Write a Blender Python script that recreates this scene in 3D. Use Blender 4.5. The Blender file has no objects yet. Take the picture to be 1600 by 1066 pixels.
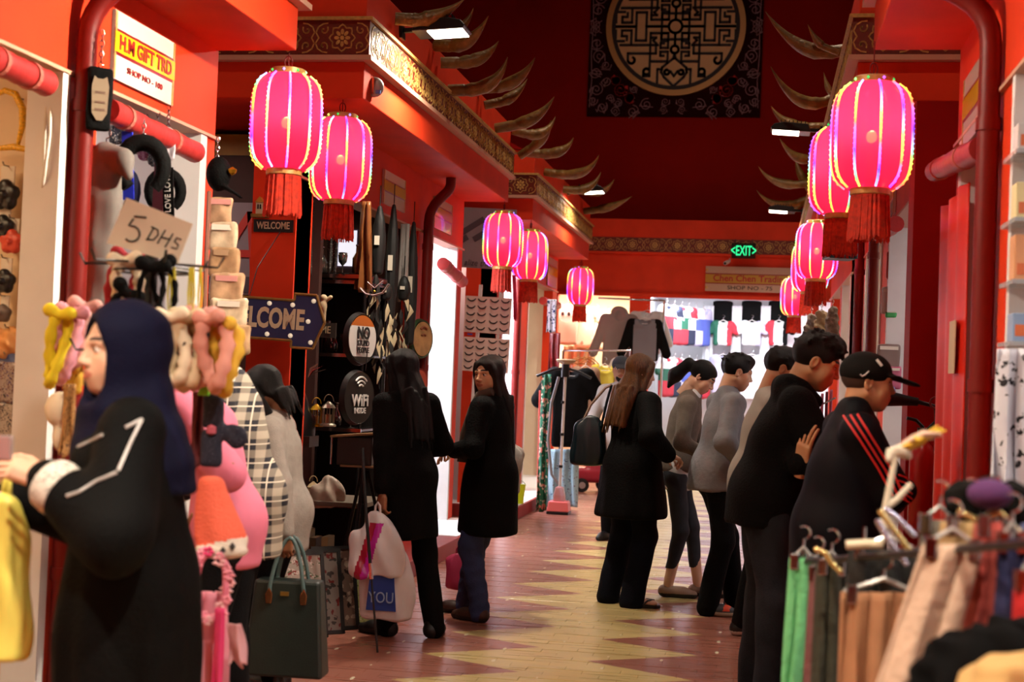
import bpy, math, random
import numpy as np
from mathutils import Matrix, Vector
random.seed(7); RNG = np.random.default_rng(7)
SC = bpy.context.scene; COL = SC.collection
PI = math.pi
# ---------------------------------------------------------------- camera
F_, H_, CX_, CY_ = 2222.2, 1.5, 800., 533.
def _cam():
    d = np.array([1190-CX_, -(600-CY_), F_]); d /= np.linalg.norm(d)          # corridor axis (+Y) seen by the camera
    r = math.radians(2.0); u = np.array([math.sin(r), math.cos(r), 0]); u -= d*(u@d); u /= np.linalg.norm(u)
    x = np.cross(u, d); x = x if x[0] > 0 else -x
    return np.stack([x, d, u], 1)
CM = _cam()
def ray(px, py): return CM.T @ np.array([(px-CX_)/F_, -(py-CY_)/F_, 1.])
EYE = np.array([0, 0, H_])
def at(px, py, Y): r = ray(px, py); return r*(Y/r[1])+EYE          # point of the place at depth Y
def atx(px, py, X): r = ray(px, py); return r*(X/r[0])+EYE         # point of the place on the plane X
def flo(px, py, z=0.): r = ray(px, py); return r*((z-H_)/r[2])+EYE # point of the floor
cd = bpy.data.cameras.new('camera'); cam = bpy.data.objects.new('camera', cd); COL.objects.link(cam)
R_, U_, B_ = CM.T@[1, 0, 0], CM.T@[0, 1, 0], -(CM.T@[0, 0, 1])
cam.matrix_world = Matrix(((R_[0], U_[0], B_[0], 0), (R_[1], U_[1], B_[1], 0), (R_[2], U_[2], B_[2], H_), (0, 0, 0, 1)))
cd.lens = 50; cd.sensor_width = 36; cd.clip_start = .05
cd.dof.use_dof = True; cd.dof.focus_distance = 9.4; cd.dof.aperture_fstop = 2.8
SC.camera = cam
# ---------------------------------------------------------------- world, exposure
w = bpy.data.worlds.new('world'); SC.world = w; w.use_nodes = True
w.node_tree.nodes['Background'].inputs[0].default_value = (.75, .42, .30, 1)
w.node_tree.nodes['Background'].inputs[1].default_value = .05
vs = SC.view_settings; vs.view_transform = 'Standard'; vs.look = 'None'; vs.exposure = 0.05; vs.gamma = 1; vs.use_curve_mapping = False
SC.cycles.max_bounces = 6; SC.cycles.diffuse_bounces = 3; SC.cycles.glossy_bounces = 3; SC.cycles.transparent_max_bounces = 8
SC.cycles.sample_clamp_indirect = 4.0; SC.cycles.caustics_reflective = False; SC.cycles.caustics_refractive = False
# ---------------------------------------------------------------- materials
def lin(h):
    if not isinstance(h, str): return tuple(h)
    v = [int(h[i:i+2], 16)/255 for i in (0, 2, 4)]
    return tuple(x/12.92 if x <= .04045 else ((x+.055)/1.055)**2.4 for x in v)
MATS = {}
def mat(name, col, rough=.6, metal=0., emit=None, es=1., var=0., vs=6., bump=0., bs=60., alpha=1., trans=0., sheen=0., stretch=None, coat=0., spec=.5):
    if name in MATS: return MATS[name]
    m = bpy.data.materials.new(name); m.use_nodes = True; MATS[name] = m
    nt = m.node_tree; b = nt.nodes['Principled BSDF']; c = lin(col)
    b.inputs['Base Color'].default_value = (*c, 1); b.inputs['Roughness'].default_value = rough; b.inputs['Metallic'].default_value = metal
    if spec != .5: b.inputs['Specular IOR Level'].default_value = spec
    if alpha < 1: b.inputs['Alpha'].default_value = alpha
    if trans: b.inputs['Transmission Weight'].default_value = trans
    if sheen: b.inputs['Sheen Weight'].default_value = sheen
    if coat: b.inputs['Coat Weight'].default_value = coat
    if emit is not None: b.inputs['Emission Color'].default_value = (*lin(emit), 1); b.inputs['Emission Strength'].default_value = es
    if var or bump:
        tc = nt.nodes.new('ShaderNodeTexCoord'); src = tc.outputs['Object']
        if stretch:
            mp = nt.nodes.new('ShaderNodeMapping'); mp.inputs['Scale'].default_value = stretch; nt.links.new(src, mp.inputs[0]); src = mp.outputs[0]
        if var:
            n = nt.nodes.new('ShaderNodeTexNoise'); n.inputs['Scale'].default_value = vs; n.inputs['Detail'].default_value = 4; nt.links.new(src, n.inputs['Vector'])
            mr = nt.nodes.new('ShaderNodeMapRange'); mr.inputs[1].default_value = .3; mr.inputs[2].default_value = .7; mr.inputs[3].default_value = 1-var; mr.inputs[4].default_value = 1+var; nt.links.new(n.outputs['Fac'], mr.inputs[0])
            hs = nt.nodes.new('ShaderNodeVectorMath'); hs.operation = 'SCALE'; hs.inputs[0].default_value = c; nt.links.new(mr.outputs[0], hs.inputs['Scale']); nt.links.new(hs.outputs[0], b.inputs['Base Color'])
        if bump:
            n2 = nt.nodes.new('ShaderNodeTexNoise'); n2.inputs['Scale'].default_value = bs; n2.inputs['Detail'].default_value = 3; nt.links.new(src, n2.inputs['Vector'])
            bp = nt.nodes.new('ShaderNodeBump'); bp.inputs['Strength'].default_value = bump; bp.inputs['Distance'].default_value = .02; nt.links.new(n2.outputs['Fac'], bp.inputs['Height']); nt.links.new(bp.outputs[0], b.inputs['Normal'])
    return m
def node(nt, t, **kw):
    n = nt.nodes.new(t)
    for k, v in kw.items(): setattr(n, k, v)
    return n
def mth(nt, op, a, b=None, c=None):
    n = node(nt, 'ShaderNodeMath', operation=op)
    for i, v in enumerate((a, b, c)):
        if v is None: continue
        if isinstance(v, (int, float)): n.inputs[i].default_value = v
        else: nt.links.new(v, n.inputs[i])
    return n.outputs[0]
def mixc(nt, f, a, b):
    n = node(nt, 'ShaderNodeMix', data_type='RGBA')
    if isinstance(f, (int, float)): n.inputs[0].default_value = f
    else: nt.links.new(f, n.inputs[0])
    for i, v in ((6, a), (7, b)):
        if isinstance(v, (str, tuple)): n.inputs[i].default_value = (*lin(v), 1)
        else: nt.links.new(v, n.inputs[i])
    return n.outputs[2]
def spots(name, base, cols, scale=20., th=.35, rough=.8, coord='Object', sm=.03):
    """cloth printed with blots: voronoi cells, each layer a colour"""
    if name in MATS: return MATS[name]
    m = mat(name, base, rough); nt = m.node_tree; b = nt.nodes['Principled BSDF']
    tc = node(nt, 'ShaderNodeTexCoord'); out = base
    for i, col in enumerate(cols):
        v = node(nt, 'ShaderNodeTexVoronoi'); v.inputs['Scale'].default_value = scale*(1+.37*i); v.inputs['Randomness'].default_value = 1
        mp = node(nt, 'ShaderNodeMapping'); mp.inputs['Location'].default_value = (i*3.1, i*1.7, i*.9); nt.links.new(tc.outputs[coord], mp.inputs[0])
        nz = node(nt, 'ShaderNodeTexNoise'); nz.inputs['Scale'].default_value = scale*1.6; nt.links.new(mp.outputs[0], nz.inputs['Vector'])
        ad = node(nt, 'ShaderNodeMix', data_type='VECTOR'); ad.inputs[0].default_value = .06; nt.links.new(mp.outputs[0], ad.inputs[4]); nt.links.new(nz.outputs['Color'], ad.inputs[5])
        nt.links.new(ad.outputs[1], v.inputs['Vector'])
        f = mth(nt, 'LESS_THAN', v.outputs['Distance'], th)
        out = mixc(nt, f, out, col)
    nt.links.new(out, b.inputs['Base Color']); return m
# ---------------------------------------------------------------- mesh building
class MB:
    def __init__(s): s.v = []; s.f = []; s.m = []
    def add(s, v, f, mi=0):
        o = len(s.v); s.v += [tuple(map(float, p)) for p in v]; s.f += [tuple(i+o for i in q) for q in f]; s.m += [mi]*len(f); return s
    def box(s, lo, hi, mi=0, M=None):
        x0, y0, z0 = lo; x1, y1, z1 = hi
        v = [(x0,y0,z0),(x1,y0,z0),(x1,y1,z0),(x0,y1,z0),(x0,y0,z1),(x1,y0,z1),(x1,y1,z1),(x0,y1,z1)]
        if M is not None: v = [tuple(M@Vector(p)) for p in v]
        return s.add(v, [(3,2,1,0),(4,5,6,7),(0,1,5,4),(1,2,6,5),(2,3,7,6),(3,0,4,7)], mi)
    def tube(s, pts, r, n=8, mi=0, closed=False, flat=1.):
        pts = [Vector(p) for p in pts]; k = len(pts); r = r if hasattr(r, '__len__') else [r]*k
        v = []; up = Vector((0, 0, 1))
        T = [(pts[(i+1) % k if closed else min(i+1, k-1)]-pts[(i-1) % k if closed else max(i-1, 0)]).normalized() for i in range(k)]
        a = T[0].orthogonal().normalized() if abs(T[0].z) > .95 else T[0].cross(up).normalized()
        for i in range(k):
            a = (a-T[i]*a.dot(T[i])); a = a.normalized() if a.length > 1e-6 else T[i].orthogonal().normalized(); b = T[i].cross(a)
            for j in range(n):
                t = 2*PI*j/n; v.append(pts[i]+(a*math.cos(t)+b*math.sin(t)*flat)*r[i])
        f = []
        for i in range(k if closed else k-1):
            for j in range(n): f.append((i*n+j, ((i+1) % k)*n+j, ((i+1) % k)*n+(j+1) % n, i*n+(j+1) % n))
        if not closed: f += [tuple(range(n)), tuple(range((k-1)*n, k*n))[::-1]]
        f = [q[::-1] for q in f]
        return s.add(v, f, mi)
    def lathe(s, prof, n=24, mi=0, c=(0, 0, 0), sx=1, sy=1, fn=None):
        v = []
        for r, z in prof:
            for j in range(n):
                t = 2*PI*j/n; q = r*(fn(t, z) if fn else 1); v.append((c[0]+q*math.cos(t)*sx, c[1]+q*math.sin(t)*sy, c[2]+z))
        k = len(prof); f = [(i*n+j, i*n+(j+1) % n, (i+1)*n+(j+1) % n, (i+1)*n+j) for i in range(k-1) for j in range(n)]
        f += [tuple(range(n))[::-1], tuple(range((k-1)*n, k*n))]
        return s.add(v, f, mi)
    def prism(s, poly, d, mi=0, M=None):
        """poly in x,z ; depth d along +y"""
        n = len(poly); v = [(x, 0, z) for x, z in poly]+[(x, d, z) for x, z in poly]
        if M is not None: v = [tuple(M@Vector(p)) for p in v]
        f = [tuple(range(n)), tuple(range(n, 2*n))[::-1]]+[(i, i+n, (i+1) % n+n, (i+1) % n) for i in range(n)]
        return s.add(v, f, mi)
    def grid(s, fn, nu, nv, mi=0, closed=False):
        v = [fn(i/(nu-(0 if closed else 1)), j/(nv-1)) for j in range(nv) for i in range(nu)]
        f = [(j*nu+i, j*nu+(i+1) % nu, (j+1)*nu+(i+1) % nu, (j+1)*nu+i) for j in range(nv-1) for i in range(nu if closed else nu-1)]
        return s.add(v, f, mi)
    def mesh(s, name='mesh'):
        me = bpy.data.meshes.new(name); me.from_pydata(s.v, [], s.f); me.update(); return me
    def build(s, name, mats, parent=None, smooth=None, bevel=0., loc=None, mat_w=None, solid=0.):
        me = s.mesh(name); o = obj(name, me, mats, parent, loc, mat_w)
        if len(set(s.m)) > 1: me.polygons.foreach_set('material_index', s.m)
        if smooth: smoothed(me, smooth)
        if solid: q = o.modifiers.new('s', 'SOLIDIFY'); q.thickness = solid; q.offset = 0
        if bevel: q = o.modifiers.new('b', 'BEVEL'); q.width = bevel; q.segments = 2; q.limit_method = 'ANGLE'
        return o
def smoothed(me, ang=40):
    me.polygons.foreach_set('use_smooth', [True]*len(me.polygons))
    try: me.set_sharp_from_angle(angle=math.radians(ang))
    except Exception: pass
def obj(name, me, mats, parent=None, loc=None, mat_w=None):
    o = bpy.data.objects.new(name, me); COL.objects.link(o)
    if me is not None and mats is not None and len(me.materials) == 0:
        for m in (mats if isinstance(mats, (list, tuple)) else [mats]): me.materials.append(m)
    if parent is not None: o.parent = parent
    if mat_w is not None: o.matrix_local = mat_w
    if loc is not None: o.location = loc
    return o
def tag(o, label, cat, group=None, kind=None):
    o['label'] = label; o['category'] = cat
    if group: o['group'] = group
    if kind: o['kind'] = kind
    return o
def empty(name, loc=(0, 0, 0), rz=0., label=None, cat=None, group=None):
    o = bpy.data.objects.new(name, None); COL.objects.link(o); o.location = loc; o.rotation_euler = (0, 0, rz); o.empty_display_size = .1
    if label: tag(o, label, cat, group)
    return o
def copy_tree(o, parent=None):
    c = o.copy(); COL.objects.link(c); c.parent = parent
    if parent is not None: c.matrix_parent_inverse = o.matrix_parent_inverse.copy()
    for ch in list(o.children): copy_tree(ch, c)
    return c
_tc = {}
def text(s, size, m, parent, M, name='lettering', ext=.002, sx=1., bold=0., align='CENTER', space=1., shear=0.):
    cu = bpy.data.curves.new('t', 'FONT'); cu.body = s; cu.size = size; cu.extrude = ext; cu.align_x = align; cu.align_y = 'CENTER'; cu.offset = bold; cu.resolution_u = 3; cu.space_character = space; cu.shear = shear
    t = bpy.data.objects.new('t', cu); COL.objects.link(t); dg = bpy.context.evaluated_depsgraph_get(); me = bpy.data.meshes.new_from_object(t.evaluated_get(dg))
    bpy.data.objects.remove(t); bpy.data.curves.remove(cu)
    if sx != 1: me.transform(Matrix.Diagonal((sx, 1, 1, 1)))
    me.materials.clear()
    return obj(name, me, m, parent, mat_w=M)
def face(loc, n, tilt=0.):
    """frame whose x,y span a board and whose z points along n (horizontal); used for boards and lettering"""
    n = Vector(n).normalized(); x = Vector((0, 0, 1)).cross(n).normalized(); y = n.cross(x)
    M = Matrix(((x.x, y.x, n.x, loc[0]), (x.y, y.y, n.y, loc[1]), (x.z, y.z, n.z, loc[2]), (0, 0, 0, 1)))
    return M @ Matrix.Rotation(tilt, 4, 'Z')
CAMDIR, LEFTW, RIGHTW = (0, -1, 0), (1, 0, 0), (-1, 0, 0)
def area(name, loc, rot, size, power, col, parent=None, sy=None, spread=PI):
    l = bpy.data.lights.new(name, 'AREA'); l.energy = power; l.color = lin(col); l.size = size; l.spread = spread
    if sy: l.shape = 'RECTANGLE'; l.size_y = sy
    o = bpy.data.objects.new(name, l); COL.objects.link(o); o.location = loc; o.rotation_euler = rot
    if parent is not None: o.parent = parent
    return o
# ---------------------------------------------------------------- palette
RED = mat('red_paint', 'dc3c1a', .55, spec=.2, var=.1, vs=3, bump=.05, bs=200)
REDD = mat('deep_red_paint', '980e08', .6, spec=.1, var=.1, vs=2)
PIPE = mat('pipe_red', '70120a', .45, spec=.3)
GOLD = mat('gold_relief', 'c8a058', .4, .2, var=.2, vs=40)
BANDM = mat('band_ground', '6a2414', .5, .1, var=.2, vs=60)
CREAM = mat('cream_trim', 'c99a80', .5)
WHITE = mat('white_paint', 'e6e2de', .5, var=.04)
CREAMW = mat('cream_board', 'e4c9a4', .55, var=.05)
BLACK = mat('black_plastic', '0b0b0c', .35)
DARK = mat('dark_metal', '1c1c1e', .35, .6)
CHROME = mat('chrome', 'c8c8c8', .15, 1.)
PAPER = mat('paper', 'e2d8c6', .7)
YEL = mat('yellow_print', 'd8b32c', .5)
INK = mat('black_ink', '101010', .6)
REDINK = mat('red_ink', 'a01512', .5)
LED = mat('led_panel', 'ffffff', .5, emit='fff1d8', es=14)
GRN = mat('exit_green', '20c070', .4, emit='25e08a', es=1.6)
# ---------------------------------------------------------------- the hall: floor of pavers
XL, XR = -2.40, .47            # corridor faces of the canopies
WL, WR = -2.82, .87            # shop fronts
ZF, ZB0, ZB1, ZU = 3.11, 3.36, 3.57, 3.84
YE = [(.9, 6.93), (8.16, 13.1), (14.53, 19.4)]
YFAR = 20.8
def floor_mat():
    m = mat('paver_zigzag', 'a08040', .45); nt = m.node_tree; b = nt.nodes['Principled BSDF']
    g = node(nt, 'ShaderNodeNewGeometry'); sp = node(nt, 'ShaderNodeSeparateXYZ'); nt.links.new(g.outputs['Position'], sp.inputs[0]); x, y = sp.outputs[0], sp.outputs[1]
    def tri(y0, P, v):
        t = mth(nt, 'FRACT', mth(nt, 'DIVIDE', mth(nt, 'SUBTRACT', y, y0), P))
        return mth(nt, 'MAXIMUM', mth(nt, 'SUBTRACT', 1, mth(nt, 'DIVIDE', t, v)), mth(nt, 'DIVIDE', mth(nt, 'SUBTRACT', t, v), 1-v))
    lb = mth(nt, 'MULTIPLY_ADD', tri(7.13-.675*12, .675, .41), .565, -1.72)
    rb = mth(nt, 'MULTIPLY_ADD', tri(7.525-.655*12, .655, .56), -.569, -.293)
    isr = mth(nt, 'MAXIMUM', mth(nt, 'LESS_THAN', x, lb), mth(nt, 'GREATER_THAN', x, rb))
    mp = node(nt, 'ShaderNodeMapping'); mp.inputs['Scale'].default_value = (2.2, 26, 1); nt.links.new(g.outputs['Position'], mp.inputs[0])
    n = node(nt, 'ShaderNodeTexNoise'); n.inputs['Scale'].default_value = 1.; n.inputs['Detail'].default_value = 6; nt.links.new(mp.outputs[0], n.inputs['Vector'])
    n2 = node(nt, 'ShaderNodeTexNoise'); n2.inputs['Scale'].default_value = 1.3; n2.inputs['Detail'].default_value = 5; nt.links.new(g.outputs['Position'], n2.inputs['Vector'])
    k = mth(nt, 'MULTIPLY', mth(nt, 'MULTIPLY_ADD', n.outputs['Fac'], .75, .62), mth(nt, 'MULTIPLY_ADD', n2.outputs['Fac'], .5, .75))
    c = mixc(nt, isr, 'c0aa70', '905a4a')
    sc = node(nt, 'ShaderNodeVectorMath', operation='SCALE'); nt.links.new(c, sc.inputs[0]); nt.links.new(k, sc.inputs['Scale'])
    # pale chips where the paver corners meet
    fx = mth(nt, 'SUBTRACT', mth(nt, 'FRACT', mth(nt, 'DIVIDE', mth(nt, 'ADD', x, 10.0+.293), .2845)), .5)
    fy = mth(nt, 'SUBTRACT', mth(nt, 'FRACT', mth(nt, 'DIVIDE', mth(nt, 'ADD', y, .11), .332)), .5)
    wn = node(nt, 'ShaderNodeTexNoise'); wn.inputs['Scale'].default_value = 2.6; nt.links.new(g.outputs['Position'], wn.inputs['Vector'])
    d = mth(nt, 'ADD', mth(nt, 'POWER', mth(nt, 'MULTIPLY', fx, .2845), 2), mth(nt, 'POWER', mth(nt, 'MULTIPLY', fy, .1), 2))
    sp2 = mth(nt, 'LESS_THAN', d, mth(nt, 'MULTIPLY', mth(nt, 'MAXIMUM', mth(nt, 'SUBTRACT', wn.outputs['Fac'], .44), 0), .0006))
    nt.links.new(mixc(nt, sp2, sc.outputs[0], 'd8cdb0'), b.inputs['Base Color'])
    nt.links.new(mth(nt, 'MULTIPLY_ADD', n.outputs['Fac'], .30, .16), b.inputs['Roughness'])
    return m
FLM = floor_mat()
fb = MB().box((-7, -3, -.3), (6, 26, -.014)); floor = tag(fb.build('floor', mat('mortar', '4a3020', .8)), 'floor of yellow and red zigzag pavers along the corridor', 'floor', kind='structure')
BW, BD = .2845, .083
def brick_mesh(x0=0., x1=BW, nm='brick'):
    g = .0006; t = .0012
    m = MB(); v = []
    for z, e in ((-.016, g), (-t, g), (0, g+t)): v += [(x0+e, e, z), (x1-e, e, z), (x1-e, BD-e, z), (x0+e, BD-e, z)]
    f = [(i, (i+1) % 4, 4+(i+1) % 4, 4+i) for i in range(4)]+[(4+i, 4+(i+1) % 4, 8+(i+1) % 4, 8+i) for i in range(4)]+[(8, 9, 10, 11)]
    return v, f
bv, bf = brick_mesh(); bm = MB().add(bv, bf).mesh('brick'); bm.materials.append(FLM)
rest = MB(); nb = 0; rows = int((YFAR+2.6-5.6)/BD)
for r in range(rows):
    y = 5.6+r*BD; x = -2.46-(r % 3)*BW/3
    while x < .9:
        x0, x1 = max(x, -2.46), min(x+BW, .9)
        if y < 6.7 or nb >= 300 or x1-x0 < BW-.01: 
            v, f = brick_mesh(x0-x, x1-x); rest.add([(a+x, b+y, c-.0008*((r*7+int(x*31)) % 3)) for a, b, c in v], f)
        else:
            o = obj('brick', bm, None, floor, loc=(x, y, -.0008*((r*7+int(x*31)) % 3))); nb += 1
        x += BW
# the rest of the same paving: before the frame and beyond the nearest rows
q = rest.build('brick_field', FLM, floor); q['kind'] = 'stuff'
side = MB().box((-7, -3, -.014), (-2.46, 26, -.001)).box((.9, -3, -.014), (6, 26, -.001)).box((-2.46, -3, -.014), (.9, 5.6, -.001)); side.build('side_paving', FLM, floor)
# ---------------------------------------------------------------- canopies, bands
def motif():
    """flower in a lobed ring with scrolls, flat relief in x,z, 0.33 wide, 0.17 high"""
    m = MB(); T = .004
    def ribbon(pts, wd):
        pts = [Vector((p[0], 0, p[1])) for p in pts]
        for i in range(len(pts)-1):
            t = (pts[i+1]-pts[i]).normalized(); nn = Vector((-t.z, 0, t.x))*wd/2; e = t*wd*.3
            m.prism([((q).x, (q).z) for q in (pts[i]-nn-e, pts[i+1]-nn+e, pts[i+1]+nn+e, pts[i]+nn-e)][::-1], -T)
    for k in range(8):
        a = k*PI/4; c = (.034*math.cos(a), .034*math.sin(a)); 
        m.prism([(c[0]+.0135*math.cos(t)*math.cos(a)*1.25-.0105*math.sin(t)*math.sin(a), c[1]+.0135*math.cos(t)*math.sin(a)*1.25+.0105*math.sin(t)*math.cos(a)) for t in [j*PI/4 for j in range(8)]][::-1], -T)
    m.prism([(.013*math.cos(t), .013*math.sin(t)) for t in [j*PI/4 for j in range(8)]][::-1], -T*1.3)
    ribbon([((.067+.008*math.cos(8*t))*math.cos(t)*1.06, (.067+.008*math.cos(8*t))*math.sin(t)) for t in [j*2*PI/32 for j in range(33)]], .008)
    for sx in (-1, 1):
        for sz in (-1, 1):
            ribbon([(sx*(.115+.028*(1-t/5.2)*math.cos(t*1.15+2.6)), sz*(.045+.028*(1-t/5.2)*math.sin(t*1.15+2.6))) for t in [j*.48 for j in range(10)]], .008)
            ribbon([(sx*.092, sz*.082), (sx*.12, sz*.078), (sx*.15, sz*.06), (sx*.163, sz*.03)], .008)
        ribbon([(sx*.163, -.03), (sx*.145, 0), (sx*.163, .03)], .008)
    return m.mesh('flower_motif')
MOT = motif(); MOT.materials.append(GOLD)
def motifs(parent, p0, p1, n, z):
    p0, p1 = Vector(p0), Vector(p1); d = (p1-p0); L = d.length; k = max(1, round(L/.335)); d.normalize()
    N = Vector(n); M3 = Matrix(((d.x, -N.x, 0), (d.y, -N.y, 0), (0, 0, 1))).to_4x4()
    for i in range(k):
        c = p0+d*(L*(i+.5)/k); M = Matrix.Translation((c.x, c.y, z)) @ M3 @ Matrix.Diagonal((L/k/.335, 1, 1.08, 1))
        obj('flower_motif', MOT, None, parent, mat_w=M)
def canopy(sg, Y0, Y1, label, ends=True):
    """one shop block: fascia, cornice, gold band, upper fascia, its end faces, over the shop front"""
    xf = XL if sg < 0 else XR; back = -6.5 if sg < 0 else 5.5
    X = lambda a: xf+sg*a           # a metres behind the corridor face
    lo = lambda a, b: (min(a, b), max(a, b))
    def bx(m, a, b, y0, y1, z0, z1): x = lo(a, b); m.box((x[0], y0, z0), (x[1], y1, z1))
    m = MB(); bx(m, X(0), back, Y0, Y1, ZF, ZB0-.03)
    root = tag(m.build('wall_left' if sg < 0 else 'wall_right', RED, bevel=.006), label, 'shop block', kind='structure')
    m = MB(); bx(m, X(-.055), back, Y0-.055, Y1+.055, ZB0-.03, ZB0); m.build('cornice_strip', CREAM, root)
    m = MB(); bx(m, X(-.035), back, Y0-.035, Y1+.035, ZB0, ZB1); m.build('gold_band', BANDM, root)
    m = MB(); bx(m, X(-.055), back, Y0-.055, Y1+.055, ZB1, ZB1+.02); m.build('band_edge', GOLD, root)
    m = MB(); bx(m, X(0), back, Y0, Y1, ZB1+.02, ZU); m.build('upper_fascia', RED, root, bevel=.006)
    z = (ZB0+ZB1)/2; fx = X(-.035)
    motifs(root, (fx, Y0, 0), (fx, Y1, 0), (-sg, 0, 0), z)
    if ends: motifs(root, (fx, Y0-.035, 0), (fx+sg*1.68, Y0-.035, 0), (0, -1, 0), z)
    # tiled roof slope rising away from the corridor
    m = MB(); a, b = X(.12), X(1.9); y0, y1 = Y0-.02, Y1+.02
    m.add([(a, y0, ZU), (a, y1, ZU), (b, y1, ZU+.9), (b, y0, ZU+.9), (b, y0, ZU), (b, y1, ZU)], [(0, 1, 2, 3), (0, 3, 4), (1, 5, 2), (2, 5, 4, 3)])
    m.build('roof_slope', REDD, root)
    return root
CL = [canopy(-1, *YE[0], 'nearest left red shop block over the gift shop front'),
      canopy(-1, *YE[1], 'second left red shop block over the decor shop'),
      canopy(-1, *YE[2], 'third left red shop block beside the far wall')]
CR = [canopy(1, *YE[0], 'nearest right red shop block with big drain pipe'),
      canopy(1, *YE[1], 'second right red shop block behind the capped man'),
      canopy(1, *YE[2], 'third right red shop block beside the far wall')]
def wallbox(name, parent, m, lo, hi, bevel=0.): return MB().box([min(a, b) for a, b in zip(lo, hi)], [max(a, b) for a, b in zip(lo, hi)]).build(name, m, parent, bevel=bevel)
def front(root, sg, Y0, Y1, openings):
    """shop front wall under the canopy with openings (y0,y1,ztop)"""
    wx = WL if sg < 0 else WR; t = sg*.12; y = Y0
    wallbox('lintel', root, RED, (wx, Y0, 2.66), (wx+t, Y1, ZF))
    wallbox('lintel_edge', root, CREAM, (wx-sg*.02, Y0, 2.645), (wx+t, Y1, 2.66))
    for a, b in openings:
        if a > y: wallbox('pier', root, RED, (wx, y, 0), (wx+t, a, 2.645))
        y = b
    if Y1 > y: wallbox('pier', root, RED, (wx, y, 0), (wx+t, Y1, 2.645))
front(CL[0], -1, *YE[0], [(2.2, 5.35), (5.62, 6.78)])
front(CL[1], -1, YE[1][0]+.12, YE[1][1], [(8.55, 11.35), (11.85, 12.85)])
front(CL[2], -1, YE[2][0]+.1, YE[2][1], [(15.3, 16.4), (17.0, 19.0)])
front(CR[0], 1, *YE[0], [(2.2, 5.35), (5.75, 6.75)])
front(CR[1], 1, YE[1][0]+.1, YE[1][1], [(8.6, 10.4), (11.1, 12.7)])
front(CR[2], 1, YE[2][0]+.1, YE[2][1], [(15.0, 16.4), (17.0, 19.0)])
# corner posts of the blocks
wallbox('corner_post', CL[1], RED, (WL-.28, YE[1][0]+.1, 0), (WL, YE[1][0]+.42, ZF))
wallbox('corner_post', CL[2], RED, (WL-.28, YE[2][0]+.1, 0), (WL, YE[2][0]+.42, ZF))
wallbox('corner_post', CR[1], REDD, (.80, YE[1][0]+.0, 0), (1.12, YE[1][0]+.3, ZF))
wallbox('corner_post', CR[2], RED, (WR, YE[2][0]+.1, 0), (WR+.28, YE[2][0]+.42, ZF))
def interior(root, sg, Y0, Y1, m, back=2.2, power=60, col='fff4e4', mback=None, lights=1):
    """room behind an opening: walls, ceiling and a ceiling tube lamp"""
    wx = (WL if sg < 0 else WR)+sg*.12; bx = wx+sg*back
    wallbox('inner_wall', root, m, (wx, Y0-.06, 0), (bx, Y0, 2.9)); wallbox('inner_wall', root, m, (wx, Y1, 0), (bx, Y1+.06, 2.9))
    wallbox('back_wall', root, mback or m, (bx, Y0-.06, 0), (bx+sg*.06, Y1+.06, 2.9)); wallbox('inner_ceiling', root, m, (wx, Y0, 2.86), (bx, Y1, 2.92))
    if power:
        o = empty('shop_ceiling_lamp', ((wx+bx)/2, (Y0+Y1)/2, 2.86)); o.parent = root
        MB().box((-.06, -(Y1-Y0)*.35, -.05), (.06, (Y1-Y0)*.35, 0)).build('lamp_housing', WHITE, o)
        area('lamp_light', (0, 0, -.06), (0, 0, 0), .3, power, col, o, sy=(Y1-Y0)*.7)
WARMW = mat('warm_white_wall', 'e8d9c0', .6, var=.04)
COOLW = mat('cool_white_wall', 'e8ecf0', .6, var=.03)
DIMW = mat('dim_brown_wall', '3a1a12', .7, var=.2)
interior(CL[0], -1, 1.2, 5.4, CREAMW, power=34, col='ffd9a8', back=1.3)
interior(CL[0], -1, 5.6, 6.85, COOLW, power=7, col='ffe0d0', back=1.6)
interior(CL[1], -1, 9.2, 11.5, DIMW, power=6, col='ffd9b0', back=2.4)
interior(CL[1], -1, 11.7, 13.0, COOLW, power=125, col='f0f2ff', back=1.2)
interior(CL[2], -1, 15.0, 16.6, COOLW, power=175, col='f6f2ff', back=1.2)
interior(CL[2], -1, 16.8, 19.2, WARMW, power=22, col='fff0dc')
interior(CR[0], 1, 1.2, 5.4, COOLW, power=30, col='fff6ee', back=1.4)
interior(CR[0], 1, 5.6, 6.85, RED, power=4, col='ffd9c0')
interior(CR[1], 1, 8.4, 10.6, COOLW, power=24, col='fff6f2')
interior(CR[1], 1, 10.9, 12.9, WARMW, power=18, col='ffeede')
interior(CR[2], 1, 14.8, 16.6, WARMW, power=16, col='fff0e0')
interior(CR[2], 1, 16.8, 19.2, COOLW, power=16, col='fff4ee')
# closing walls of the side passages and raised shop steps
for nm, x in (('wall_left', -5.6), ('wall_right', 4.6)):
    for i, (a, b) in enumerate(((6.93, 8.16), (13.1, 14.53), (19.4, 20.8))):
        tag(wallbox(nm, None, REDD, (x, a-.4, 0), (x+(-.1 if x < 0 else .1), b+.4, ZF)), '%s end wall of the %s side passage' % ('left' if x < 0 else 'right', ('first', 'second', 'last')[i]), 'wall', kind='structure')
STEP = mat('step_red', '8c1f18', .5, var=.15)
for sg, x, nm in ((-1, -2.43, 'left'), (1, .5, 'right')):
    for i, (a, b) in enumerate(YE):
        o = tag(wallbox('trim_%d' % (i+1+(3 if sg > 0 else 0)), None, STEP, (x, a, 0), (x+sg*.9, b, .13), .006), 'red kerb step along the %s shop front, %s block from the camera' % (nm, ('first', 'second', 'third')[i]), 'step', kind='structure')
        wallbox('tiled_tread', o, COOLW if i else DIMW, (x+sg*.02, (a if i != 1 else 11.6)+.02, .13), (x+sg*.9, b-.02, .135))
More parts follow.
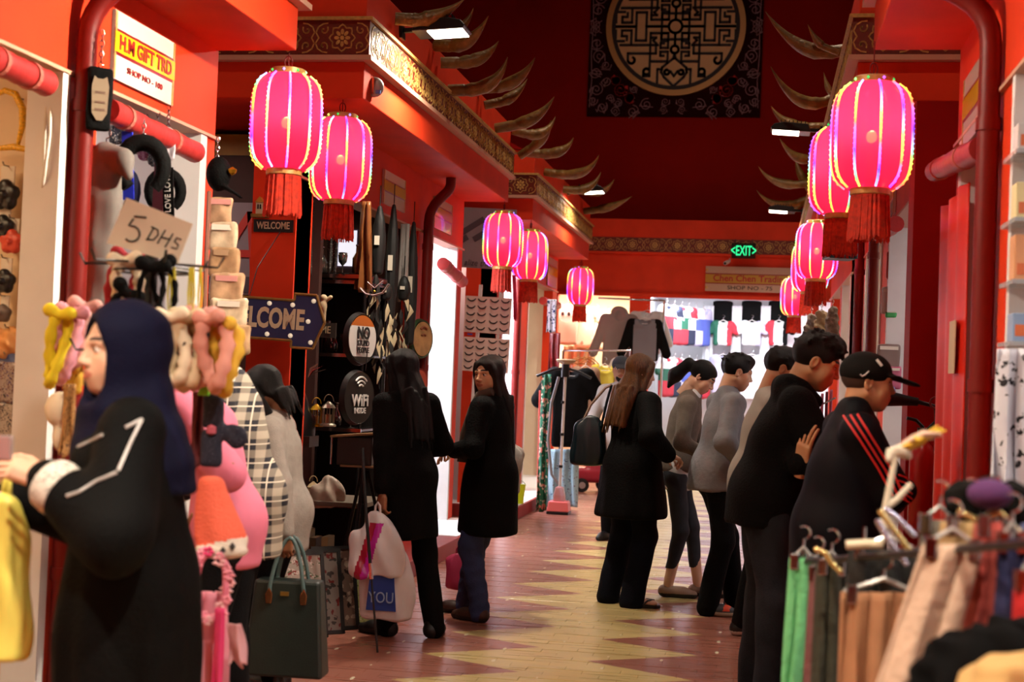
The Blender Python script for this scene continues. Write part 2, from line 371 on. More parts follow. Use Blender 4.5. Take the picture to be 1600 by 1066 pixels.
# ---------------------------------------------------------------- far wall
fw = MB(); xw = (-7, 6)
def fx(px): return at(px, 470, YFAR)[0]
XA, XB, XC, XD = fx(872), fx(984), fx(1016), 1.05
ZL = at(1000, 463, YFAR)[2]
fw.box((xw[0], YFAR, ZL), (xw[1], YFAR+.15, ZB0-.03)).box((xw[0], YFAR, 0), (XA, YFAR+.15, ZL)).box((XB, YFAR, 0), (XC, YFAR+.15, ZL)).box((XD, YFAR, 0), (xw[1], YFAR+.15, ZL))
FW = tag(fw.build('wall_back', RED), 'red far wall with two bright shop openings across the corridor end', 'wall', kind='structure')
wallbox('cornice_strip', FW, RED, (xw[0], YFAR-.05, ZB0-.03), (xw[1], YFAR+.15, ZB0))
wallbox('gold_band', FW, BANDM, (xw[0], YFAR-.03, ZB0), (xw[1], YFAR+.15, ZB1)); motifs(FW, (-2.75, YFAR-.03, 0), (.85, YFAR-.03, 0), (0, -1, 0), (ZB0+ZB1)/2)
wallbox('upper_fascia', FW, RED, (xw[0], YFAR-.02, ZB1), (xw[1], YFAR+.15, ZU))
wallbox('lintel_lip', FW, RED, (XA-.1, YFAR-.06, ZL-.01), (XD, YFAR, ZL+.04))
UPR = mat('upper_wall_red', '94140a', .8, spec=.1, var=.06, vs=1.5)
YUP = YFAR+.9
tag(MB().box((-9, YUP, ZU-.3), (8, YUP+.2, 9)).build('wall_upper', UPR), 'high dark red wall above the far shops carrying the round medallion', 'wall', kind='structure')
wallbox('roof_ledge', FW, REDD, (xw[0], YFAR+.1, ZU-.06), (xw[1], YUP, ZU))
for nm, x in (('wall_left', -8.5), ('wall_right', 7.5)): tag(wallbox(nm, None, UPR, (x, -3, 0), (x+.2, YUP, 9)), 'high outer hall wall at the %s behind the shop blocks' % nm[5:], 'wall', kind='structure')
tag(MB().box((-9, -3.2, 9), (8, YUP+.2, 9.2)).build('ceiling', mat('ceiling_dark', '2a0a08', .8)), 'dark red ceiling high above the corridor', 'ceiling', kind='structure')
tag(MB().box((-9, -3.2, 0), (8, -3, 9)).build('wall_front', UPR), 'dark red hall wall behind the photographer', 'wall', kind='structure')
# far shop rooms
def room(parent, x0, x1, y0, y1, z1, m, mb=None):
    wallbox('shop_back_wall', parent, mb or m, (x0, y1, 0), (x1, y1+.05, z1)); wallbox('shop_side_wall', parent, m, (x0-.05, y0, 0), (x0, y1, z1)); wallbox('shop_side_wall', parent, m, (x1, y0, 0), (x1+.05, y1, z1)); wallbox('shop_ceiling', parent, m, (x0, y0, z1), (x1, y1, z1+.05))
RB = 1.9
room(FW, XA-1.2, XB+.05, YFAR+.15, YFAR+RB, 2.95, WARMW); room(FW, XC-.05, XD+1.0, YFAR+.15, YFAR+RB+.3, 2.95, COOLW)
for i, (x0, x1, p, c) in enumerate(((XA-.9, XB-.1, 150, 'fff0d8'), (XC+.1, XD+.6, 165, 'eef6ff'))):
    o = empty('shop_ceiling_lamp', ((x0+x1)/2, YFAR+.75, 2.94)); o.parent = FW
    MB().box((-(x1-x0)/2, -.06, -.05), ((x1-x0)/2, .06, 0)).build('lamp_housing', WHITE, o)
    area('lamp_light', (0, 0, -.06), (0, 0, 0), x1-x0, p, c, o, sy=.5)

for y in (3.5, 12.5):  # lamps added out of view as gentle overall fill, also lifting the upper wall
    o = tag(empty('overhead_fill_lamp', (-1, y, 8.9)), 'added round fill lamp under the ceiling, out of view, %s one' % ('nearer' if y < 5 else 'farther'), 'fill lamp')
    m = MB(); m.lathe([(.05, 0), (.08, -.1), (.3, -.3), (.31, -.32), (.28, -.32), (.06, -.12)], 24); m.build('lamp_shade', DARK, o, smooth=50); area('lamp_light', (0, 0, -.33), (0, 0, 0), .5, 120 if y < 5 else 170, 'ffe8d0', o)

def passage_fill(p, pw, lab, col='ffe4d4'):  # tube fixture added to brighten the dark side passages
    o = tag(empty('fill_tube', p), lab, 'wall lamp'); MB().box((-.35, 0, -.03), (.35, .05, .03)).build('lamp_batten', WHITE, o); q = MB(); q.tube([(-.33, -.02, 0), (.33, -.02, 0)], .016, 10); q.build('tube', mat('tube_glow', 'ffffff', .5, emit='fff2e4', es=5), o, smooth=50); area('tube_light', (0, -.02, -.035), (0, 0, 0), .66, pw, col, o, sy=.06)
passage_fill((-4.2, 8.27, 3.078), 14, 'added fill tube under the canopy of the first left passage'); passage_fill((-3.7, 14.65, 3.078), 14, 'added fill tube under the canopy of the second left passage'); passage_fill((2.2, 8.27, 3.078), 8, 'added fill tube under the canopy of the first right passage')
# ---------------------------------------------------------------- paper lanterns
def lantern_mat():
    m = bpy.data.materials.new('lantern_skin'); m.use_nodes = True; nt = m.node_tree; nt.nodes.clear()
    o = node(nt, 'ShaderNodeOutputMaterial'); e = node(nt, 'ShaderNodeEmission'); t = node(nt, 'ShaderNodeBsdfTransparent'); d = node(nt, 'ShaderNodeBsdfTranslucent')
    tc = node(nt, 'ShaderNodeTexCoord'); n = node(nt, 'ShaderNodeTexNoise'); n.inputs['Scale'].default_value = 16; n.inputs['Detail'].default_value = 3; nt.links.new(tc.outputs['Object'], n.inputs['Vector'])
    v = node(nt, 'ShaderNodeTexVoronoi'); v.inputs['Scale'].default_value = 16; nt.links.new(tc.outputs['Object'], v.inputs['Vector'])
    f = mth(nt, 'MULTIPLY', mth(nt, 'LESS_THAN', v.outputs['Distance'], .28), mth(nt, 'GREATER_THAN', n.outputs['Fac'], .55))
    c = mixc(nt, mth(nt, 'MULTIPLY', f, .55), (.90, .012, .105), (.5, .006, .02)); nt.links.new(c, e.inputs[0]); e.inputs[1].default_value = .26
    d.inputs[0].default_value = (.95, .04, .17, 1); t.inputs[0].default_value = (1, .45, .35, 1)
    m1 = node(nt, 'ShaderNodeMixShader'); m1.inputs[0].default_value = .16; a = node(nt, 'ShaderNodeAddShader')
    nt.links.new(d.outputs[0], a.inputs[0]); nt.links.new(e.outputs[0], a.inputs[1]); nt.links.new(a.outputs[0], m1.inputs[1]); nt.links.new(t.outputs[0], m1.inputs[2]); nt.links.new(m1.outputs[0], o.inputs[0]); return m
def led_mat(name, ph):
    m = bpy.data.materials.new(name); m.use_nodes = True; nt = m.node_tree; b = nt.nodes['Principled BSDF']
    tc = node(nt, 'ShaderNodeTexCoord'); sp = node(nt, 'ShaderNodeSeparateXYZ'); nt.links.new(tc.outputs['Object'], sp.inputs[0])
    t = mth(nt, 'FRACT', mth(nt, 'MULTIPLY_ADD', sp.outputs[2], 2.6, ph)); r = node(nt, 'ShaderNodeValToRGB'); cr = r.color_ramp; cr.interpolation = 'LINEAR'
    cols = ['3a20ff', 'b050ff', 'ff7040', 'ffd040', '60ff60', '80a0ff', '3a20ff']
    while len(cr.elements) < len(cols): cr.elements.new(.5)
    for i, q in enumerate(cols): cr.elements[i].position = i/(len(cols)-1); cr.elements[i].color = (*lin(q), 1)
    nt.links.new(t, r.inputs[0]); nt.links.new(r.outputs[0], b.inputs['Emission Color']); b.inputs['Emission Strength'].default_value = 2.6; b.inputs['Base Color'].default_value = (.5, .45, .5, 1); return m
LSK = lantern_mat(); LEDM = [led_mat('led_strip_%s' % c, i*.23) for i, c in enumerate('abcde')]
def lantern_profile(n=22):
    R, hh = .178, .243; pr = []
    for i in range(n):
        z = -1+2*i/(n-1); r = (1-abs(z)**4.2)**(1/2.6) if abs(z) < 1 else 0
        pr.append((max(.088, R*(.62+.38*r) if abs(z) > .93 else R*r**.55*(1-.03*z*z)), z*hh))
    return pr
LPR = lantern_profile(); NR = 10
def lobe(t, z): return 1-.045*abs(math.sin(t*NR/2))**.0+.0 if False else 1-.04*(1-abs(math.cos(t*NR/2)))**1.2*0-.035*abs(math.sin(t*NR/2))*-1*0+.03*abs(math.sin(t*NR/2))
def make_lantern():
    root = empty('paper_lantern'); m = MB(); m.lathe(LPR, 60, fn=lobe); m.build('lantern_body', LSK, root, smooth=60)
    for k in range(NR):
        t = 2*PI*k/NR; q = MB(); q.tube([((r+.006)*math.cos(t), (r+.006)*math.sin(t), z) for r, z in LPR], .0055, 6)
        for i in range(1, 21):
            j = i/21*(len(LPR)-1); a = int(j); f = j-a; r = LPR[a][0]*(1-f)+LPR[min(a+1, len(LPR)-1)][0]*f+.009; z = LPR[a][1]*(1-f)+LPR[min(a+1, len(LPR)-1)][1]*f
            s = .0078; q.add([(r*math.cos(t)+dx*s, r*math.sin(t)+dy*s, z+dz*s) for dx, dy, dz in ((1,0,0),(-1,0,0),(0,1,0),(0,-1,0),(0,0,1),(0,0,-1))], [(0,2,4),(2,1,4),(1,3,4),(3,0,4),(2,0,5),(1,2,5),(3,1,5),(0,3,5)])
        q.build('led_strip', LEDM[k % 5], root)
    for z, nm in ((.243, 'top_collar'), (-.275, 'bottom_collar')):
        c = MB(); c.lathe([(.085, 0), (.092, .004), (.092, .03), (.085, .034), (.07, .034), (.07, 0)], 28, c=(0, 0, z)); o = c.build(nm, GOLD, root, smooth=50)
        if z > 0:
            for k in range(8): q = MB(); q.lathe([(.001, -.008), (.008, 0), (.001, .008)], 6, c=(.093*math.cos(k*PI/4), .093*math.sin(k*PI/4), z+.018)); q.build('collar_light', MATS.get('collar_led') or mat('collar_led', '30c060', .4, emit='2af070', es=.9) if k % 2 else LEDM[k % 5], o)
    b = MB(); b.lathe([(.003, -.03), (.02, -.02), (.027, 0), (.02, .02), (.003, .03)], 14); b.build('bulb', mat('bulb_glow', 'ffc060', .4, emit='ffb040', es=7), root, smooth=80)
    pl = bpy.data.lights.new('bulb_light', 'POINT'); pl.energy = 4.2; pl.color = (1, .72, .5); pl.shadow_soft_size = .03; po = bpy.data.objects.new('bulb_light', pl); COL.objects.link(po); po.parent = root; po.location = (0, 0, .045)
    c = MB(); c.tube([(0, 0, .09), (0, 0, .34)], .004, 6); c.tube([(.02*math.cos(t), 0, .315+.03*math.sin(t)) for t in [i*PI/6 for i in range(13)]], .004, 5); c.build('hanging_cord', mat('cord_red', '7a0d0a', .6), root)
    f = MB(); rg = random.Random(3)
    for k in range(130):
        t = 2*PI*k/130; r = .082+rg.uniform(-.008, .006); L = .205+rg.uniform(-.02, .01); a = rg.uniform(-.012, .012); p = (r*math.cos(t), r*math.sin(t), -.275); e = (r*1.13*math.cos(t+a), r*1.13*math.sin(t+a), -.275-L)
        f.tube([p, e], .0042, 3)
    f.build('tassel_fringe', mat('tassel', 'd4300e', .7, var=.3, vs=40), root)
    return root
LAN = make_lantern()
LSP = [(447, 192, 6.98, 'near pair of left lanterns, the larger one before the welcome plaque', 'big glowing red lantern nearest the camera on the left, by the gift sign'),
       (532, 250, 8.2, '', 'glowing red lantern second from left, partly behind the biggest left lantern'),
       (786, 376, 13.05, '', 'glowing red lantern left of the overlapping middle pair'), (828, 400, 14.55, '', 'glowing red lantern right of the overlapping middle pair'),
       (907, 448, 19.3, '', 'small single red lantern at the far end of the left shops'), (1362, 214, 6.75, '', 'biggest glowing red lantern on the right side of the corridor'),
       (1316, 268, 8.25, '', 'red lantern half hidden behind the biggest right lantern'), (1276, 393, 12.9, '', 'red lantern in front of the black loudspeaker on the right'),
       (1266, 418, 14.55, '', 'red lantern hidden behind another beside the exit sign wall'), (1242, 464, 19.2, '', 'small far red lantern low beside the shop number board')]
for i, (px, py, Y, _, lab) in enumerate(LSP):
    o = LAN if i == 0 else copy_tree(LAN); p = at(px, py, Y); o.location = p; o.rotation_euler = (0, 0, i*.7+.1); tag(o, lab, 'lantern', 'lit red paper lanterns')
    z1 = ZF-p[2]
    for ch in o.children:
        if ch.name.startswith('hanging_cord') and z1 > .36:
            q = MB(); q.tube([(0, 0, .33), (0, 0, z1)], .003, 5); q.build('cord_top', MATS['cord_red'], o)
# ---------------------------------------------------------------- horns on the roof edges
HORN = mat('horn_gold', '7c5a26', .45, .1, var=.35, vs=14, bump=.5, bs=25)
def horn(px, X, lab, k):
    pts = [atx(px[0][0], px[0][1], X) if X < 0 else flo(px[0][0], px[0][1], 3.93)]; Y = pts[0][1]
    for i, q in enumerate(px[1:]): pts.append(at(q[0], q[1], Y-.05*(i+1)*((k % 3)-1)))
    P = [Vector(p) for p in pts]
    if len(P) == 2: P = [P[0], (P[0]+P[1])/2+Vector((0, 0, -.03)), P[1]]
    n = 15; C = []; L = (P[1]-P[0]).length+(P[2]-P[1]).length; ctrl = P[1]*2-(P[0]+P[2])/2
    for i in range(n): t = i/(n-1); C.append(P[0]*(1-t)**2+ctrl*2*t*(1-t)+P[2]*t*t)
    th = min(.062, .15*L)
    rr = [th*(.66+.08*math.sin(i*1.9+k)*(1 if i < 5 else 0)+.30*math.exp(-((i/(n-1)-.42)/.3)**2))*max(.05, 1-(i/(n-.8))**2.6) for i in range(n)]
    m = MB(); m.tube(C, rr, 10); o = m.build('roof_horn', HORN, smooth=60); tag(o, lab, 'horn', 'curved golden roof horns'); 
    # the socket that holds it on the roof edge
    d = (C[1]-C[0]).normalized(); b = MB(); b.tube([C[0]-d*.10, C[0]+d*.02, C[0]+d*.05], [th*.7, th*.75, th*.6], 10); b.build('horn_socket', HORN, o, smooth=50)
HL = [[(642,31),(684,25),(726,-2)],[(709,46),(727,36),(740,12)],[(699,72),(734,62),(763,25)],[(710,98),(752,90),(779,64)],[(721,141),(768,129),(793,89)],[(770,137),(808,124),(836,90)],[(775,161),(803,149),(824,123)],
      [(791,198),(836,183),(866,151)],[(825,235),(850,213),(861,188)],[(817,208),(848,207),(868,182)],[(839,240),(876,236),(896,215)],[(865,271),(910,269),(936,242)],[(893,297),(921,292),(939,269)],[(921,301),(943,298),(960,280)],[(924,329),(957,322),(987,307)]]
HR = [[(1309,80),(1250,71),(1196,18)],[(1290,74),(1262,38)],[(1297,156),(1247,155),(1204,104)],[(1299,145),(1287,113)],[(1270,199),(1231,192),(1205,166)],[(1275,246),(1244,245),(1218,216)],[(1262,286),(1216,285),(1185,260)],[(1260,289),(1249,268),(1243,247)],[(1253,314),(1213,319),(1182,297)],[(1252,318),(1232,330),(1216,322)]]
OW = ['first','second','third','fourth','fifth','sixth','seventh','eighth','ninth','tenth','eleventh','twelfth','thirteenth','fourteenth','fifteenth']
for i, h in enumerate(HL): horn(h, -2.28, 'golden roof horn, %s from the front in the left row' % OW[i], i)
for i, h in enumerate(HR): horn(h, .36, 'golden roof horn, %s from the top in the right row' % OW[i], i)
# ---------------------------------------------------------------- flood lamps on the block tops
def flood(loc, sg, power, lab, tilt=0., aim=14., spread=150.):
    """black LED flood light reaching out from the fascia; sg=+1 reaches toward +X"""
    r = empty('flood_light', loc, 0 if sg > 0 else PI, lab, 'flood light', 'black LED flood lights'); r.rotation_euler.y = -tilt if sg > 0 else -tilt
    MB().box((0, -.05, -.04), (.02, .05, .05)).box((.02, -.015, 0), (.13, .015, .03)).build('bracket', DARK, r, bevel=.004)
    m = MB(); m.prism([(.10, -.02), (.43, -.02), (.45, .0), (.42, .035), (.34, .055), (.13, .05)], .24, M=Matrix.Translation((0, -.12, 0))); m.build('housing', BLACK, r, bevel=.006)
    m = MB()
    for i in range(7): m.box((.15+i*.035, -.10, .045), (.157+i*.035, .10, .075))
    m.build('cooling_fins', DARK, r)
    MB().box((.20, -.105, -.027), (.43, .105, -.019)).build('led_window', LED, r)
    area('flood_beam', (.31, 0, -.04), (0, math.radians(-aim), 0), .22, power, 'fff0da', r, sy=.2, spread=math.radians(spread))
    return r
for px, X, sg, pw, lab in (((626, 52), -2.38, 1, 75, 'black flood lamp above the gold band, upper left'), ((887, 300), -2.38, 1, 42, 'black flood lamp on the third left block, farther down'),
                       ((12.8, 3.74), .45, -1, 45, 'black flood lamp among the horns on the right'), ((18.7, 3.74), .45, -1, 30, 'black flood lamp lowest in the right horn row')):
    flood(atx(*px, X) if sg > 0 else (X, *px), sg, pw, lab, .06, -14)
for x, y, sg, lab in ((-2.36, 4.9, 1, 'left flood lamp above the gift shop sign'), (.43, 5.5, -1, 'right flood lamp above the nearest right shop'), (-2.36, 1.6, 1, 'left flood lamp beside the photographer'), (.43, 1.6, -1, 'right flood lamp beside the photographer')):
    flood((x, y, 3.74), sg, (125 if sg < 0 else 42) if y > 3 else 125, lab, .06, 60 if y > 3 else 20, 82 if y > 3 else 120)
# ---------------------------------------------------------------- medallion panel
def medallion():
    c = at(1056, 43, YUP); pw = at(1190, 100, YUP)[0]-at(920, 100, YUP)[0]; zb = at(1056, 183, YUP)[2]; hh = c[2]-zb; K = (at(1165, 43, YUP)[0]-at(948, 43, YUP)[0])/1220.
    r = empty('medallion_panel', (c[0], YUP-.001, c[2]), 0, 'dark square panel with round tan lattice medallion on the high wall', 'wall panel')
    G = mat('panel_ground', '2a0c0a', .9, spec=.05); TAN = mat('medallion_tan', 'ecc48c', .6); RIM = mat('medallion_rim', 'c08a45', .45, .2); LAV = mat('scroll_line', 'a88088', .7); DK = mat('lattice_dark', '220a08', .6); RS = mat('scroll_red', 'b81a12', .7)
    MB().box((-pw/2, -.05, -hh), (pw/2, 0, hh)).build('panel_board', G, r)
    disc = lambda R, n=64: [(R*math.cos(2*PI*i/n), R*math.sin(2*PI*i/n)) for i in range(n)]
    def ring(R0, R1, y0, y1, nm, m):
        q = MB(); n = 72; v = []
        for R, y in ((R0, y0), (R0, y1), (R1, y1), (R1, y0)): v += [(R*math.cos(2*PI*i/n), y, R*math.sin(2*PI*i/n)) for i in range(n)]
        f = [(a*n+i, a*n+(i+1) % n, ((a+1) % 4)*n+(i+1) % n, ((a+1) % 4)*n+i) for a in range(4) for i in range(n)]; q.add(v, f); return q.build(nm, m, r)
    q = MB(); q.prism(disc(555*K), .012, M=Matrix.Translation((0, -.062, 0))); q.build('medallion_disc', TAN, r)
    ring(562*K, 612*K, -.05, -.085, 'medallion_rim', RIM); ring(527*K, 562*K, -.05, -.078, 'medallion_inner_ring', DK)
    def strokes(lines, wd, y0, y1, nm, m, mir=((1, 1),)):
        q = MB()
        for sx, sy in mir:
            for L in lines:
                for a, b in zip(L[:-1], L[1:]):
                    A, B = Vector((sx*a[0]*K, 0, -sy*a[1]*K)), Vector((sx*b[0]*K, 0, -sy*b[1]*K)); t = (B-A)
                    if t.length < 1e-6: continue
                    t.normalize(); nn = Vector((-t.z, 0, t.x))*wd*K/2; e = t*wd*K*.42; vs = [A-nn-e, B-nn+e, B+nn+e, A+nn-e]
                    q.add([(p.x, y0, p.z) for p in vs]+[(p.x, y1, p.z) for p in vs], [(0,1,2,3),(7,6,5,4),(0,4,5,1),(1,5,6,2),(2,6,7,3),(3,7,4,0)])
        return q.build(nm, m, r)
    arc = lambda cx, cy, R, a0, a1, n=10: [(cx+R*math.cos(a0+(a1-a0)*i/n), cy+R*math.sin(a0+(a1-a0)*i/n)) for i in range(n+1)]
    Q = [[(58,0),(255,0)],[(345,0),(525,0)],[(345,0),(345,125),(255,125),(255,0)],[(120,0),(120,115),(0,115)],[(120,115),(120,60),(60,60)],[(60,60),(60,130),(120,130)],[(60,60),(215,60),(215,440),(270,440)],arc(242,400,26,2.2,-2.6),[(268,440),(268,415)],
         [(150,165),(480,165)],[(165,165),(165,240),(215,240)],[(215,240),(410,240),(410,305)],arc(378,300,28,.2,4.2),[(60,310),(205,310)],[(60,310),(60,225),(125,225),(125,260),(95,260)],[(60,130),(60,190),(125,190),(125,150),(95,150)],
         [(385,165),(385,35),(470,35),(470,85),(435,85)],[(450,130),(525,130)],[(425,85),(425,120)],[(525,35),(525,130)],[(165,100),(215,100)],[(170,100),(190,125),(165,150)]]
    strokes(Q, 21, -.062, -.076, 'lattice', DK, ((1, 1), (-1, 1), (1, -1), (-1, -1)))
    V = [arc(0, 0, 58, 0, 2*PI, 24), [(0, 58), (0, 172)], arc(0, 205, 33, 0, 2*PI, 16), [(0, 235), (10, 285), (60, 325), (105, 365), (112, 405), (85, 450), (0, 530)], [(105, 380), (145, 380), (145, 520)], [(0, 440), (30, 400), (62, 385)], arc(62, 405, 20, -1.6, 3)]
    strokes(V, 21, -.062, -.077, 'lattice_center', DK, ((1, 1), (-1, 1), (1, -1), (-1, -1)))
    rg = random.Random(5); S = []; SR = []
    spiral = lambda cx, cy, R, a, s: [(cx+R*(1-i/22)*math.cos(a+s*i*.55), cy+R*(1-i/22)*math.sin(a+s*i*.55)) for i in range(20)]
    Wd, Hd = pw/2/K, hh/K
    pts = []
    for _ in range(1500):
        x, y = rg.uniform(45, Wd-40), rg.uniform(0, Hd-40); R = rg.uniform(36, 62)
        if math.hypot(x, y) > 612+R and all(math.hypot(x-a, y-b) > (R+c2)*.95 for a, b, c2 in pts): pts.append((x, y, R))
    for x, y, R in pts:
        (SR if rg.random() < .22 else S).append(spiral(x, y, R, rg.uniform(0, 6), rg.choice((-1, 1)))); S.append([(x+R*1.05*math.cos(t), y+R*.8*math.sin(t)+R*.3) for t in [rg.uniform(0, 6)+i*.35 for i in range(5)]])
    S.append([(Wd-30, 0), (Wd-22, Hd*.3), (Wd-34, Hd*.6), (Wd-20, Hd*.9)])
    strokes(S, 6, -.05, -.057, 'scrolls', LAV, ((1, 1), (-1, 1), (1, -1), (-1, -1))); [strokes([q], 26, -.05, -.058, 'red_scroll', RS, (mm,)) for q in SR for mm in ((1, 1), (-1, 1), (1, -1), (-1, -1))]
medallion()
# ---------------------------------------------------------------- drain pipes, rolled blinds, jambs
def pipe(root, pts, r=.042):
    P = [Vector(p) for p in pts]; C = [P[0]]
    for i in range(1, len(P)-1):
        a, b, c = P[i-1], P[i], P[i+1]; d = min(.13, (a-b).length*.45, (c-b).length*.45); p, q = b+(a-b).normalized()*d, b+(c-b).normalized()*d
        C += [p*(1-t)**2+b*2*t*(1-t)+q*t*t for t in (0, .25, .5, .75, 1)]
    C.append(P[-1]); m = MB(); m.tube(C, r, 16); o = m.build('drain_pipe', PIPE, root, smooth=50)
    q = MB()
    for z in (.6, 1.5, 2.5): q.tube([(P[-1].x, P[-1].y, z), (P[-1].x, P[-1].y, z+.05)], r*1.16, 16)
    q.build('pipe_collar', PIPE, o, smooth=50)
def wpipe(root, px, py, X, sg, out=.22, zt=3.0):
    p = atx(px, py, X); pipe(root, [(X-sg*out, p[1]+.06, ZF+.01), (X-sg*out, p[1]+.06, zt+.02), (X, p[1], zt-.16), (X, p[1], .14)])
wpipe(CL[0], 124, 330, WL+.06, -1, .2, 3.08); wpipe(CL[1], 667, 420, WL+.06, -1, .16, 3.0); wpipe(CL[2], 806, 560, WL+.06, -1)
wpipe(CR[0], 1538, 400, WR-.05, 1, .3, 3.12); wpipe(CR[1], 1363, 470, WR-.05, 1); wpipe(CR[1], 1341, 480, WR-.05, 1); 
ROLL = mat('rolled_blind_red', 'b5302e', .45, var=.12, vs=12, bump=.2, bs=18)
def blind(a, b, X, lab, r=.05, sag=.0, cloth=True):
    A, B = Vector(atx(*a, X)), Vector(atx(*b, X)); n = 14
    e = empty('rolled_blind', A, 0, lab, 'blind')
    C = [A.lerp(B, i/(n-1))+Vector((0, 0, -sag*math.sin(PI*i/(n-1))))-A for i in range(n)]
    m = MB(); m.tube(C, [r*(1+.05*math.sin(i*2.1)) for i in range(n)], 16); m.build('blind_roll', ROLL, e, smooth=50)
    for t in (.2, .75):
        i = int(t*(n-1)); d = (C[i+1]-C[i]).normalized(); q = MB(); q.tube([C[i]-d*.012, C[i]+d*.012], r*1.1, 16); q.build('blind_strap', mat('strap_pink', 'c06a5a', .6), e)
    return e
blind((170, 172), (305, 238), WL+.07, 'thick red rolled blind under the gift shop sign')
blind((-20, 88), (72, 130), WL+.07, 'red rolled blind at the far left over the cream shop')
blind((692, 412), (722, 440), WL+.07, 'red rolled blind bunched at the white second shop', .055)
blind((848, 470), (872, 478), WL+.07, 'small red rolled blind by the third left shop', .05)
blind((1461, 268), (1535, 232), WR-.06, 'red rolled blind end nearest on the right wall', .05)
blind((1374, 368), (1400, 350), WR-.06, 'pinkish rolled blind farther along the right wall', .05)
def cloth_strip(pts_top, L, lab, m, w=.16, seed=0, cat='curtain', name='tied_curtain'):
    a, b = Vector(pts_top[0]), Vector(pts_top[1])
    def fn(u, v): 
        p = a.lerp(b, u); k = 1-.45*math.sin(PI*min(1, v*1.4)); c = (a+b)/2; p = c+(p-c)*k
        return (p.x+.018*math.sin(u*17+v*3+seed), p.y+.018*math.cos(u*13+seed), p.z-L*v)
    m_ = MB(); m_.grid(fn, 14, 16); o = m_.build(name, m, smooth=70, solid=.006); return tag(o, lab, cat)
CURT = mat('curtain_red', 'b81a16', .6, var=.15, vs=10, bump=.3, bs=12)
def jamb(root, y0, y1, X, sg, m, z1=2.645, d=.14): wallbox('jamb', root, m, (X-sg*.012, y0, .13), (X+sg*d, y1, z1))
for r, sg, ys in ((CL[0], -1, ((5.29, 5.35), (6.72, 6.80))), (CL[1], -1, ((11.8, 11.86), (12.82, 12.87))), (CL[2], -1, ((15.25, 15.31), (16.38, 16.44), (16.96, 17.02))),
                  (CR[0], 1, ((5.3, 5.36), (6.69, 6.78))), (CR[1], 1, ((8.58, 8.62), (10.38, 10.46), (11.06, 11.12), (12.66, 12.74))), (CR[2], 1, ((14.96, 15.02), (16.38, 16.44)))):
    for a, b in ys: jamb(r, a, b, WL if sg < 0 else WR, sg, WHITE)
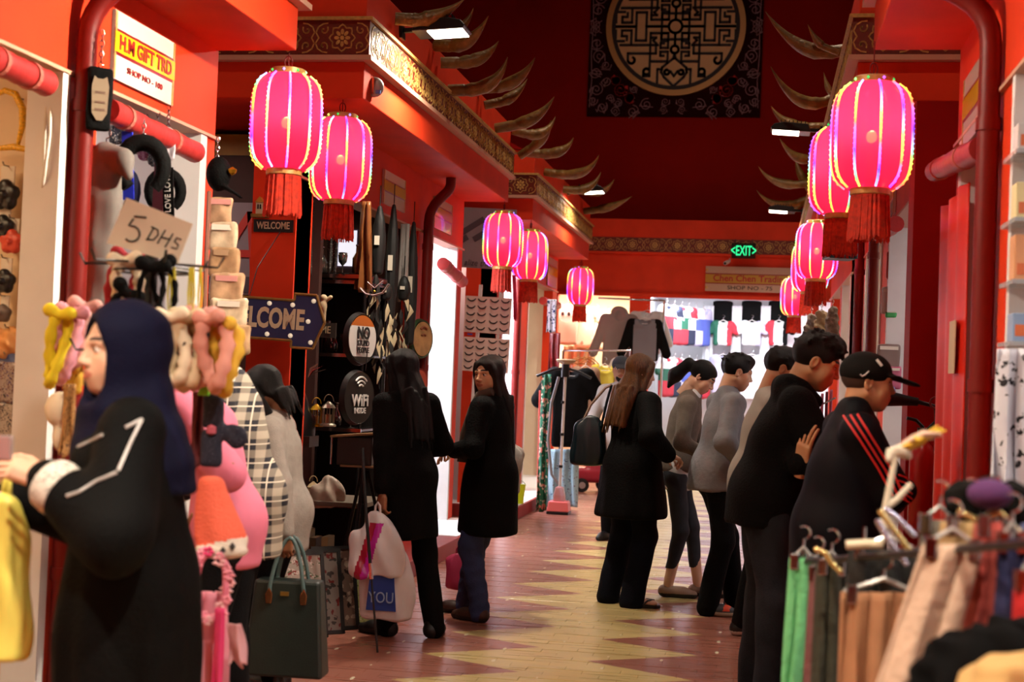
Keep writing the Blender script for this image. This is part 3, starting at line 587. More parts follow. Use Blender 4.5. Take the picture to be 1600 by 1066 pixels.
# ---------------------------------------------------------------- signed distance modelling kit
class Fld:
    def __init__(s, lo, hi, h):
        s.h = h; s.lo = np.array(lo, float); n = np.ceil((np.array(hi)-s.lo)/h).astype(int)+1; s.n = n
        s.ax = [s.lo[i]+h*np.arange(n[i]) for i in range(3)]; s.D = np.full(n, 1., np.float32)
    def sl(s, lo, hi):
        a = np.clip(np.floor((np.array(lo)-s.lo)/s.h).astype(int), 0, s.n-1); b = np.clip(np.ceil((np.array(hi)-s.lo)/s.h).astype(int)+1, 1, s.n)
        if np.any(b <= a): return None
        return tuple(slice(i, j) for i, j in zip(a, b)), (s.ax[0][a[0]:b[0], None, None], s.ax[1][None, a[1]:b[1], None], s.ax[2][None, None, a[2]:b[2]])
    def put(s, lo, hi, fn, k=0., op='u'):
        m = k+2.5*s.h; q = s.sl(np.array(lo)-m, np.array(hi)+m)
        if q is None: return s
        i, (X, Y, Z) = q; d = fn(X, Y, Z); a = s.D[i]
        if op == 'u':
            if k > 0: hh = np.clip(.5+.5*(a-d)/k, 0, 1); s.D[i] = a+(d-a)*hh-k*hh*(1-hh)
            else: s.D[i] = np.minimum(a, d)
        elif op == 's':
            d = -d
            if k > 0: hh = np.clip(.5-.5*(a-d)/k, 0, 1); s.D[i] = a+(d-a)*hh+k*hh*(1-hh)
            else: s.D[i] = np.maximum(a, d)
        return s
    def rc(s, a, b, ra, rb, k=.02, op='u', flat=None):
        """tapered capsule; flat=(axis vector, factor) squashes it along an axis"""
        a, b = np.array(a, float), np.array(b, float); R = max(ra, rb)*1.35; ab = b-a; L2 = max(ab@ab, 1e-9)
        def fn(X, Y, Z):
            px, py, pz = X-a[0], Y-a[1], Z-a[2]; t = np.clip((px*ab[0]+py*ab[1]+pz*ab[2])/L2, 0, 1)
            qx, qy, qz = px-t*ab[0], py-t*ab[1], pz-t*ab[2]
            if flat is not None:
                n, q = flat; e = (qx*n[0]+qy*n[1]+qz*n[2])*(1/q-1); qx, qy, qz = qx+e*n[0], qy+e*n[1], qz+e*n[2]
            return np.sqrt(qx*qx+qy*qy+qz*qz)-(ra+(rb-ra)*t)
        return s.put(np.minimum(a, b)-R, np.maximum(a, b)+R, fn, k, op)
    def el(s, c, r, k=.02, op='u', rot=None):
        c, r = np.array(c, float), np.array(r, float); M = np.eye(3) if rot is None else np.array(Matrix.Rotation(rot[1], 3, rot[0])).T; R = np.max(r)*np.ones(3) if rot else r
        def fn(X, Y, Z):
            p = (X-c[0], Y-c[1], Z-c[2]); q = [M[i][0]*p[0]+M[i][1]*p[1]+M[i][2]*p[2] for i in range(3)] if rot else p
            a = np.sqrt((q[0]/r[0])**2+(q[1]/r[1])**2+(q[2]/r[2])**2); b = np.sqrt((q[0]/r[0]**2)**2+(q[1]/r[1]**2)**2+(q[2]/r[2]**2)**2)+1e-9
            return a*(a-1)/b
        return s.put(c-R, c+R, fn, k, op)
    def box(s, c, hs, rad=.01, k=.01, op='u', rz=0.):
        c, hs = np.array(c, float), np.array(hs, float); co, si = math.cos(rz), math.sin(rz); R = np.array([np.hypot(hs[0], hs[1])]*2+[hs[2]]) if rz else hs
        def fn(X, Y, Z):
            x, y, z = X-c[0], Y-c[1], Z-c[2]
            if rz: x, y = x*co+y*si, -x*si+y*co
            qx, qy, qz = abs(x)-hs[0]+rad, abs(y)-hs[1]+rad, abs(z)-hs[2]+rad
            return np.sqrt(np.maximum(qx, 0)**2+np.maximum(qy, 0)**2+np.maximum(qz, 0)**2)+np.minimum(np.maximum(qx, np.maximum(qy, qz)), 0)-rad
        return s.put(c-R-rad, c+R+rad, fn, k, op)
    def loft(s, rings, k=.03, op='u', fold=None, cap=.02):
        """rings (z, cx, cy, rx, ry) from low to high; fold=(n, amp at bottom, amp at top, phase)"""
        A = np.array(rings, float); z = A[:, 0]; mx = A[:, 3].max()*1.25; my = A[:, 4].max()*1.25
        lo = [A[:, 1].min()-mx, A[:, 2].min()-my, z[0]-.03]; hi = [A[:, 1].max()+mx, A[:, 2].max()+my, z[-1]+.03]
        def sm(Z, c):
            zz = np.linspace(z[0], z[-1], 80); v = np.interp(zz, z, A[:, c]); n = max(1, int(80/len(z)/1.5)); kx = np.ones(2*n+1)/(2*n+1); v = np.convolve(np.pad(v, n, 'edge'), kx, 'valid'); return np.interp(Z, zz, v)
        def fn(X, Y, Z):
            x, y = X-sm(Z, 1), Y-sm(Z, 2); rx, ry = sm(Z, 3), sm(Z, 4)
            if fold is not None:
                n, a0, a1, ph = fold; t = np.clip((Z-z[0])/(z[-1]-z[0]), 0, 1); am = a0+(a1-a0)*t; th = np.arctan2(y/ry, x/rx); g = 1+am*(np.sin(n*th+ph+2*t)+.5*np.sin((n*2-1)*th+ph*2-t))
                rx, ry = rx*g, ry*g
            d = (np.sqrt((x/rx)**2+(y/ry)**2)-1)*np.minimum(rx, ry); e = np.maximum(z[0]-Z, Z-z[-1])+cap; d = d+cap
            return np.where((d > 0) & (e > 0), np.sqrt(np.maximum(d, 0)**2+np.maximum(e, 0)**2), np.maximum(d, e))-cap
        return s.put(lo, hi, fn, k, op)
    def cut(s, p, n):
        p, n = np.array(p, float), np.array(n, float); n /= np.linalg.norm(n)
        X, Y, Z = s.ax[0][:, None, None], s.ax[1][None, :, None], s.ax[2][None, None, :]
        s.D = np.maximum(s.D, ((X-p[0])*n[0]+(Y-p[1])*n[1]+(Z-p[2])*n[2]).astype(np.float32)); return s
    def wob(s, amp, f=14., seed=0., stretch=(1, 1, .5)):
        X, Y, Z = s.ax[0][:, None, None]*stretch[0], s.ax[1][None, :, None]*stretch[1], s.ax[2][None, None, :]*stretch[2]
        a = np.sin(f*X+1.7*np.sin(f*.61*Z+seed)+seed)*np.sin(f*.83*Y+1.3*np.sin(f*.7*X+seed*2)+2*seed); b = np.sin(f*2.1*Z+2*np.sin(f*.9*Y+seed)+f*X); s.D = s.D+(amp*(a+.5*b)).astype(np.float32); return s
    def surf(s):
        D = s.D; D[0] = D[-1] = 1; D[:, 0] = D[:, -1] = 1; D[:, :, 0] = D[:, :, -1] = 1
        ins = D < 0; nx, ny, nz = D.shape; acc = np.zeros((nx-1, ny-1, nz-1, 3), np.float32); cnt = np.zeros((nx-1, ny-1, nz-1), np.float32); E = []
        for ax in range(3):
            s0 = [slice(None)]*3; s1 = [slice(None)]*3; s0[ax] = slice(0, -1); s1[ax] = slice(1, None)
            c = ins[tuple(s0)] != ins[tuple(s1)]; I = np.argwhere(c); a = D[tuple(s0)][c]; b = D[tuple(s1)][c]; t = a/(a-b); P = I.astype(np.float32); P[:, ax] += t
            o1, o2 = [(1, 2), (2, 0), (0, 1)][ax]; E.append((ax, I, ins[tuple(s0)][c], o1, o2))
            for d1 in (0, -1):
                for d2 in (0, -1):
                    J = I.copy(); J[:, o1] += d1; J[:, o2] += d2; np.add.at(acc, tuple(J.T), P); np.add.at(cnt, tuple(J.T), 1)
        m = cnt > 0; idx = np.full(m.shape, -1); idx[m] = np.arange(m.sum()); V = acc[m]/cnt[m][:, None]*s.h+s.lo; Fs = []
        for ax, I, inside, o1, o2 in E:
            q = []
            for d1, d2 in ((0, 0), (-1, 0), (-1, -1), (0, -1)): J = I.copy(); J[:, o1] += d1; J[:, o2] += d2; q.append(idx[tuple(J.T)])
            q = np.stack(q, 1); q[~inside] = q[~inside][:, ::-1]; Fs.append(q)
        return V, np.concatenate(Fs)
def npmesh(name, V, Fq, mi=None):
    me = bpy.data.meshes.new(name); nf = len(Fq); me.vertices.add(len(V)); me.vertices.foreach_set('co', np.asarray(V, np.float32).ravel()); me.loops.add(nf*4); me.loops.foreach_set('vertex_index', np.asarray(Fq, np.int32).ravel())
    me.polygons.add(nf); me.polygons.foreach_set('loop_start', np.arange(0, nf*4, 4, dtype=np.int32)); me.polygons.foreach_set('use_smooth', np.ones(nf, bool))
    if mi is not None: me.polygons.foreach_set('material_index', np.asarray(mi, np.int32))
    me.update(); me.validate(); return me
def fobj(name, fld, mats, parent=None, mfn=None, **kw):
    V, Q = fld.surf(); mi = None
    if mfn is not None: mi = mfn(V[Q].mean(1))
    return obj(name, npmesh(name, V, Q, mi), mats, parent, **kw)
# ---------------------------------------------------------------- heads and hands
def head_field(fem=0., h=.0048, jaw=1., full=0.):
    f = Fld((-.1, -.13, -.2), (.1, .14, .14), h); k = .025
    f.el((0, -.012, .035), (.074, .094, .080), k); f.el((0, .028, -.02), (.060+.004*full, .060, .088), k)
    f.el((0, .050, -.088), (.028*jaw, .028, .024), k)
    for s in (-1, 1):
        f.rc((s*.052*jaw, -.008, -.045), (s*.022, .055, -.09), .017, .016, k); f.el((s*.038, .056, -.022), (.026, .022, .024), k); f.el((s*.04, .045, -.05), (.022+.006*full, .024, .03), k)
        f.rc((s*.012, .084, .024), (s*.046, .070, .022), .011-.003*fem, .009, .018)
    f.el((0, .066, -.056), (.036, .026, .028), k)
    for s in (-1, 1): f.el((s*.031, .092, .004), (.019, .016, .0115), .012, 's')
    f.rc((0, .083, .016), (0, .104, -.024), .0085, .0105, .014); f.el((0, .105, -.028), (.0125, .0105, .0095), .006)
    for s in (-1, 1): f.el((s*.0125, .095, -.031), (.0085, .010, .008), .006); f.el((s*.031, .0735, .004), (.0135, .0125, .0125), .002)
    f.el((0, .0895, -.054), (.024, .0095, .0052), .005); f.el((0, .0875, -.064), (.020, .0095, .0062), .005); f.el((0, .101, -.0588), (.027, .0085, .0012), .002, 's')
    f.rc((0, -.035, -.06), (0, -.045, -.2), .052-.006*fem, .055-.006*fem, .03)
    for s in (-1, 1): f.el((s*.074, -.012, -.004), (.0075, .018, .031), .006, rot=('X', -.2)); f.el((s*.08, -.008, -.002), (.006, .010, .018), .004, 's')
    return f
def head_mi(C):
    x, y, z = abs(C[:, 0]), C[:, 1], C[:, 2]; m = np.zeros(len(C), int)
    m[(y > .078) & (x < .026) & (z > -.071) & (z < -.0485) & ((z+.0595)**2/.0115**2+x**2/.026**2 < 1)] = 1
    br = .030+.004*np.cos((x-.03)*60); m[(y > .055) & (x > .011) & (x < .052) & (abs(z-br) < .0048)] = 2
    e = ((x-.031)/.0145)**2+((z-.004)/.0068)**2; m[(y > .066) & (e < 1)] = 3; m[(y > .066) & (e < 1) & ((x-.031)**2+(z-.004)**2 < .0062**2)] = 4; m[(y > .06) & (e >= 1) & (e < 1.55) & (z > .006)] = 2
    return m
_hd = {}
def head_mesh(fem, jaw=1., full=0., h=.0048):
    key = (fem, jaw, full, h)
    if key not in _hd: V, Q = head_field(fem, h, jaw, full).surf(); _hd[key] = (V, Q, head_mi(V[Q].mean(1)))
    return _hd[key]
_hn = {}
def hand_mesh(curl=.5, spread=.06, h=.0042):
    """right hand: wrist at origin, fingers along +y, palm faces -z, thumb toward -x"""
    key = (curl, spread)
    if key in _hn: return _hn[key]
    f = Fld((-.1, -.06, -.12), (.08, .21, .05), h); f.rc((0, -.05, 0), (0, .012, 0), .026, .026, .015, flat=((0, 0, 1), .75)); f.box((0, .052, 0), (.04, .045, .0135), .012, .012)
    for i, (x, L, r) in enumerate(((-.030, .072, .0088), (-.010, .080, .0092), (.011, .075, .0088), (.030, .058, .0076))):
        p = np.array([x, .092, 0.]); a = 0.; sp = (i-1.5)*spread
        for j, q in enumerate((.45, .32, .26)):
            a += curl*(.55 if j == 0 else .75)+.04*i; d = np.array([math.sin(sp), math.cos(a), -math.sin(a)]); d /= np.linalg.norm(d); e = p+d*L*q*(1.15); f.rc(p, e, r*(1-.08*j), r*(.95-.08*j), .003); p = e
    p = np.array([-.036, .02, -.004])
    for L, d, r in ((.044, (-.62, .72, -.28), .0125), (.032, (-.30, .86, -.42), .0105), (.026, (-.05, .9, -.5), .0092)): d = np.array(d)/np.linalg.norm(d); e = p+d*L; f.rc(p, e, r, r*.9, .006); p = e
    V, Q = f.surf(); _hn[key] = (V, Q); return V, Q
def frame(y, z):
    """rotation whose y axis is y and whose z axis is near z"""
    y = np.array(y, float); y /= np.linalg.norm(y); z = np.array(z, float); z -= y*(z@y); z /= np.linalg.norm(z); return np.stack([np.cross(y, z), y, z], 1)
def rotm(ax, a): return np.array(Matrix.Rotation(a, 3, ax))
SKIN = {}
def skin(c):
    if c not in SKIN:
        m = mat('skin_'+c, c, .5, var=.06, vs=9); b = m.node_tree.nodes['Principled BSDF']; b.inputs['Subsurface Weight'].default_value = .12; b.inputs['Subsurface Radius'].default_value = (.02, .008, .004); b.inputs['Subsurface Scale'].default_value = .5
        r = lin(c); SKIN[c] = [m, mat('lips_'+c, (r[0]*.72, r[1]*.40, r[2]*.42), .4), mat('brow_hair', '140d0a', .7), mat('eye_white', 'd8d2c8', .2), mat('iris_dark', '1a0e08', .15)]
    return SKIN[c]
HAIRK = mat('hair_black', '080605', .45, spec=.25, var=.5, vs=30, bump=.6, bs=70, stretch=(9, 9, .6))
HAIRB = mat('hair_brown', '5a3818', .42, spec=.35, var=.6, vs=22, bump=.6, bs=60, stretch=(9, 9, .5))
HAIRD = mat('hair_darkbrown', '1c0f0a', .42, spec=.3, var=.6, vs=26, bump=.6, bs=60, stretch=(9, 9, .5))
class Person:
    """standing figure. local frame: x right, y forward, z up, origin on the floor between the feet"""
    def __init__(s, loc, heading, H=1.65, lean=0., skinc='b98a68', fem=0., jaw=1., full=0., build=1., headyaw=0., headpitch=0., headroll=0., feet=((-.1, 0), (.1, 0)), sway=(0, 0), hs=1., h=.013, hunch=0.):
        s.H, s.h, s.fem, s.b = H, h, fem, build; s.skin = skin(skinc); s.loc = loc; s.hd = math.radians(heading)
        k = H/1.7; s.k = k; la = math.radians(lean)
        s.pel = np.array([sway[0], sway[1], .918*k]); s.dir = np.array([0, math.sin(la), math.cos(la)])
        s.waist = s.pel+s.dir*.16*k; s.chest = s.pel+s.dir*.372*k; hu = math.radians(lean+hunch*1.0); d2 = np.array([0, math.sin(hu), math.cos(hu)])
        s.sh = s.chest+d2*.12*k; s.neck = s.sh+d2*.045*k; hl = math.radians(lean*.5+hunch); s.hc = s.neck+np.array([0, math.sin(hl), math.cos(hl)])*.128*k+np.array([0, .034, 0])*k
        sw = (.175-.02*fem)*k*build**.5; s.shl = [s.sh+np.array([-sw, 0, -.035*k]), s.sh+np.array([sw, 0, -.035*k])]
        s.hip = [s.pel+np.array([-.085*k, 0, -.02]), s.pel+np.array([.085*k, 0, -.02])]
        s.ank = [np.array([feet[0][0], feet[0][1], .085]), np.array([feet[1][0], feet[1][1], .085])]; s.knee = []
        for i in (0, 1):
            a, b = s.hip[i], s.ank[i]; L1, L2 = .42*k, .40*k; v = b-a; d = min(np.linalg.norm(v), (L1+L2)*.999); v = v/np.linalg.norm(v); x = (L1*L1-L2*L2+d*d)/(2*d); hh = math.sqrt(max(L1*L1-x*x, 0)); f = np.array([(-.15, .15)[i], 1, 0]); f -= v*(f@v); f /= np.linalg.norm(f); s.knee.append(a+v*x+f*hh)
        s.elb = [None, None]; s.wri = [None, None]; s.hand = [None, None]; s.hy, s.hp, s.hr, s.hs = map(float, (headyaw, headpitch, headroll, hs)); s.jaw, s.full = jaw, full; s.toe = [0., 0.]; s.parts = []
    def arm(s, i, wrist, pole, hand=None, curl=.5, up=(0, 0, 1)):
        a, b = s.shl[i], np.array(wrist, float)*np.array([1, 1, 1]); k = s.k; L1, L2 = .285*k, .255*k; v = b-a; d = np.linalg.norm(v); v = v/d; d2 = min(d, (L1+L2)*.999); b = a+v*d2; x = (L1*L1-L2*L2+d2*d2)/(2*d2); hh = math.sqrt(max(L1*L1-x*x, 0)); f = np.array(pole, float); f -= v*(f@v); f /= np.linalg.norm(f)+1e-9
        s.elb[i] = a+v*x+f*hh; s.wri[i] = b; dr = np.array(hand, float) if hand is not None else (b-s.elb[i]); s.hand[i] = (dr, np.array(up, float), curl); return s
    def Rh(s): return rotm('Z', -math.radians(s.hy)) @ rotm('X', math.radians(-s.hp)) @ rotm('Y', math.radians(s.hr))
    def box(s, pad=.05):
        P = np.array([s.pel, s.chest, s.sh, s.neck]+s.shl+s.hip+s.knee+s.ank+[e for e in s.elb+s.wri if e is not None]); return P.min(0)-.28, P.max(0)+.28
    def body(s, name, label, cat='person', headh=.0048, bare=0., group=None):
        lo, hi = s.box(); f = Fld((lo[0], lo[1], -.02), hi, .014); k = s.k
        f.loft([(s.pel[2]-.08, s.pel[0], s.pel[1], .11, .08), (s.waist[2], s.waist[0], s.waist[1], .10, .075), (s.chest[2], s.chest[0], s.chest[1], .12, .08), (s.sh[2]+.02, s.sh[0], s.sh[1], .09, .05)], .03)
        Rh = s.Rh(); f.rc(s.sh, s.hc+Rh@np.array([0, -.04, -.1]), .05, .046, .03)
        for i in (0, 1):
            f.rc(s.hip[i], s.knee[i], .07*k, .05*k, .02); f.rc(s.knee[i], s.ank[i]+[0, -.01, 0], .05*k, .036*k, .02); t = s.toe[i]; fd = np.array([math.sin(t), math.cos(t), 0])
            f.rc(s.ank[i]+[0, 0, -.045], s.ank[i]+fd*.13+[0, 0, -.058], .036, .030, .02, flat=((0, 0, 1), .8))
            if s.elb[i] is not None: f.rc(s.sh+[0, 0, -.02], s.shl[i], .05, .048, .02); f.rc(s.shl[i], s.elb[i], .045*k, .036*k, .02); f.rc(s.elb[i], s.wri[i], .038*k, .026*k, .02)
        f.cut((0, 0, .012), (0, 0, -1)); V, Q = f.surf(); Vs, Qs, Ms = [V], [Q], [np.zeros(len(Q), int)]; n = len(V)
        hv, hq, hm = head_mesh(s.fem, s.jaw, s.full, headh); sc = k*s.hs*(.97 if s.fem else 1.); Vs.append((hv*sc)@Rh.T+s.hc); Qs.append(hq+n); Ms.append(hm); n += len(hv)
        for i in (0, 1):
            if s.hand[i] is None: continue
            d, up, curl = s.hand[i]; hv, hq = hand_mesh(curl); hv = hv.copy(); hq = hq.copy()
            if i == 0: hv[:, 0] *= -1; hq = hq[:, ::-1]
            Vs.append((hv*k*(.94 if s.fem else 1.02))@frame(d, up).T+s.wri[i]); Qs.append(hq+n); Ms.append(np.zeros(len(hq), int)); n += len(hv)
        me = npmesh(name, np.concatenate(Vs), np.concatenate(Qs), np.concatenate(Ms)); o = obj(name, me, s.skin, None, loc=(s.loc[0], s.loc[1], 0)); o.rotation_euler = (0, 0, -s.hd); s.o = o; tag(o, label, cat, group); return o
    def cloth(s, name, mats, fn, wob=.004, f=14., seed=1., h=None, mfn=None, lo=None, hi=None, st=(1, 1, .5), cuts=()):
        a, b = s.box(); q = Fld((a[0], a[1], -.02) if lo is None else lo, b if hi is None else hi, h or s.h); fn(q)
        if wob: q.wob(wob, f, seed, st)
        for c in cuts: q.cut(*c)
        return fobj(name, q, mats, s.o, mfn)
    def sleeves(s, f, ra=.062, rm=.056, rw=.045, cut=1.0, k=.03):
        for i in (0, 1):
            if s.elb[i] is None: continue
            f.rc(s.shl[i]+[0, 0, -.005], s.elb[i], ra*s.k, rm*s.k, k); e = s.elb[i]+(s.wri[i]-s.elb[i])*cut; f.rc(s.elb[i], e, rm*s.k, rw*s.k, k)
    def torso(s, f, hem, bw=1., bd=1., hemw=None, bust=0., belly=0., k=.03, fold=None, hips=None, inner=1.):
        B = s.b; kk = s.k; c = lambda P: (P[0], P[1]); R = []
        hw = hips or (.170 if not s.fem else .176)*B*bw*kk
        z0 = hem*kk; hx = hemw or hw
        if z0 < s.pel[2]-.05: R.append((z0, *c(s.pel), hx, hx*.86*bd)); R.append((s.pel[2], *c(s.pel), hw, hw*.82*bd))
        else: R.append((z0, *c(s.pel), hw, hw*.82*bd))
        R.append((s.waist[2], s.waist[0], s.waist[1]+belly*.5, (.150-.012*s.fem)*B*bw*kk+belly*.3, .112*B*bd*kk+belly)); R.append((s.chest[2]-.03, s.chest[0], s.chest[1]+.01, (.172-.012*s.fem)*B*bw*kk, .122*B*bd*kk)); R.append((s.sh[2]-.035*kk, s.sh[0], s.sh[1], (.165-.01*s.fem)*B*kk*inner, .092*B*kk*inner)); R.append((s.sh[2]+.03*kk, s.sh[0], s.sh[1]-.005, .085*kk, .068*kk))
        f.loft(R, k, fold=fold)
        if z0 < s.pel[2]+.02: f.el(s.pel+[0, -.015, .03], np.array([.172, .148, .15])*B*kk, .05)
        f.rc(s.chest, s.sh+(s.neck-s.sh)*.55, .09*kk*inner, .066*kk, .05)
        for i in (0, 1): f.rc(s.sh+[0, -.005, -.01], s.shl[i]*inner+s.sh*(1-inner), .062*kk*inner, .062*kk*inner, .03)
        if bust:
            for sx in (-1, 1): f.el(s.chest+np.array([sx*.07, .085*B, -.01])*kk, np.array([.07, .06, .07])*bust*kk, .04)
    def legs(s, f, rt=.095, rk=.068, ra=.055, hem=.07, k=.03, hips=.148, seat=.05):
        kk = s.k; f.loft([(s.pel[2]-.12*kk, s.pel[0], s.pel[1], hips*.92*kk*s.b, hips*.70*kk*s.b), (s.pel[2], s.pel[0], s.pel[1]-.01, hips*kk*s.b, hips*.74*kk*s.b), (s.pel[2]+.10*kk, s.waist[0], s.waist[1]*.6+s.pel[1]*.4, hips*.8*kk*s.b, hips*.6*kk*s.b)], .03)
        for i in (0, 1):
            f.el(s.hip[i]+[0, -.022*kk, -.035], np.array([.076, .074, .10])*kk*s.b, .05); f.rc(s.hip[i]+[0, 0, -.02], s.knee[i], rt*kk*s.b, rk*kk, k); e = s.knee[i]+(s.ank[i]-s.knee[i])*(1+(.085-hem)/max(.2, s.knee[i][2]-.085)); f.rc(s.knee[i], e+[0, -.012, 0], rk*kk, ra*kk, k)
    def shoes(s, mats, sole=True, name='shoe', low=False):
        for i in (0, 1):
            t = s.toe[i]; fd = np.array([math.sin(t), math.cos(t), 0]); a = s.ank[i]; q = Fld(a+[-.22, -.22, -.1], a+[.22, .24, .07], .008)
            q.rc(a+[0, 0, -.045]-fd*.035, a+fd*.10+[0, 0, -.052], .046, .042, .02, flat=((0, 0, 1), .95)); q.rc(a+fd*.08+[0, 0, -.055], a+fd*.165+[0, 0, -.062], .042, .030, .02)
            if not low: q.rc(a+[0, 0, -.03]-fd*.02, a+[0, 0, .01]-fd*.02, .045, .044, .02)
            q.cut((0, 0, .001), (0, 0, -1)); fobj(name, q, mats, s.o, (lambda C: (C[:, 2] < .028).astype(int)) if sole else None)
    def hair(s, m, fn, h=.007, wob=.003, f=60., seed=0., name='hair', lo=(-.2, -.24, -.75), hi=(.2, .2, .2), st=(1, 1, .12)):
        q = Fld(lo, hi, h); fn(q)
        if wob: q.wob(wob, f, seed, st)
        V, Q = q.surf(); R = s.Rh(); V = (V*s.k*s.hs)@R.T+s.hc; return obj(name, npmesh(name, V, Q), m, s.o)
def hair_short(q, top=.016, back=-.05, front=.062):
    q.el((0, -.016, .040), (.083, .104, .086+top*.3), .01)
    q.el((0, .03, .085+top*.4), (.062, .07, .03+top), .02)
    q.el((0, .135, -.035), (.12, .095, .100), .012, 's'); q.box((0, .0, -.16), (.2, .2, .16+back), .01, .02, 's')
    for sx in (-1, 1): q.el((sx*.085, .0, -.015), (.03, .032, .042), .008, 's'); q.el((sx*.1, .06, -.03), (.05, .06, .06), .01, 's')
    rg = random.Random(int(top*1000)+8)
    for _ in range(40):
        a, e = rg.uniform(0, 2*PI), rg.uniform(.1, 1.5); d = np.array([math.cos(a)*math.cos(e), math.sin(a)*math.cos(e), math.sin(e)]); p = np.array([0, -.015, .04])+d*[.079, .1, .086]
        if not (p[1] > .06 and p[2] < .08): q.rc(p, p+d*.01+np.array([rg.uniform(-.015, .015), rg.uniform(-.01, .02), .002]), .010, .004, .008)
def hair_long(L=.55, wd=.10, dp=.05, part=True, y0=-.065, front=.0, lx=0.):
    def fn(q):
        q.el((0, -.016, .038), (.086, .106, .090), .01)
        q.loft([(-L, lx, y0-.035, wd*1.0, dp*.9), (-L*.6, lx*.6, y0-.03, wd*1.12, dp*1.1), (-L*.3, 0, y0-.01, wd*.98, dp*1.25), (-.06, 0, y0+.012, .082, .07), (.03, 0, y0+.03, .07, .06)], .03, cap=.01)
        for sx in (-1, 1): q.rc((sx*.070, .030, .03), (sx*.082, .0, -.13-front), .022, .026, .02); q.rc((sx*.058, .05, .068), (sx*.078, .03, .0), .016, .018, .02)
        q.el((0, .137, -.014), (.068, .086, .114), .012, 's')
        rg = random.Random(int(L*100))
        for i in range(22):
            a = PI*(i+.5)/22+PI; x, y = lx+wd*1.0*math.cos(a), y0-.02+dp*1.1*math.sin(a); zt = -L*rg.uniform(.3, .6); q.rc((x*.9, y, zt), (x*rg.uniform(.9, 1.15), y-rg.uniform(0, .02), -L-rg.uniform(-.02, .07)), .017, .004, .008)
        if part: q.box((0, .05, .135), (.003, .1, .012), .002, .006, 's')
    return fn
# ---------------------------------------------------------------- people
from mathutils.bvhtree import BVHTree
def w2l(P, p):
    d = np.array([p[0]-P.loc[0], p[1]-P.loc[1]]); c, s_ = math.cos(P.hd), math.sin(P.hd); return np.array([d[0]*c-d[1]*s_, d[0]*s_+d[1]*c, p[2]])
def feetw(loc, heading, pts):
    class Q: pass
    q = Q(); q.loc = loc; q.hd = math.radians(heading); return tuple(tuple(w2l(q, (p[0], p[1], 0))[:2]) for p in pts)
_bv = {}
def hit(o, px, py, off=.004):
    """first point of a surface met along the line of sight through a pixel (to lay trims on the cloth itself)"""
    if o.name not in _bv:
        M = o.matrix_world if o.parent is None else o.parent.matrix_basis @ o.matrix_basis
        _bv[o.name] = BVHTree.FromPolygons([M@v.co for v in o.data.vertices], [tuple(p.vertices) for p in o.data.polygons])
    d = Vector(ray(px, py)).normalized(); r = _bv[o.name].ray_cast(Vector(EYE), d)
    return None if r[0] is None else (r[0]-d*off)
def trim(o, P, px, m, r=.005, name='piping', flat=.5):
    pts = [hit(o, *q) for q in px]; pts = [p for p in pts if p is not None]
    if len(pts) < 2: return None
    B = P.o.matrix_basis.inverted(); q = MB(); q.tube([B@p for p in pts], r, 6); return q.build(name, m, P.o, smooth=60)
def dense(px, n=6):
    out = []
    for (a, b), (c, d) in zip(px[:-1], px[1:]): out += [(a+(c-a)*i/n, b+(d-b)*i/n) for i in range(n)]
    return out+[px[-1]]
BLKC = mat('cloth_black', '050505', .8, spec=.12, var=.2, vs=8, bump=.25, bs=90)
BLKC2 = mat('cloth_black_knit', '060505', .85, spec=.12, var=.2, vs=8, bump=.4, bs=120)
NAVY = mat('cloth_navy', '0a0b24', .75, spec=.12, bump=.2, bs=120)
NAVYT = mat('track_navy', '07070d', .6, spec=.12)
JEANB = mat('denim_blue', '26335c', .85, var=.25, vs=14, bump=.3, bs=160)
JEAND = mat('denim_dark', '090d18', .85, spec=.12, var=.3, vs=14, bump=.3, bs=160)
JEANK = mat('denim_black', '0c0c0e', .85, spec=.12, var=.3, vs=14, bump=.3, bs=160)
GREYK = mat('grey_knit', '6e6358', .9, var=.1, vs=30, bump=.35, bs=200)
GREYS = mat('grey_sweater', '8a8078', .9, var=.1, vs=30, bump=.35, bs=200)
GREYJ = mat('grey_jacket', '77777a', .7, var=.1, vs=10, bump=.2, bs=40)
PINKC = mat('cloth_pink', 'd8738e', .8, var=.06, vs=10)
WHITEC = mat('cloth_white', 'd8d8d8', .8)
BEIGE = mat('cloth_beige', '9c9488', .8, var=.1)
REDS = mat('stripe_red', 'd02420', .6)
SILV = mat('silver_piping', 'b8b4b0', .45, .2)
SHOEK = [mat('shoe_black', '0e0d0d', .4), mat('sole_black', '101010', .7)]
SHOEB = [mat('shoe_brown', '3a2014', .5), mat('sole_dark', '17110d', .7)]
SHOEO = [mat('shoe_grey', '3a3c40', .6), mat('sole_pale', 'c2bda8', .6), mat('shoe_orange', 'e0481c', .5)]
def plaid():
    m = mat('cloth_plaid', '1a1d2c', .8); nt = m.node_tree; b = nt.nodes['Principled BSDF']; tc = node(nt, 'ShaderNodeTexCoord'); sp = node(nt, 'ShaderNodeSeparateXYZ'); nt.links.new(tc.outputs['Object'], sp.inputs[0])
    def band(v, P, wd, ph=0.): return mth(nt, 'LESS_THAN', mth(nt, 'FRACT', mth(nt, 'MULTIPLY_ADD', v, 1/P, ph)), wd)
    u = sp.outputs[1]; v = sp.outputs[2]
    a = mth(nt, 'MULTIPLY_ADD', band(u, .075, .42), .5, mth(nt, 'MULTIPLY', band(v, .075, .42), .45)); thin = mth(nt, 'MAXIMUM', band(u, .075, .06, .3), band(v, .075, .06, .3))
    c = mixc(nt, a, '0c0e1a', 'a89c8a'); c = mixc(nt, thin, c, 'cfc5b2'); nt.links.new(c, b.inputs['Base Color']); return m
PLAID = plaid()
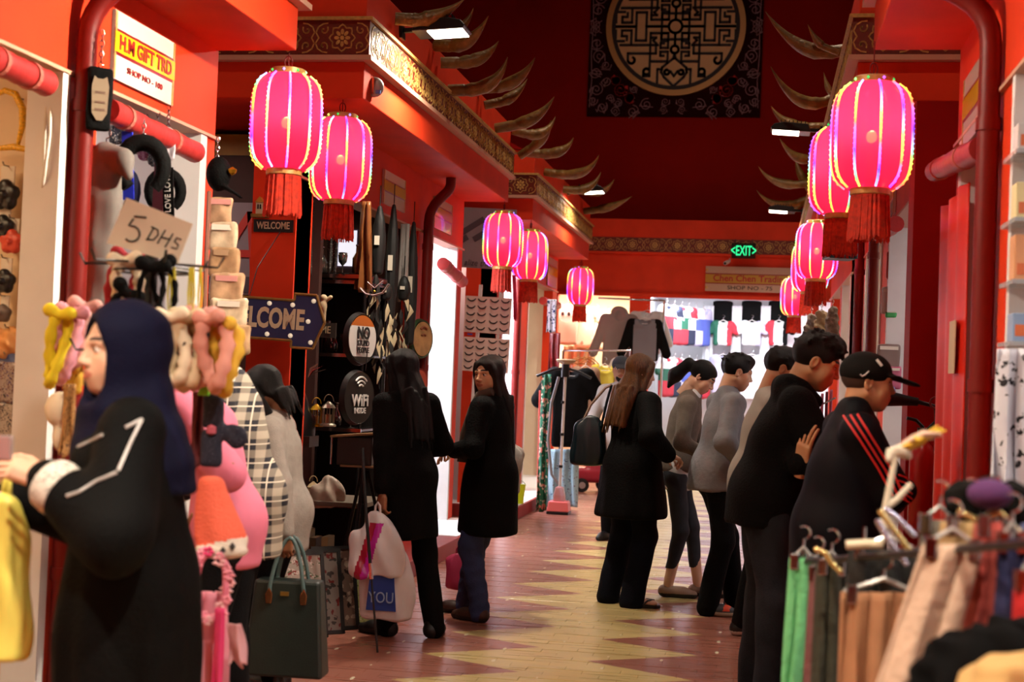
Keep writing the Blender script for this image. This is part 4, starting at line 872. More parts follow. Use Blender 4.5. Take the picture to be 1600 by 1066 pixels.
# --- woman in navy headscarf, left foreground
loc = (-1.60, 3.5); P = Person(loc, -114, 1.63, lean=2, skinc='dcae90', fem=1., full=1., build=1.12, headyaw=-24, headpitch=1, h=.011, hs=1.06, feet=((-.1, 0), (.1, .04)))
P.arm(0, w2l(P, at(70, 748, 3.25)), (-.5, -.6, -.5), hand=w2l(P, at(0, 725, 3.2))-w2l(P, at(70, 748, 3.25)), curl=.8, up=(-.6, .2, .7)); P.arm(1, (.15, .32, 1.12), (.5, -.5, -.6), curl=.8)
P.body('person', 'woman in navy headscarf and black robe with silver piping, left foreground', headh=.0042)
def ab(f):
    P.torso(f, .02, bw=1.06, bd=1.15, hemw=.18, bust=1.05, k=.04, fold=(7, .06, .0, .6))
    P.sleeves(f, .085, .085, .062, .93, .05)
    for i in (0, 1): f.rc(P.elb[i]+[0, 0, -.02], P.shl[i]*.5+P.waist*.5, .06, .085, .06); f.rc(P.elb[i]*.35+P.wri[i]*.65+[0, 0, -.035], P.elb[i]+[0, 0, -.06], .035, .05, .05)
robe = P.cloth('robe', BLKC, ab, .004, 16, 2.)
def hj(q):
    q.el((0, -.022, .032), (.099, .118, .106), .02); q.loft([(-.36, .0, -.06, .19, .13), (-.27, .0, -.05, .19, .14), (-.2, 0, -.04, .15, .13), (-.12, 0, -.022, .104, .118), (-.04, 0, -.02, .092, .112), (.03, 0, -.015, .088, .105)], .03, fold=(5, .05, .01, 1.)); q.loft([(-.30, .0, .035, .11, .085), (-.2, 0, .03, .10, .075), (-.13, 0, .025, .082, .066)], .03)
    q.el((0, .125, -.020), (.074, .115, .112), .012, 's'); q.rc((-.02, .16, -.1), (0, .03, -.105), .02, .02, .02, 's')
P.hair(NAVY, hj, .008, .0035, 22, 1., 'headscarf', lo=(-.3, -.28, -.42), hi=(.3, .26, .2), st=(.6, .6, 1.4))
for q in ([(222, 655), (205, 690), (185, 735)], [(183, 738), (150, 752), (125, 768), (104, 775)], [(92, 716), (110, 704), (145, 688), (160, 680)], [(196, 668), (222, 655)]): trim(robe, P, dense(q), SILV, .0042)
c = MB(); b_ = P.wri[0]; d_ = (P.elb[0]-P.wri[0]); d_ /= np.linalg.norm(d_); c.tube([b_+d_*.0, b_+d_*.02, b_+d_*.045, b_+d_*.07], [.05, .066, .07, .068], 20); c.build('lace_cuff', spots('lace', 'cfc8bc', ['4a4540'], 60, .3), P.o, smooth=60)
# --- person in pink shirt behind the headscarf woman
loc = (at(345, 800, 4.85)[0], 4.9); P = Person(loc, -100, 1.68, lean=9, hunch=36, headpitch=30, skinc='8a5a3c', build=.92, feet=((-.1, 0), (.1, .05)))
P.arm(0, w2l(P, at(318, 800, 4.8)), (-.3, -.6, -.4), curl=.6); P.arm(1, (.2, .35, 1.0), (.4, -.5, -.4)); P.body('person', 'person in pink shirt with rolled sleeve, behind the hanging headbands')
P.cloth('pink_shirt', PINKC, lambda f: (P.torso(f, .78), [f.rc(P.shl[i], P.elb[i]+(P.wri[i]-P.elb[i])*.1, .066, .068, .04) for i in (0, 1)]), .004); P.cloth('trousers', JEANK, lambda f: P.legs(f)); P.shoes(SHOEK); P.hair(HAIRK, hair_short)
# --- man in plaid shirt
loc = (at(380, 800, 5.5)[0], 5.55); P = Person(loc, -100, 1.74, lean=7, skinc='8a5a3c', headpitch=30, hunch=24, build=.95, feet=((-.1, 0), (.1, .05)))
P.arm(0, (-.2, .3, .95), (-.3, -.5, -.5)); P.arm(1, (.25, .3, 1.0), (.3, -.5, -.5)); P.body('person', 'man in black and white plaid shirt bending at the stalls')
P.cloth('plaid_shirt', PLAID, lambda f: (P.torso(f, .70, bw=1.02), P.sleeves(f, .07, .064, .05, .9)), .004); P.cloth('trousers', JEANK, lambda f: P.legs(f), .005, 20); P.shoes(SHOEK); P.hair(HAIRK, hair_short)
# --- person in grey sweater holding the handbag
loc = (at(436, 800, 6.2)[0], 6.25); P = Person(loc, -95, 1.50, lean=3, skinc='8a5a3c', fem=1., headpitch=24, hunch=14, build=.95, feet=((-.1, 0), (.1, .03)))
HB = at(449, 890, 6.05)
P.arm(0, w2l(P, HB+[0, 0, .10]), (-.4, -.6, 0), hand=(0, .02, -1), curl=1.25, up=(-1, 0, 0)); P.arm(1, (.18, .3, 1.0), (.4, -.5, -.4)); P.body('person', 'person in grey sweater carrying a dark green handbag')
P.cloth('grey_sweater', GREYS, lambda f: (P.torso(f, .74, bw=1.0), P.sleeves(f, .066, .06, .046, .95)), .003); P.cloth('trousers', JEANK, lambda f: P.legs(f)); P.shoes(SHOEK); P.hair(HAIRK, hair_long(.14, .075, .05))
# --- woman with black hair seen from behind, carrying the plastic bags
loc = (-1.95, 7.86); P = Person(loc, -48, 1.62, lean=4, skinc='9a6a4c', fem=1., hunch=10, headyaw=-12, headpitch=10, feet=feetw((-1.93, 7.88), -48, ((-2.02, 7.84), (-1.76, 7.9))))
HW = at(597, 800, 7.68)
P.arm(0, w2l(P, HW+[0, 0, .08]), (-.5, -.5, 0), hand=(.05, .05, -1), curl=1.2, up=(-1, 0, 0)); P.arm(1, (.16, .28, 1.0), (.5, -.4, -.3)); P.toe = [-.3, .9]; P.body('person', 'woman with long black hair and black cardigan seen from behind, holding bags')
P.cloth('cardigan', BLKC2, lambda f: (P.torso(f, .58, bw=1.03, hemw=.19, fold=(5, .03, 0, 0)), P.sleeves(f, .068, .062, .055, .82)), .004); P.cloth('trousers', mat('trouser_black', '070606', .85, spec=.12), lambda f: P.legs(f, .092, .072, .062, .05), .004); P.shoes(SHOEK); P.hair(HAIRK, hair_long(.44, .105, .05), .007)
# --- woman in black jacket and blue jeans looking back
loc = (-1.62, 8.58); P = Person(loc, -75, 1.60, lean=0, skinc='dcab86', fem=1., full=.6, build=1.08, headyaw=-74, headpitch=4, hs=1.05, feet=feetw((-1.62, 8.58), -75, ((-1.64, 8.46), (-1.78, 8.72))))
P.toe = [.2, -.2]; P.arm(0, (-.13, .19, 1.02), (-.5, -.5, -.3), curl=.6); P.arm(1, (.15, .3, 1.0), (.5, -.4, -.3)); P.body('person', 'smiling woman in black jacket and blue jeans looking over her shoulder', headh=.0042)
P.cloth('jacket', BLKC, lambda f: (P.torso(f, .55, bw=1.05, bd=1.1, hemw=.20, bust=.95), P.sleeves(f, .074, .068, .055, .92)), .004); P.cloth('jeans', JEANB, lambda f: P.legs(f, .1, .075, .062, .05), .006, 26, st=(1, 1, 1.6)); P.shoes(SHOEB)
P.hair(HAIRD, hair_long(.46, .11, .06, y0=-.055, front=.06), .007)
sc = MB(); A0 = P.neck; pts = [A0+np.array([x, y, z]) for x, y, z in ((-.07, -.03, .02), (-.075, .05, -.01), (-.05, .11, -.1), (-.06, .15, -.25), (-.07, .16, -.42))]; sc.tube(pts, [.028, .034, .03, .032, .03], 10); sc.build('scarf', mat('scarf_taupe', '4c4034', .85), P.o, smooth=60)
# --- woman with long brown hair, black coat, sandals
loc = (-.82, 9.45); P = Person(loc, 52, 1.66, lean=0, skinc='dcb49a', fem=1., full=.5, build=1.16, headyaw=10, headpitch=12, feet=feetw((-.82, 9.45), 52, ((-.95, 9.55), (-.78, 9.40))))
P.toe = [.1, .45]; P.arm(1, w2l(P, at(1044, 712, 9.33)), (.6, -.6, -.4), hand=(-.05, 1, -.2), curl=.9, up=(.3, .2, 1)); P.arm(0, (-.1, .28, 1.0), (-.6, -.4, -.3)); P.body('person', 'woman with long brown hair in black coat and flip-flops, seen from behind')
P.cloth('coat', BLKC, lambda f: (P.torso(f, .60, bw=1.06, bd=1.12, hemw=.25, fold=(5, .03, 0, 1)), P.sleeves(f, .08, .076, .062, .93)), .004); P.cloth('jeans', JEAND, lambda f: P.legs(f, .1, .082, .082, .04), .005, 22); P.hair(HAIRB, hair_long(.40, .135, .06, y0=-.055), .007)
for i in (0, 1):
    t = P.toe[i]; q = MB(); a = P.ank[i]; R = Matrix.Translation(Vector((a[0], a[1], 0))) @ Matrix.Rotation(-t, 4, 'Z'); ol = [(-.03, -.06), (.03, -.06), (.042, .06), (.044, .13), (.02, .175), (-.02, .175), (-.042, .13), (-.036, .05)]
    q.add([R@Vector((x, y, z)) for z in (0, .02) for x, y in ol], [tuple(range(8))[::-1], tuple(range(8, 16))]+[(j, (j+1) % 8, 8+(j+1) % 8, 8+j) for j in range(8)])
    fl = q.build('flip_flop', SHOEK[0], P.o); q = MB(); q.tube([R@Vector(p) for p in ((-.042, .05, .02), (-.028, .09, .052), (-.005, .135, .05), (-.004, .15, .02))], .006, 6); q.tube([R@Vector(p) for p in ((.044, .05, .02), (.03, .09, .05), (-.005, .135, .05))], .006, 6); q.build('strap', SHOEK[0], fl)
# --- woman with pony tail and grey cardigan
loc = (-.56, 9.98); P = Person(loc, 92, 1.66, lean=5, skinc='dcae90', fem=1., headpitch=34, hunch=14, headyaw=4, h=.013, build=.92, feet=feetw((-.56, 9.98), 92, ((-.38, 10.06), (-.58, 9.95))))
P.arm(1, (.17, .26, .98), (.5, -.8, -.2), hand=(-.1, 1, 0)); P.arm(0, (-.15, .32, 1.0), (-.5, -.5, -.3)); P.body('person', 'woman with black ponytail and grey cardigan looking down')
P.cloth('shirt', WHITEC, lambda f: P.torso(f, .76, bw=.92, bd=.86, inner=.75), .004, 20); P.cloth('cardigan', GREYK, lambda f: (P.torso(f, .90, bw=1.04, bd=1.06), P.sleeves(f, .062, .056, .044, .95)), .003); P.cloth('jeans', mat('denim_charcoal', '23252c', .85, var=.2, vs=20), lambda f: P.legs(f, .085, .058, .042, .19), .004, 24, cuts=(((0, 0, .2), (0, 0, -1)),)); P.shoes([mat('flat_shoe_tan', '8c6c58', .5), SHOEB[1]], low=True)
def pony(q):
    q.el((0, -.014, .036), (.081, .101, .085), .01); q.el((0, .13, -.035), (.12, .095, .106), .012, 's'); q.box((0, 0, -.17), (.2, .2, .13), .01, .02, 's'); q.rc((0, -.1, .03), (0, -.13, .02), .03, .035, .02); q.rc((0, -.135, .02), (0, -.165, -.10), .042, .05, .02); q.rc((0, -.165, -.1), (0, -.155, -.20), .05, .015, .02)
P.hair(HAIRK, pony)
# --- man in grey jacket
loc = (-.27, 9.36); P = Person(loc, 72, 1.69, lean=4, skinc='dcae8c', headpitch=14, hunch=8, build=1.0, feet=feetw((-.27, 9.36), 72, ((-.12, 9.55), (-.28, 9.28)))); P.toe = [.1, .3]
P.arm(1, (.26, .14, .95), (.5, -.9, 0), hand=(-.6, .6, -.3)); P.arm(0, (-.2, .3, 1.0), (-.4, -.5, -.3)); P.body('person', 'man in grey zip jacket and grey-orange sneakers, side view')
P.cloth('shirt', BLKC, lambda f: P.torso(f, .84, bw=.88, bd=.88, inner=.75), 0); jk = P.cloth('jacket', GREYJ, lambda f: (P.torso(f, .80, bw=1.12, bd=1.16), P.sleeves(f, .074, .068, .056, .95), f.rc(P.neck+[-.05, .03, -.02], P.neck+[.05, -.03, -.015], .05, .05, .03)), .006, 18); P.cloth('trousers', BLKC, lambda f: P.legs(f, .095, .075, .068, .05), .004)
P.shoes(SHOEO); P.hair(HAIRK, lambda q: hair_short(q, .012, -.04))
for ch in P.o.children:
    if ch.name.startswith('shoe'): ch.data.polygons.foreach_set('material_index', [1 if p.center.z < .028 else (2 if (abs(((p.center.x*7+p.center.y*9) % 1)-.5) < .2 and p.center.z > .035) else 0) for p in ch.data.polygons])
# --- man with pale vest, mostly hidden
loc = (.0, 8.7); P = Person(loc, 78, 1.72, lean=4, skinc='c89670', headpitch=16, hunch=8, feet=feetw((.0, 8.7), 78, ((.1, 8.9), (-.06, 8.62))))
P.arm(1, (.2, .3, 1.05), (.5, -.7, -.3)); P.arm(0, (-.2, .3, 1.0), (-.4, -.5, -.3)); P.body('person', 'dark-haired man in pale vest half hidden behind the hooded man')
P.cloth('shirt', mat('cloth_maroon', '2a0e12', .8), lambda f: (P.torso(f, .85, bw=.88, bd=.9, inner=.8), P.sleeves(f)), .003); P.cloth('vest', BEIGE, lambda f: P.torso(f, .78, bw=1.08, bd=1.15), .005); P.cloth('trousers', BLKC, lambda f: P.legs(f), .003); P.shoes([SHOEK[0], mat('sole_white', 'd0ccc4', .5)]); P.hair(HAIRK, lambda q: hair_short(q, .02))
# --- man in black hooded sweatshirt
loc = (.05, 6.9); P = Person(loc, 84, 1.76, lean=7, skinc='c48e64', headpitch=20, hunch=18, headyaw=4, full=.8, build=1.12, hs=1.06, h=.012, feet=feetw((.05, 6.9), 84, ((.02, 7.1), (.10, 6.72))))
P.arm(1, (.04, .34, 1.12), (.9, -.1, -.5), hand=(-1, .3, .1), curl=.4, up=(0, 1, 0)); P.arm(0, w2l(P, at(1252, 727, 6.64)), (-.9, .1, -.5), hand=(.28, .1, 1), curl=.25, up=(.7, -.8, 0)); P.body('person', 'man in black hooded sweatshirt with folded arms, dark hair', headh=.0042)
def hood(f):
    P.torso(f, .80, bw=1.1, bd=1.12, belly=.02); P.sleeves(f, .085, .08, .064, .9)
    f.rc(P.neck+[-.06, -.05, .0], P.neck+[.06, -.05, .0], .065, .065, .04); f.rc(P.neck+[-.08, .01, -.01], P.neck+[-.03, .09, -.06], .045, .03, .03); f.rc(P.neck+[.08, .01, -.01], P.neck+[.03, .09, -.06], .045, .03, .03)
P.cloth('hooded_sweatshirt', BLKC2, hood, .006, 14, 3.); P.cloth('jeans', mat('denim_worn', '24262c', .85, spec=.12, var=.55, vs=5, bump=.3, bs=160), lambda f: P.legs(f, .105, .085, .078, .05), .008, 20); P.shoes(SHOEK)
def hmess(q):
    hair_short(q, .022, -.055); rg = random.Random(4)
    for _ in range(46):
        a = rg.uniform(0, 2*PI); e = rg.uniform(.25, 1.5); d = np.array([math.cos(a)*math.cos(e), math.sin(a)*math.cos(e), math.sin(e)]); p = np.array([0, -.014, .04])+d*[.078, .1, .085]
        if p[1] > .075 and p[2] < .085: continue
        q.rc(p, p+d*.016+np.array([rg.uniform(-.02, .02), rg.uniform(-.01, .03), .004]), .011, .004, .008)
    for sx in (-.05, -.025, 0, .025, .05): q.rc((sx, .075, .095), (sx+.01, .102, .052), .013, .004, .01)
P.hair(HAIRK, hmess, .0055, .0015, lo=(-.15, -.18, -.12), hi=(.15, .17, .2))
# --- man in black cap and navy track jacket with red stripes
loc = (.33, 6.02); P = Person(loc, 82, 1.64, lean=3, skinc='c48e64', headpitch=4, hunch=8, full=.8, build=1.16, hs=1.04, h=.012, feet=((-.12, 0), (.12, .03)))
P.arm(1, (-.09, .235, 1.03), (.9, .25, -.6), hand=(-1, -.1, 0), curl=.5, up=(0, 1, 0)); P.arm(0, (.06, .25, 1.09), (-.9, .1, -.5), hand=(1, -.1, .1), curl=.5, up=(0, 1, 0)); P.body('person', 'man in black cap and dark track jacket with red sleeve stripes', headh=.0042)
tj = P.cloth('track_jacket', NAVYT, lambda f: (P.torso(f, .76, bw=1.08, bd=1.12, belly=.03), P.sleeves(f, .084, .078, .06, .95), f.rc(P.neck+[-.045, .0, .0], P.neck+[.045, .0, .0], .062, .062, .03), f.rc(P.neck+[0, .06, -.06], P.neck+[0, -.01, .0], .05, .06, .03)), .006, 15, 5.)
P.cloth('trousers', JEANK, lambda f: P.legs(f)); P.shoes(SHOEK)
for k in range(3): trim(tj, P, dense([(1318+k*11, 650-k*1), (1345+k*11, 690+k), (1372+k*11, 732+k*2), (1395+k*10, 775+k*3)], 8), REDS, .0055, 'red_stripe')
for k in range(5): trim(tj, P, dense([(1404, 742+k*9), (1415, 746+k*9), (1425, 756+k*8)], 5), REDS, .004, 'cuff_stripe')
def capf(q):
    q.el((0, -.014, .044), (.087, .107, .084), .01); q.box((0, -.06, -.12), (.2, .14, .128), .005, .01, 's'); q.box((0, .18, -.1), (.2, .11, .13), .005, .01, 's')
    q.rc((-.045, .09, .035), (.045, .09, .035), .035, .035, .01, flat=((0, 0, 1), .2)); q.rc((0, .085, .036), (0, .165, .018), .064, .05, .012, flat=((0, .2, .98), .2))
cp = P.hair(mat('cap_black', '12110f', .8, spec=.12), capf, .0055, .001, name='cap', lo=(-.15, -.17, -.1), hi=(.15, .25, .2)); P.hair(mat('stubble', '3a2416', .9), lambda q: (q.el((0, -.018, .03), (.0768, .0965, .082), .01), q.box((0, .12, 0), (.2, .125, .2), .01, .01, 's'), q.box((0, 0, .16), (.2, .2, .14), .01, .01, 's'), q.box((0, 0, -.2), (.2, .2, .145), .01, .01, 's')), .0055, 0)
WHM = mat('white_mark', 'd8d4cc', .6)
sw = trim(cp, P, [(1344, 585), (1347, 588), (1352, 586), (1358, 580)], WHM, .0035, 'cap_mark'); trim(cp, P, [(1370, 562), (1374, 567), (1378, 572)], WHM, .006, 'cap_badge')
# --- far man in dark cap by the clothes rails
loc = (at(972, 600, 13.2)[0], 13.2); P = Person(loc, 200, 1.70, skinc='b98a68', headyaw=-25); P.arm(0, (-.2, .25, 1.0), (-.4, -.5, -.3)); P.arm(1, (.2, .25, 1.0), (.4, -.5, -.3)); P.body('person', 'bearded man in dark cap behind the brown-haired woman')
P.cloth('shirt', mat('cloth_offwhite', 'b8b0a8', .8), lambda f: (P.torso(f, .80), P.sleeves(f)), .003); P.cloth('vest', mat('cloth_charcoal', '222224', .8, spec=.12), lambda f: P.torso(f, .82, bw=1.04, bd=.9), .003); P.cloth('trousers', BLKC, lambda f: P.legs(f), .003); P.shoes(SHOEK); P.hair(mat('cap_dark', '1d2028', .8), capf, .007, .001, name='cap', lo=(-.15, -.17, -.1), hi=(.15, .25, .2))
P.hair(HAIRK, lambda q: (q.el((0, .05, -.07), (.05, .045, .05), .01), q.el((0, .085, -.05), (.03, .04, .03), .01, 's')), .007, .001, name='beard')
# ---------------------------------------------------------------- signs and boards
def board(name, lab, cat, c, n, w, h, m, t=.015, tilt=0., parts=(), frame=None):
    """flat sign: root board with painted strips (x0,y0,x1,y1,mat) in its own plane"""
    M = face(c, n, tilt); o = MB().box((-w/2, -h/2, -t), (w/2, h/2, 0)).build(name, m, mat_w=M); tag(o, lab, cat)
    for p in parts: MB().box((p[0], p[1], 0), (p[2], p[3], p[5] if len(p) > 5 else .002)).build(p[6] if len(p) > 6 else 'painted_strip', p[4], o)
    if frame:
        f = MB(); e = .012; f.box((-w/2-e, -h/2-e, -t), (-w/2, h/2+e, .006)).box((w/2, -h/2-e, -t), (w/2+e, h/2+e, .006)).box((-w/2, -h/2-e, -t), (w/2, -h/2, .006)).box((-w/2, h/2, -t), (w/2, h/2+e, .006)); f.build('frame', frame, o)
    return o
T3 = lambda x, y, z=.003: Matrix.Translation((x, y, z))
SIGNW = mat('sign_white', 'd9cfc0', .25, coat=.4); SIGNY = mat('sign_yellow', 'd6b01e', .25, coat=.4); SIGNR = mat('sign_red', '8c1220', .3, coat=.4)
def shop_sign(px, lab, l1, l2, X, n, size1=1., bw=None):
    """px: left x, right x, top y and bottom y at the left edge; the board hangs on the wall plane X"""
    (xl, xr, yt, yb) = px; a = atx(xl, yt, X); b = atx(xl, yb, X); c = atx(xr, (yt+yb)/2, X); h = a[2]-b[2]; wd = abs(c[1]-a[1]); cen = (X, (a[1]+c[1])/2, (a[2]+b[2])/2)
    o = board('shop_sign', lab, 'sign', cen, n, wd, h, SIGNW, parts=[(-wd/2, -h*.14, wd/2, h*.24, SIGNR), (-wd/2, -h*.10, wd/2, h*.20, SIGNY, .004)])
    if l1: text(l1, h*.30*size1, REDINK, o, T3(0, h*.045, .005), sx=wd/(len(l1)*h*.30*size1*.60), bold=.002)
    if l2: text(l2, h*.13, REDINK, o, T3(0, -h*.30, .003), sx=wd*.66/(len(l2)*h*.13*.58))
    for sx in (-1, 1): MB().box((sx*wd*.485-.008, -h*.49, 0), (sx*wd*.485+.008, h*.49, .003)).build('edge_strip', GOLD, o)
    return o
shop_sign((181, 274, 14, 124), 'white and yellow gift shop board with red lettering, far left', 'H.M GIFT TRD', 'SHOP NO - 100', WL+.018, LEFTW)
shop_sign((601, 634, 264, 318), 'glossy yellow shop board on the second left block, first of two', '', '', WL+.018, LEFTW)
shop_sign((680, 707, 306, 356), 'glossy shop board reflecting lanterns, beside the bent pipe', '', '', WL+.018, LEFTW)
shop_sign((857, 871, 400, 446), 'small glossy shop board on the third left block', '', '', WL+.018, LEFTW)
shop_sign((1534, 1506, 85, 196), 'glossy shop board on the nearest right wall, seen edge on', '', '', WR-.018, RIGHTW)
shop_sign((1398, 1384, 268, 330), 'narrow pale shop board on the second right block', '', '', WR-.018, RIGHTW)
# far shop board
c = at(1172, 437, YFAR-.08); w_ = at(1243, 437, YFAR)[0]-at(1103, 437, YFAR)[0]; h_ = at(1172, 417, YFAR)[2]-at(1172, 456, YFAR)[2]
o = board('shop_sign', 'far shop board with yellow band reading Chen Chen Trading', 'sign', c, CAMDIR, w_, h_, mat('sign_beige', 'b99a80', .4), parts=[(-w_/2, -h_*.2, w_/2, h_*.22, SIGNR), (-w_/2, -h_*.16, w_/2, h_*.18, mat('sign_mustard', 'b08a1c', .4), .004)])
text('Chen Chen Trading', h_*.36, REDINK, o, T3(0, h_*.02, .005), sx=w_*.95/(17*h_*.36*.54), bold=.0025); text('SHOP NO - 75', h_*.22, INK, o, T3(0, -h_*.35), sx=1.3, bold=.0005)
for sx in (-1, 1):
    for sy in (-.35, .35): q = MB(); q.lathe([(.02, 0), (.02, .012), (.001, .016)], 10); q.build('stud', GOLD, o, mat_w=T3(sx*w_*.485, sy*h_, 0))
# exit sign and small cameras
c = at(1162, 392, YFAR-.3); w_ = .34; o = board('exit_sign', 'green lit exit sign hanging before the far wall', 'sign', c, CAMDIR, w_, .22, mat('exit_glass', '1d2f28', .1, alpha=.7), .012)
text('<EXIT>', .2, GRN, o, T3(0, -.005), sx=.56, bold=.0015); q = MB(); q.tube([(-.12, .11, -.006), (-.12, .16, -.006), (-.12, .165, -.28)], .006, 6); q.tube([(.12, .11, -.006), (.12, .16, -.006), (.12, .165, -.28)], .006, 6); q.build('hanger', DARK, o)
def cctv(p, n, lab):
    o = empty('security_camera', p, 0, lab, 'camera'); q = MB(); q.tube([(0, .1, .03), (0, .04, .0), (0, -.02, -.02)], .012, 8); q.build('arm', WHITE, o); q = MB(); q.tube([(-.02, -.0, -.02), (-.06, -.08, -.05)], .028, 12); b = q.build('housing', WHITE, o, smooth=40); q = MB(); q.tube([(-.058, -.077, -.0495), (-.063, -.085, -.053)], .02, 10); q.build('lens', BLACK, b)
cctv(at(1140, 407, YFAR-.11), 0, 'small white bullet camera below the exit sign')
def dome(p, lab, r=.06):
    o = empty('alarm_sounder', p, 0, lab, 'alarm'); q = MB(); q.lathe([(r, 0), (r*1.05, .012), (r*.98, .03), (r*.6, .045), (.002, .05)], 16); b = q.build('dome_body', mat('grey_plastic', '9a9490', .35), o, smooth=50, mat_w=Matrix.Rotation(PI/2, 4, 'X')); q = MB(); q.box((-.008, -.052, -r*.8), (.008, -.03, r*.8)); q.build('guard_bar', CHROME, o); MB().box((.02, -.05, -.045), (.05, -.035, -.025)).build('tag_plate', mat('blue_print', '4a66a8', .5), o)
dome(atx(583, 137, XL+.002)+[.01, 0, 0], 'grey round alarm sounder under the gold band'); dome(np.array([XL-.05, 19.35, atx(922, 393, XL)[2]]), 'small round alarm sounder at the end of the left blocks', .05)
# --- welcome arrow, plaque, caps on the decor shop
BLUE = mat('sign_navy', '1b2350', .5, var=.1); GOLDF = mat('aged_gold', '8c6a30', .45, .3, var=.25, vs=30); CREMT = mat('cream_letter', 'c8b494', .6)
Yw = 7.95; a, b = at(330, 495, Yw), at(505, 495, Yw); sc_ = F_/np.linalg.norm(a-EYE)
K = (b[0]-a[0])/175.; arrow = [(0, -30), (127, -30), (127, -40), (160, -40), (175, 0), (160, 40), (127, 40), (127, 30), (0, 30)]
e = empty('arrow_sign', ((a[0]+b[0])/2, Yw, a[2]), 0, 'navy arrow sign with bulbs and gold rim reading WELCOME', 'sign'); e.rotation_euler = (0, math.radians(2), math.radians(8))
q = MB(); q.prism([((x-87.5)*K, -z*K) for x, z in arrow], .03); q.build('arrow_board', BLUE, e); q = MB(); P_ = [((x-87.5)*K, -z*K) for x, z in arrow]
for i in range(len(P_)): p0, p1 = P_[i], P_[(i+1) % len(P_)]; q.tube([(p0[0], -.004, p0[1]), (p1[0], -.004, p1[1])], .0085, 6)
q.build('gold_rim', GOLDF, e); text('WELCOME', 41*K, CREMT, e, Matrix.Translation((-5*K, -.004, 0)) @ Matrix.Rotation(PI/2, 4, 'X'), sx=.62, bold=.006)
BULB = mat('marquee_bulb', 'efe6cf', .3, emit='fff0d0', es=.35)
for x, z in [(20, -23), (55, -23), (90, -23), (125, -23), (20, 23), (55, 23), (90, 23), (125, 23), (156, -31), (156, 31), (150, 0)]:
    q = MB(); q.lathe([(.014, 0), (.0135, .006), (.007, .011), (.001, .012)], 12); q.build('bulb', BULB, e, smooth=60, mat_w=Matrix.Translation(((x-87.5)*K, -.002, -z*K)) @ Matrix.Rotation(PI/2, 4, 'X'))
q = MB(); q.tube([(-.12, .015, .1), (-.1, .1, .3), (0, .24, .55)], .003, 5); q.build('hanging_wire', DARK, e)
Yp = YE[1][0]+.085; c = at(427, 353, Yp); o = board('wall_plaque', 'small black plaque lettered WELCOME on the red post', 'plaque', c, CAMDIR, .25, .075, BLACK, .02, parts=()); text('WELCOME', .06, CREMT, o, T3(0, 0), sx=.72, bold=.001)
c = at(407, 322, Yp-.03); o = empty('house_figurine', c, 0, 'tiny cream house ornament above the welcome plaque', 'ornament'); MB().box((-.022, -.02, -.05), (.022, .02, .02)).build('house_body', CREMT, o); q = MB(); q.prism([(-.028, .02), (.028, .02), (0, .055)], .05, M=Matrix.Translation((0, -.025, 0))); q.build('house_roof', mat('figurine_gold', 'b08a30', .4), o); MB().box((-.012, -.022, -.02), (-.003, -.02, .008)).box((.003, -.022, -.02), (.012, -.022+.002, .008)).build('window', INK, o); MB().box((-.05, -.03, -.07), (.05, .03, -.05)).build('ledge', GOLDF, o)
def cap_sign(px, py, Y, w, ry, lab, m, parts, n):
    """round bottle-cap sign with crimped rim, turned toward n"""
    c = at(px, py, Y); e = empty('round_sign', c, 0, lab, 'sign'); M = face((0, 0, 0), n); r = ry
    q = MB(); q.lathe([(.001, -.03), (r*.86, -.03), (r*.94, -.02), (r, -.05), (r*1.01, -.055), (r*.93, -.045), (r*.8, -.04), (.001, -.04)][::-1], 48, fn=lambda t, z: 1+.02*math.sin(24*t) if z < -.028 else 1); q.build('cap_rim', m, e, smooth=40, mat_w=M)
    for kind, *A in parts:
        if kind == 'disc':
            rr, mm, z, y0, y1 = A; pts = [(rr*math.cos(t), max(y0*rr, min(y1*rr, rr*math.sin(t)))) for t in [i*2*PI/48 for i in range(48)]]; q = MB(); n_ = 48; q.add([(x, y, z) for x, y in pts]+[(x, y, z-.004) for x, y in pts], [tuple(range(n_)), tuple(range(n_, 2*n_))[::-1]]+[(i, i+n_, (i+1) % n_+n_, (i+1) % n_) for i in range(n_)]); q.build('printed_disc', mm, e, mat_w=M)
        elif kind == 'text': s_, sz, y, mm, sx, bo = A; text(s_, sz, mm, e, M @ T3(0, y, -.014), sx=sx, bold=bo)
        elif kind == 'arc': rr, y, th, mm = A; q = MB(); q.tube([(rr*math.sin(t), y+rr*math.cos(t), -.013) for t in [-.85+1.7*i/10 for i in range(11)]], th, 6); q.build('wave_mark', mm, e, mat_w=M)
    q = MB(); q.tube([(0, .05, r), (0, .08, r+.15)], .003, 5); q.build('hanging_wire', DARK, e)
WH2 = mat('enamel_white', 'd9d4d0', .3); ORG = mat('enamel_orange', 'b8601c', .35)
nn = (.945, -.326, 0)
cap_sign(571, 530, 9.05, .2, .176, 'white bottle-cap sign reading NO STUPID PEOPLE', BLACK, [('disc', .155, WH2, -.022, -.75, .55), ('disc', .155, ORG, -.0225, .55, 1), ('disc', .155, BLACK, -.0225, -1, -.75), ('text', 'NO', .11, .035, INK, .8, .003), ('text', 'STUPID', .05, -.03, INK, .8, .001), ('text', 'PEOPLE', .05, -.075, INK, .8, .001)], nn)
cap_sign(566, 622, 8.95, .2, .18, 'black bottle-cap sign reading WiFi INSIDE', BLACK, [('disc', .165, BLACK, -.022, -1, 1), ('text', 'WiFi', .105, -.02, WH2, .9, .003), ('text', 'INSIDE', .052, -.085, WH2, .85, .001), ('arc', .03, .055, .007, WH2), ('arc', .055, .055, .007, WH2), ('arc', .08, .055, .007, WH2)], nn)
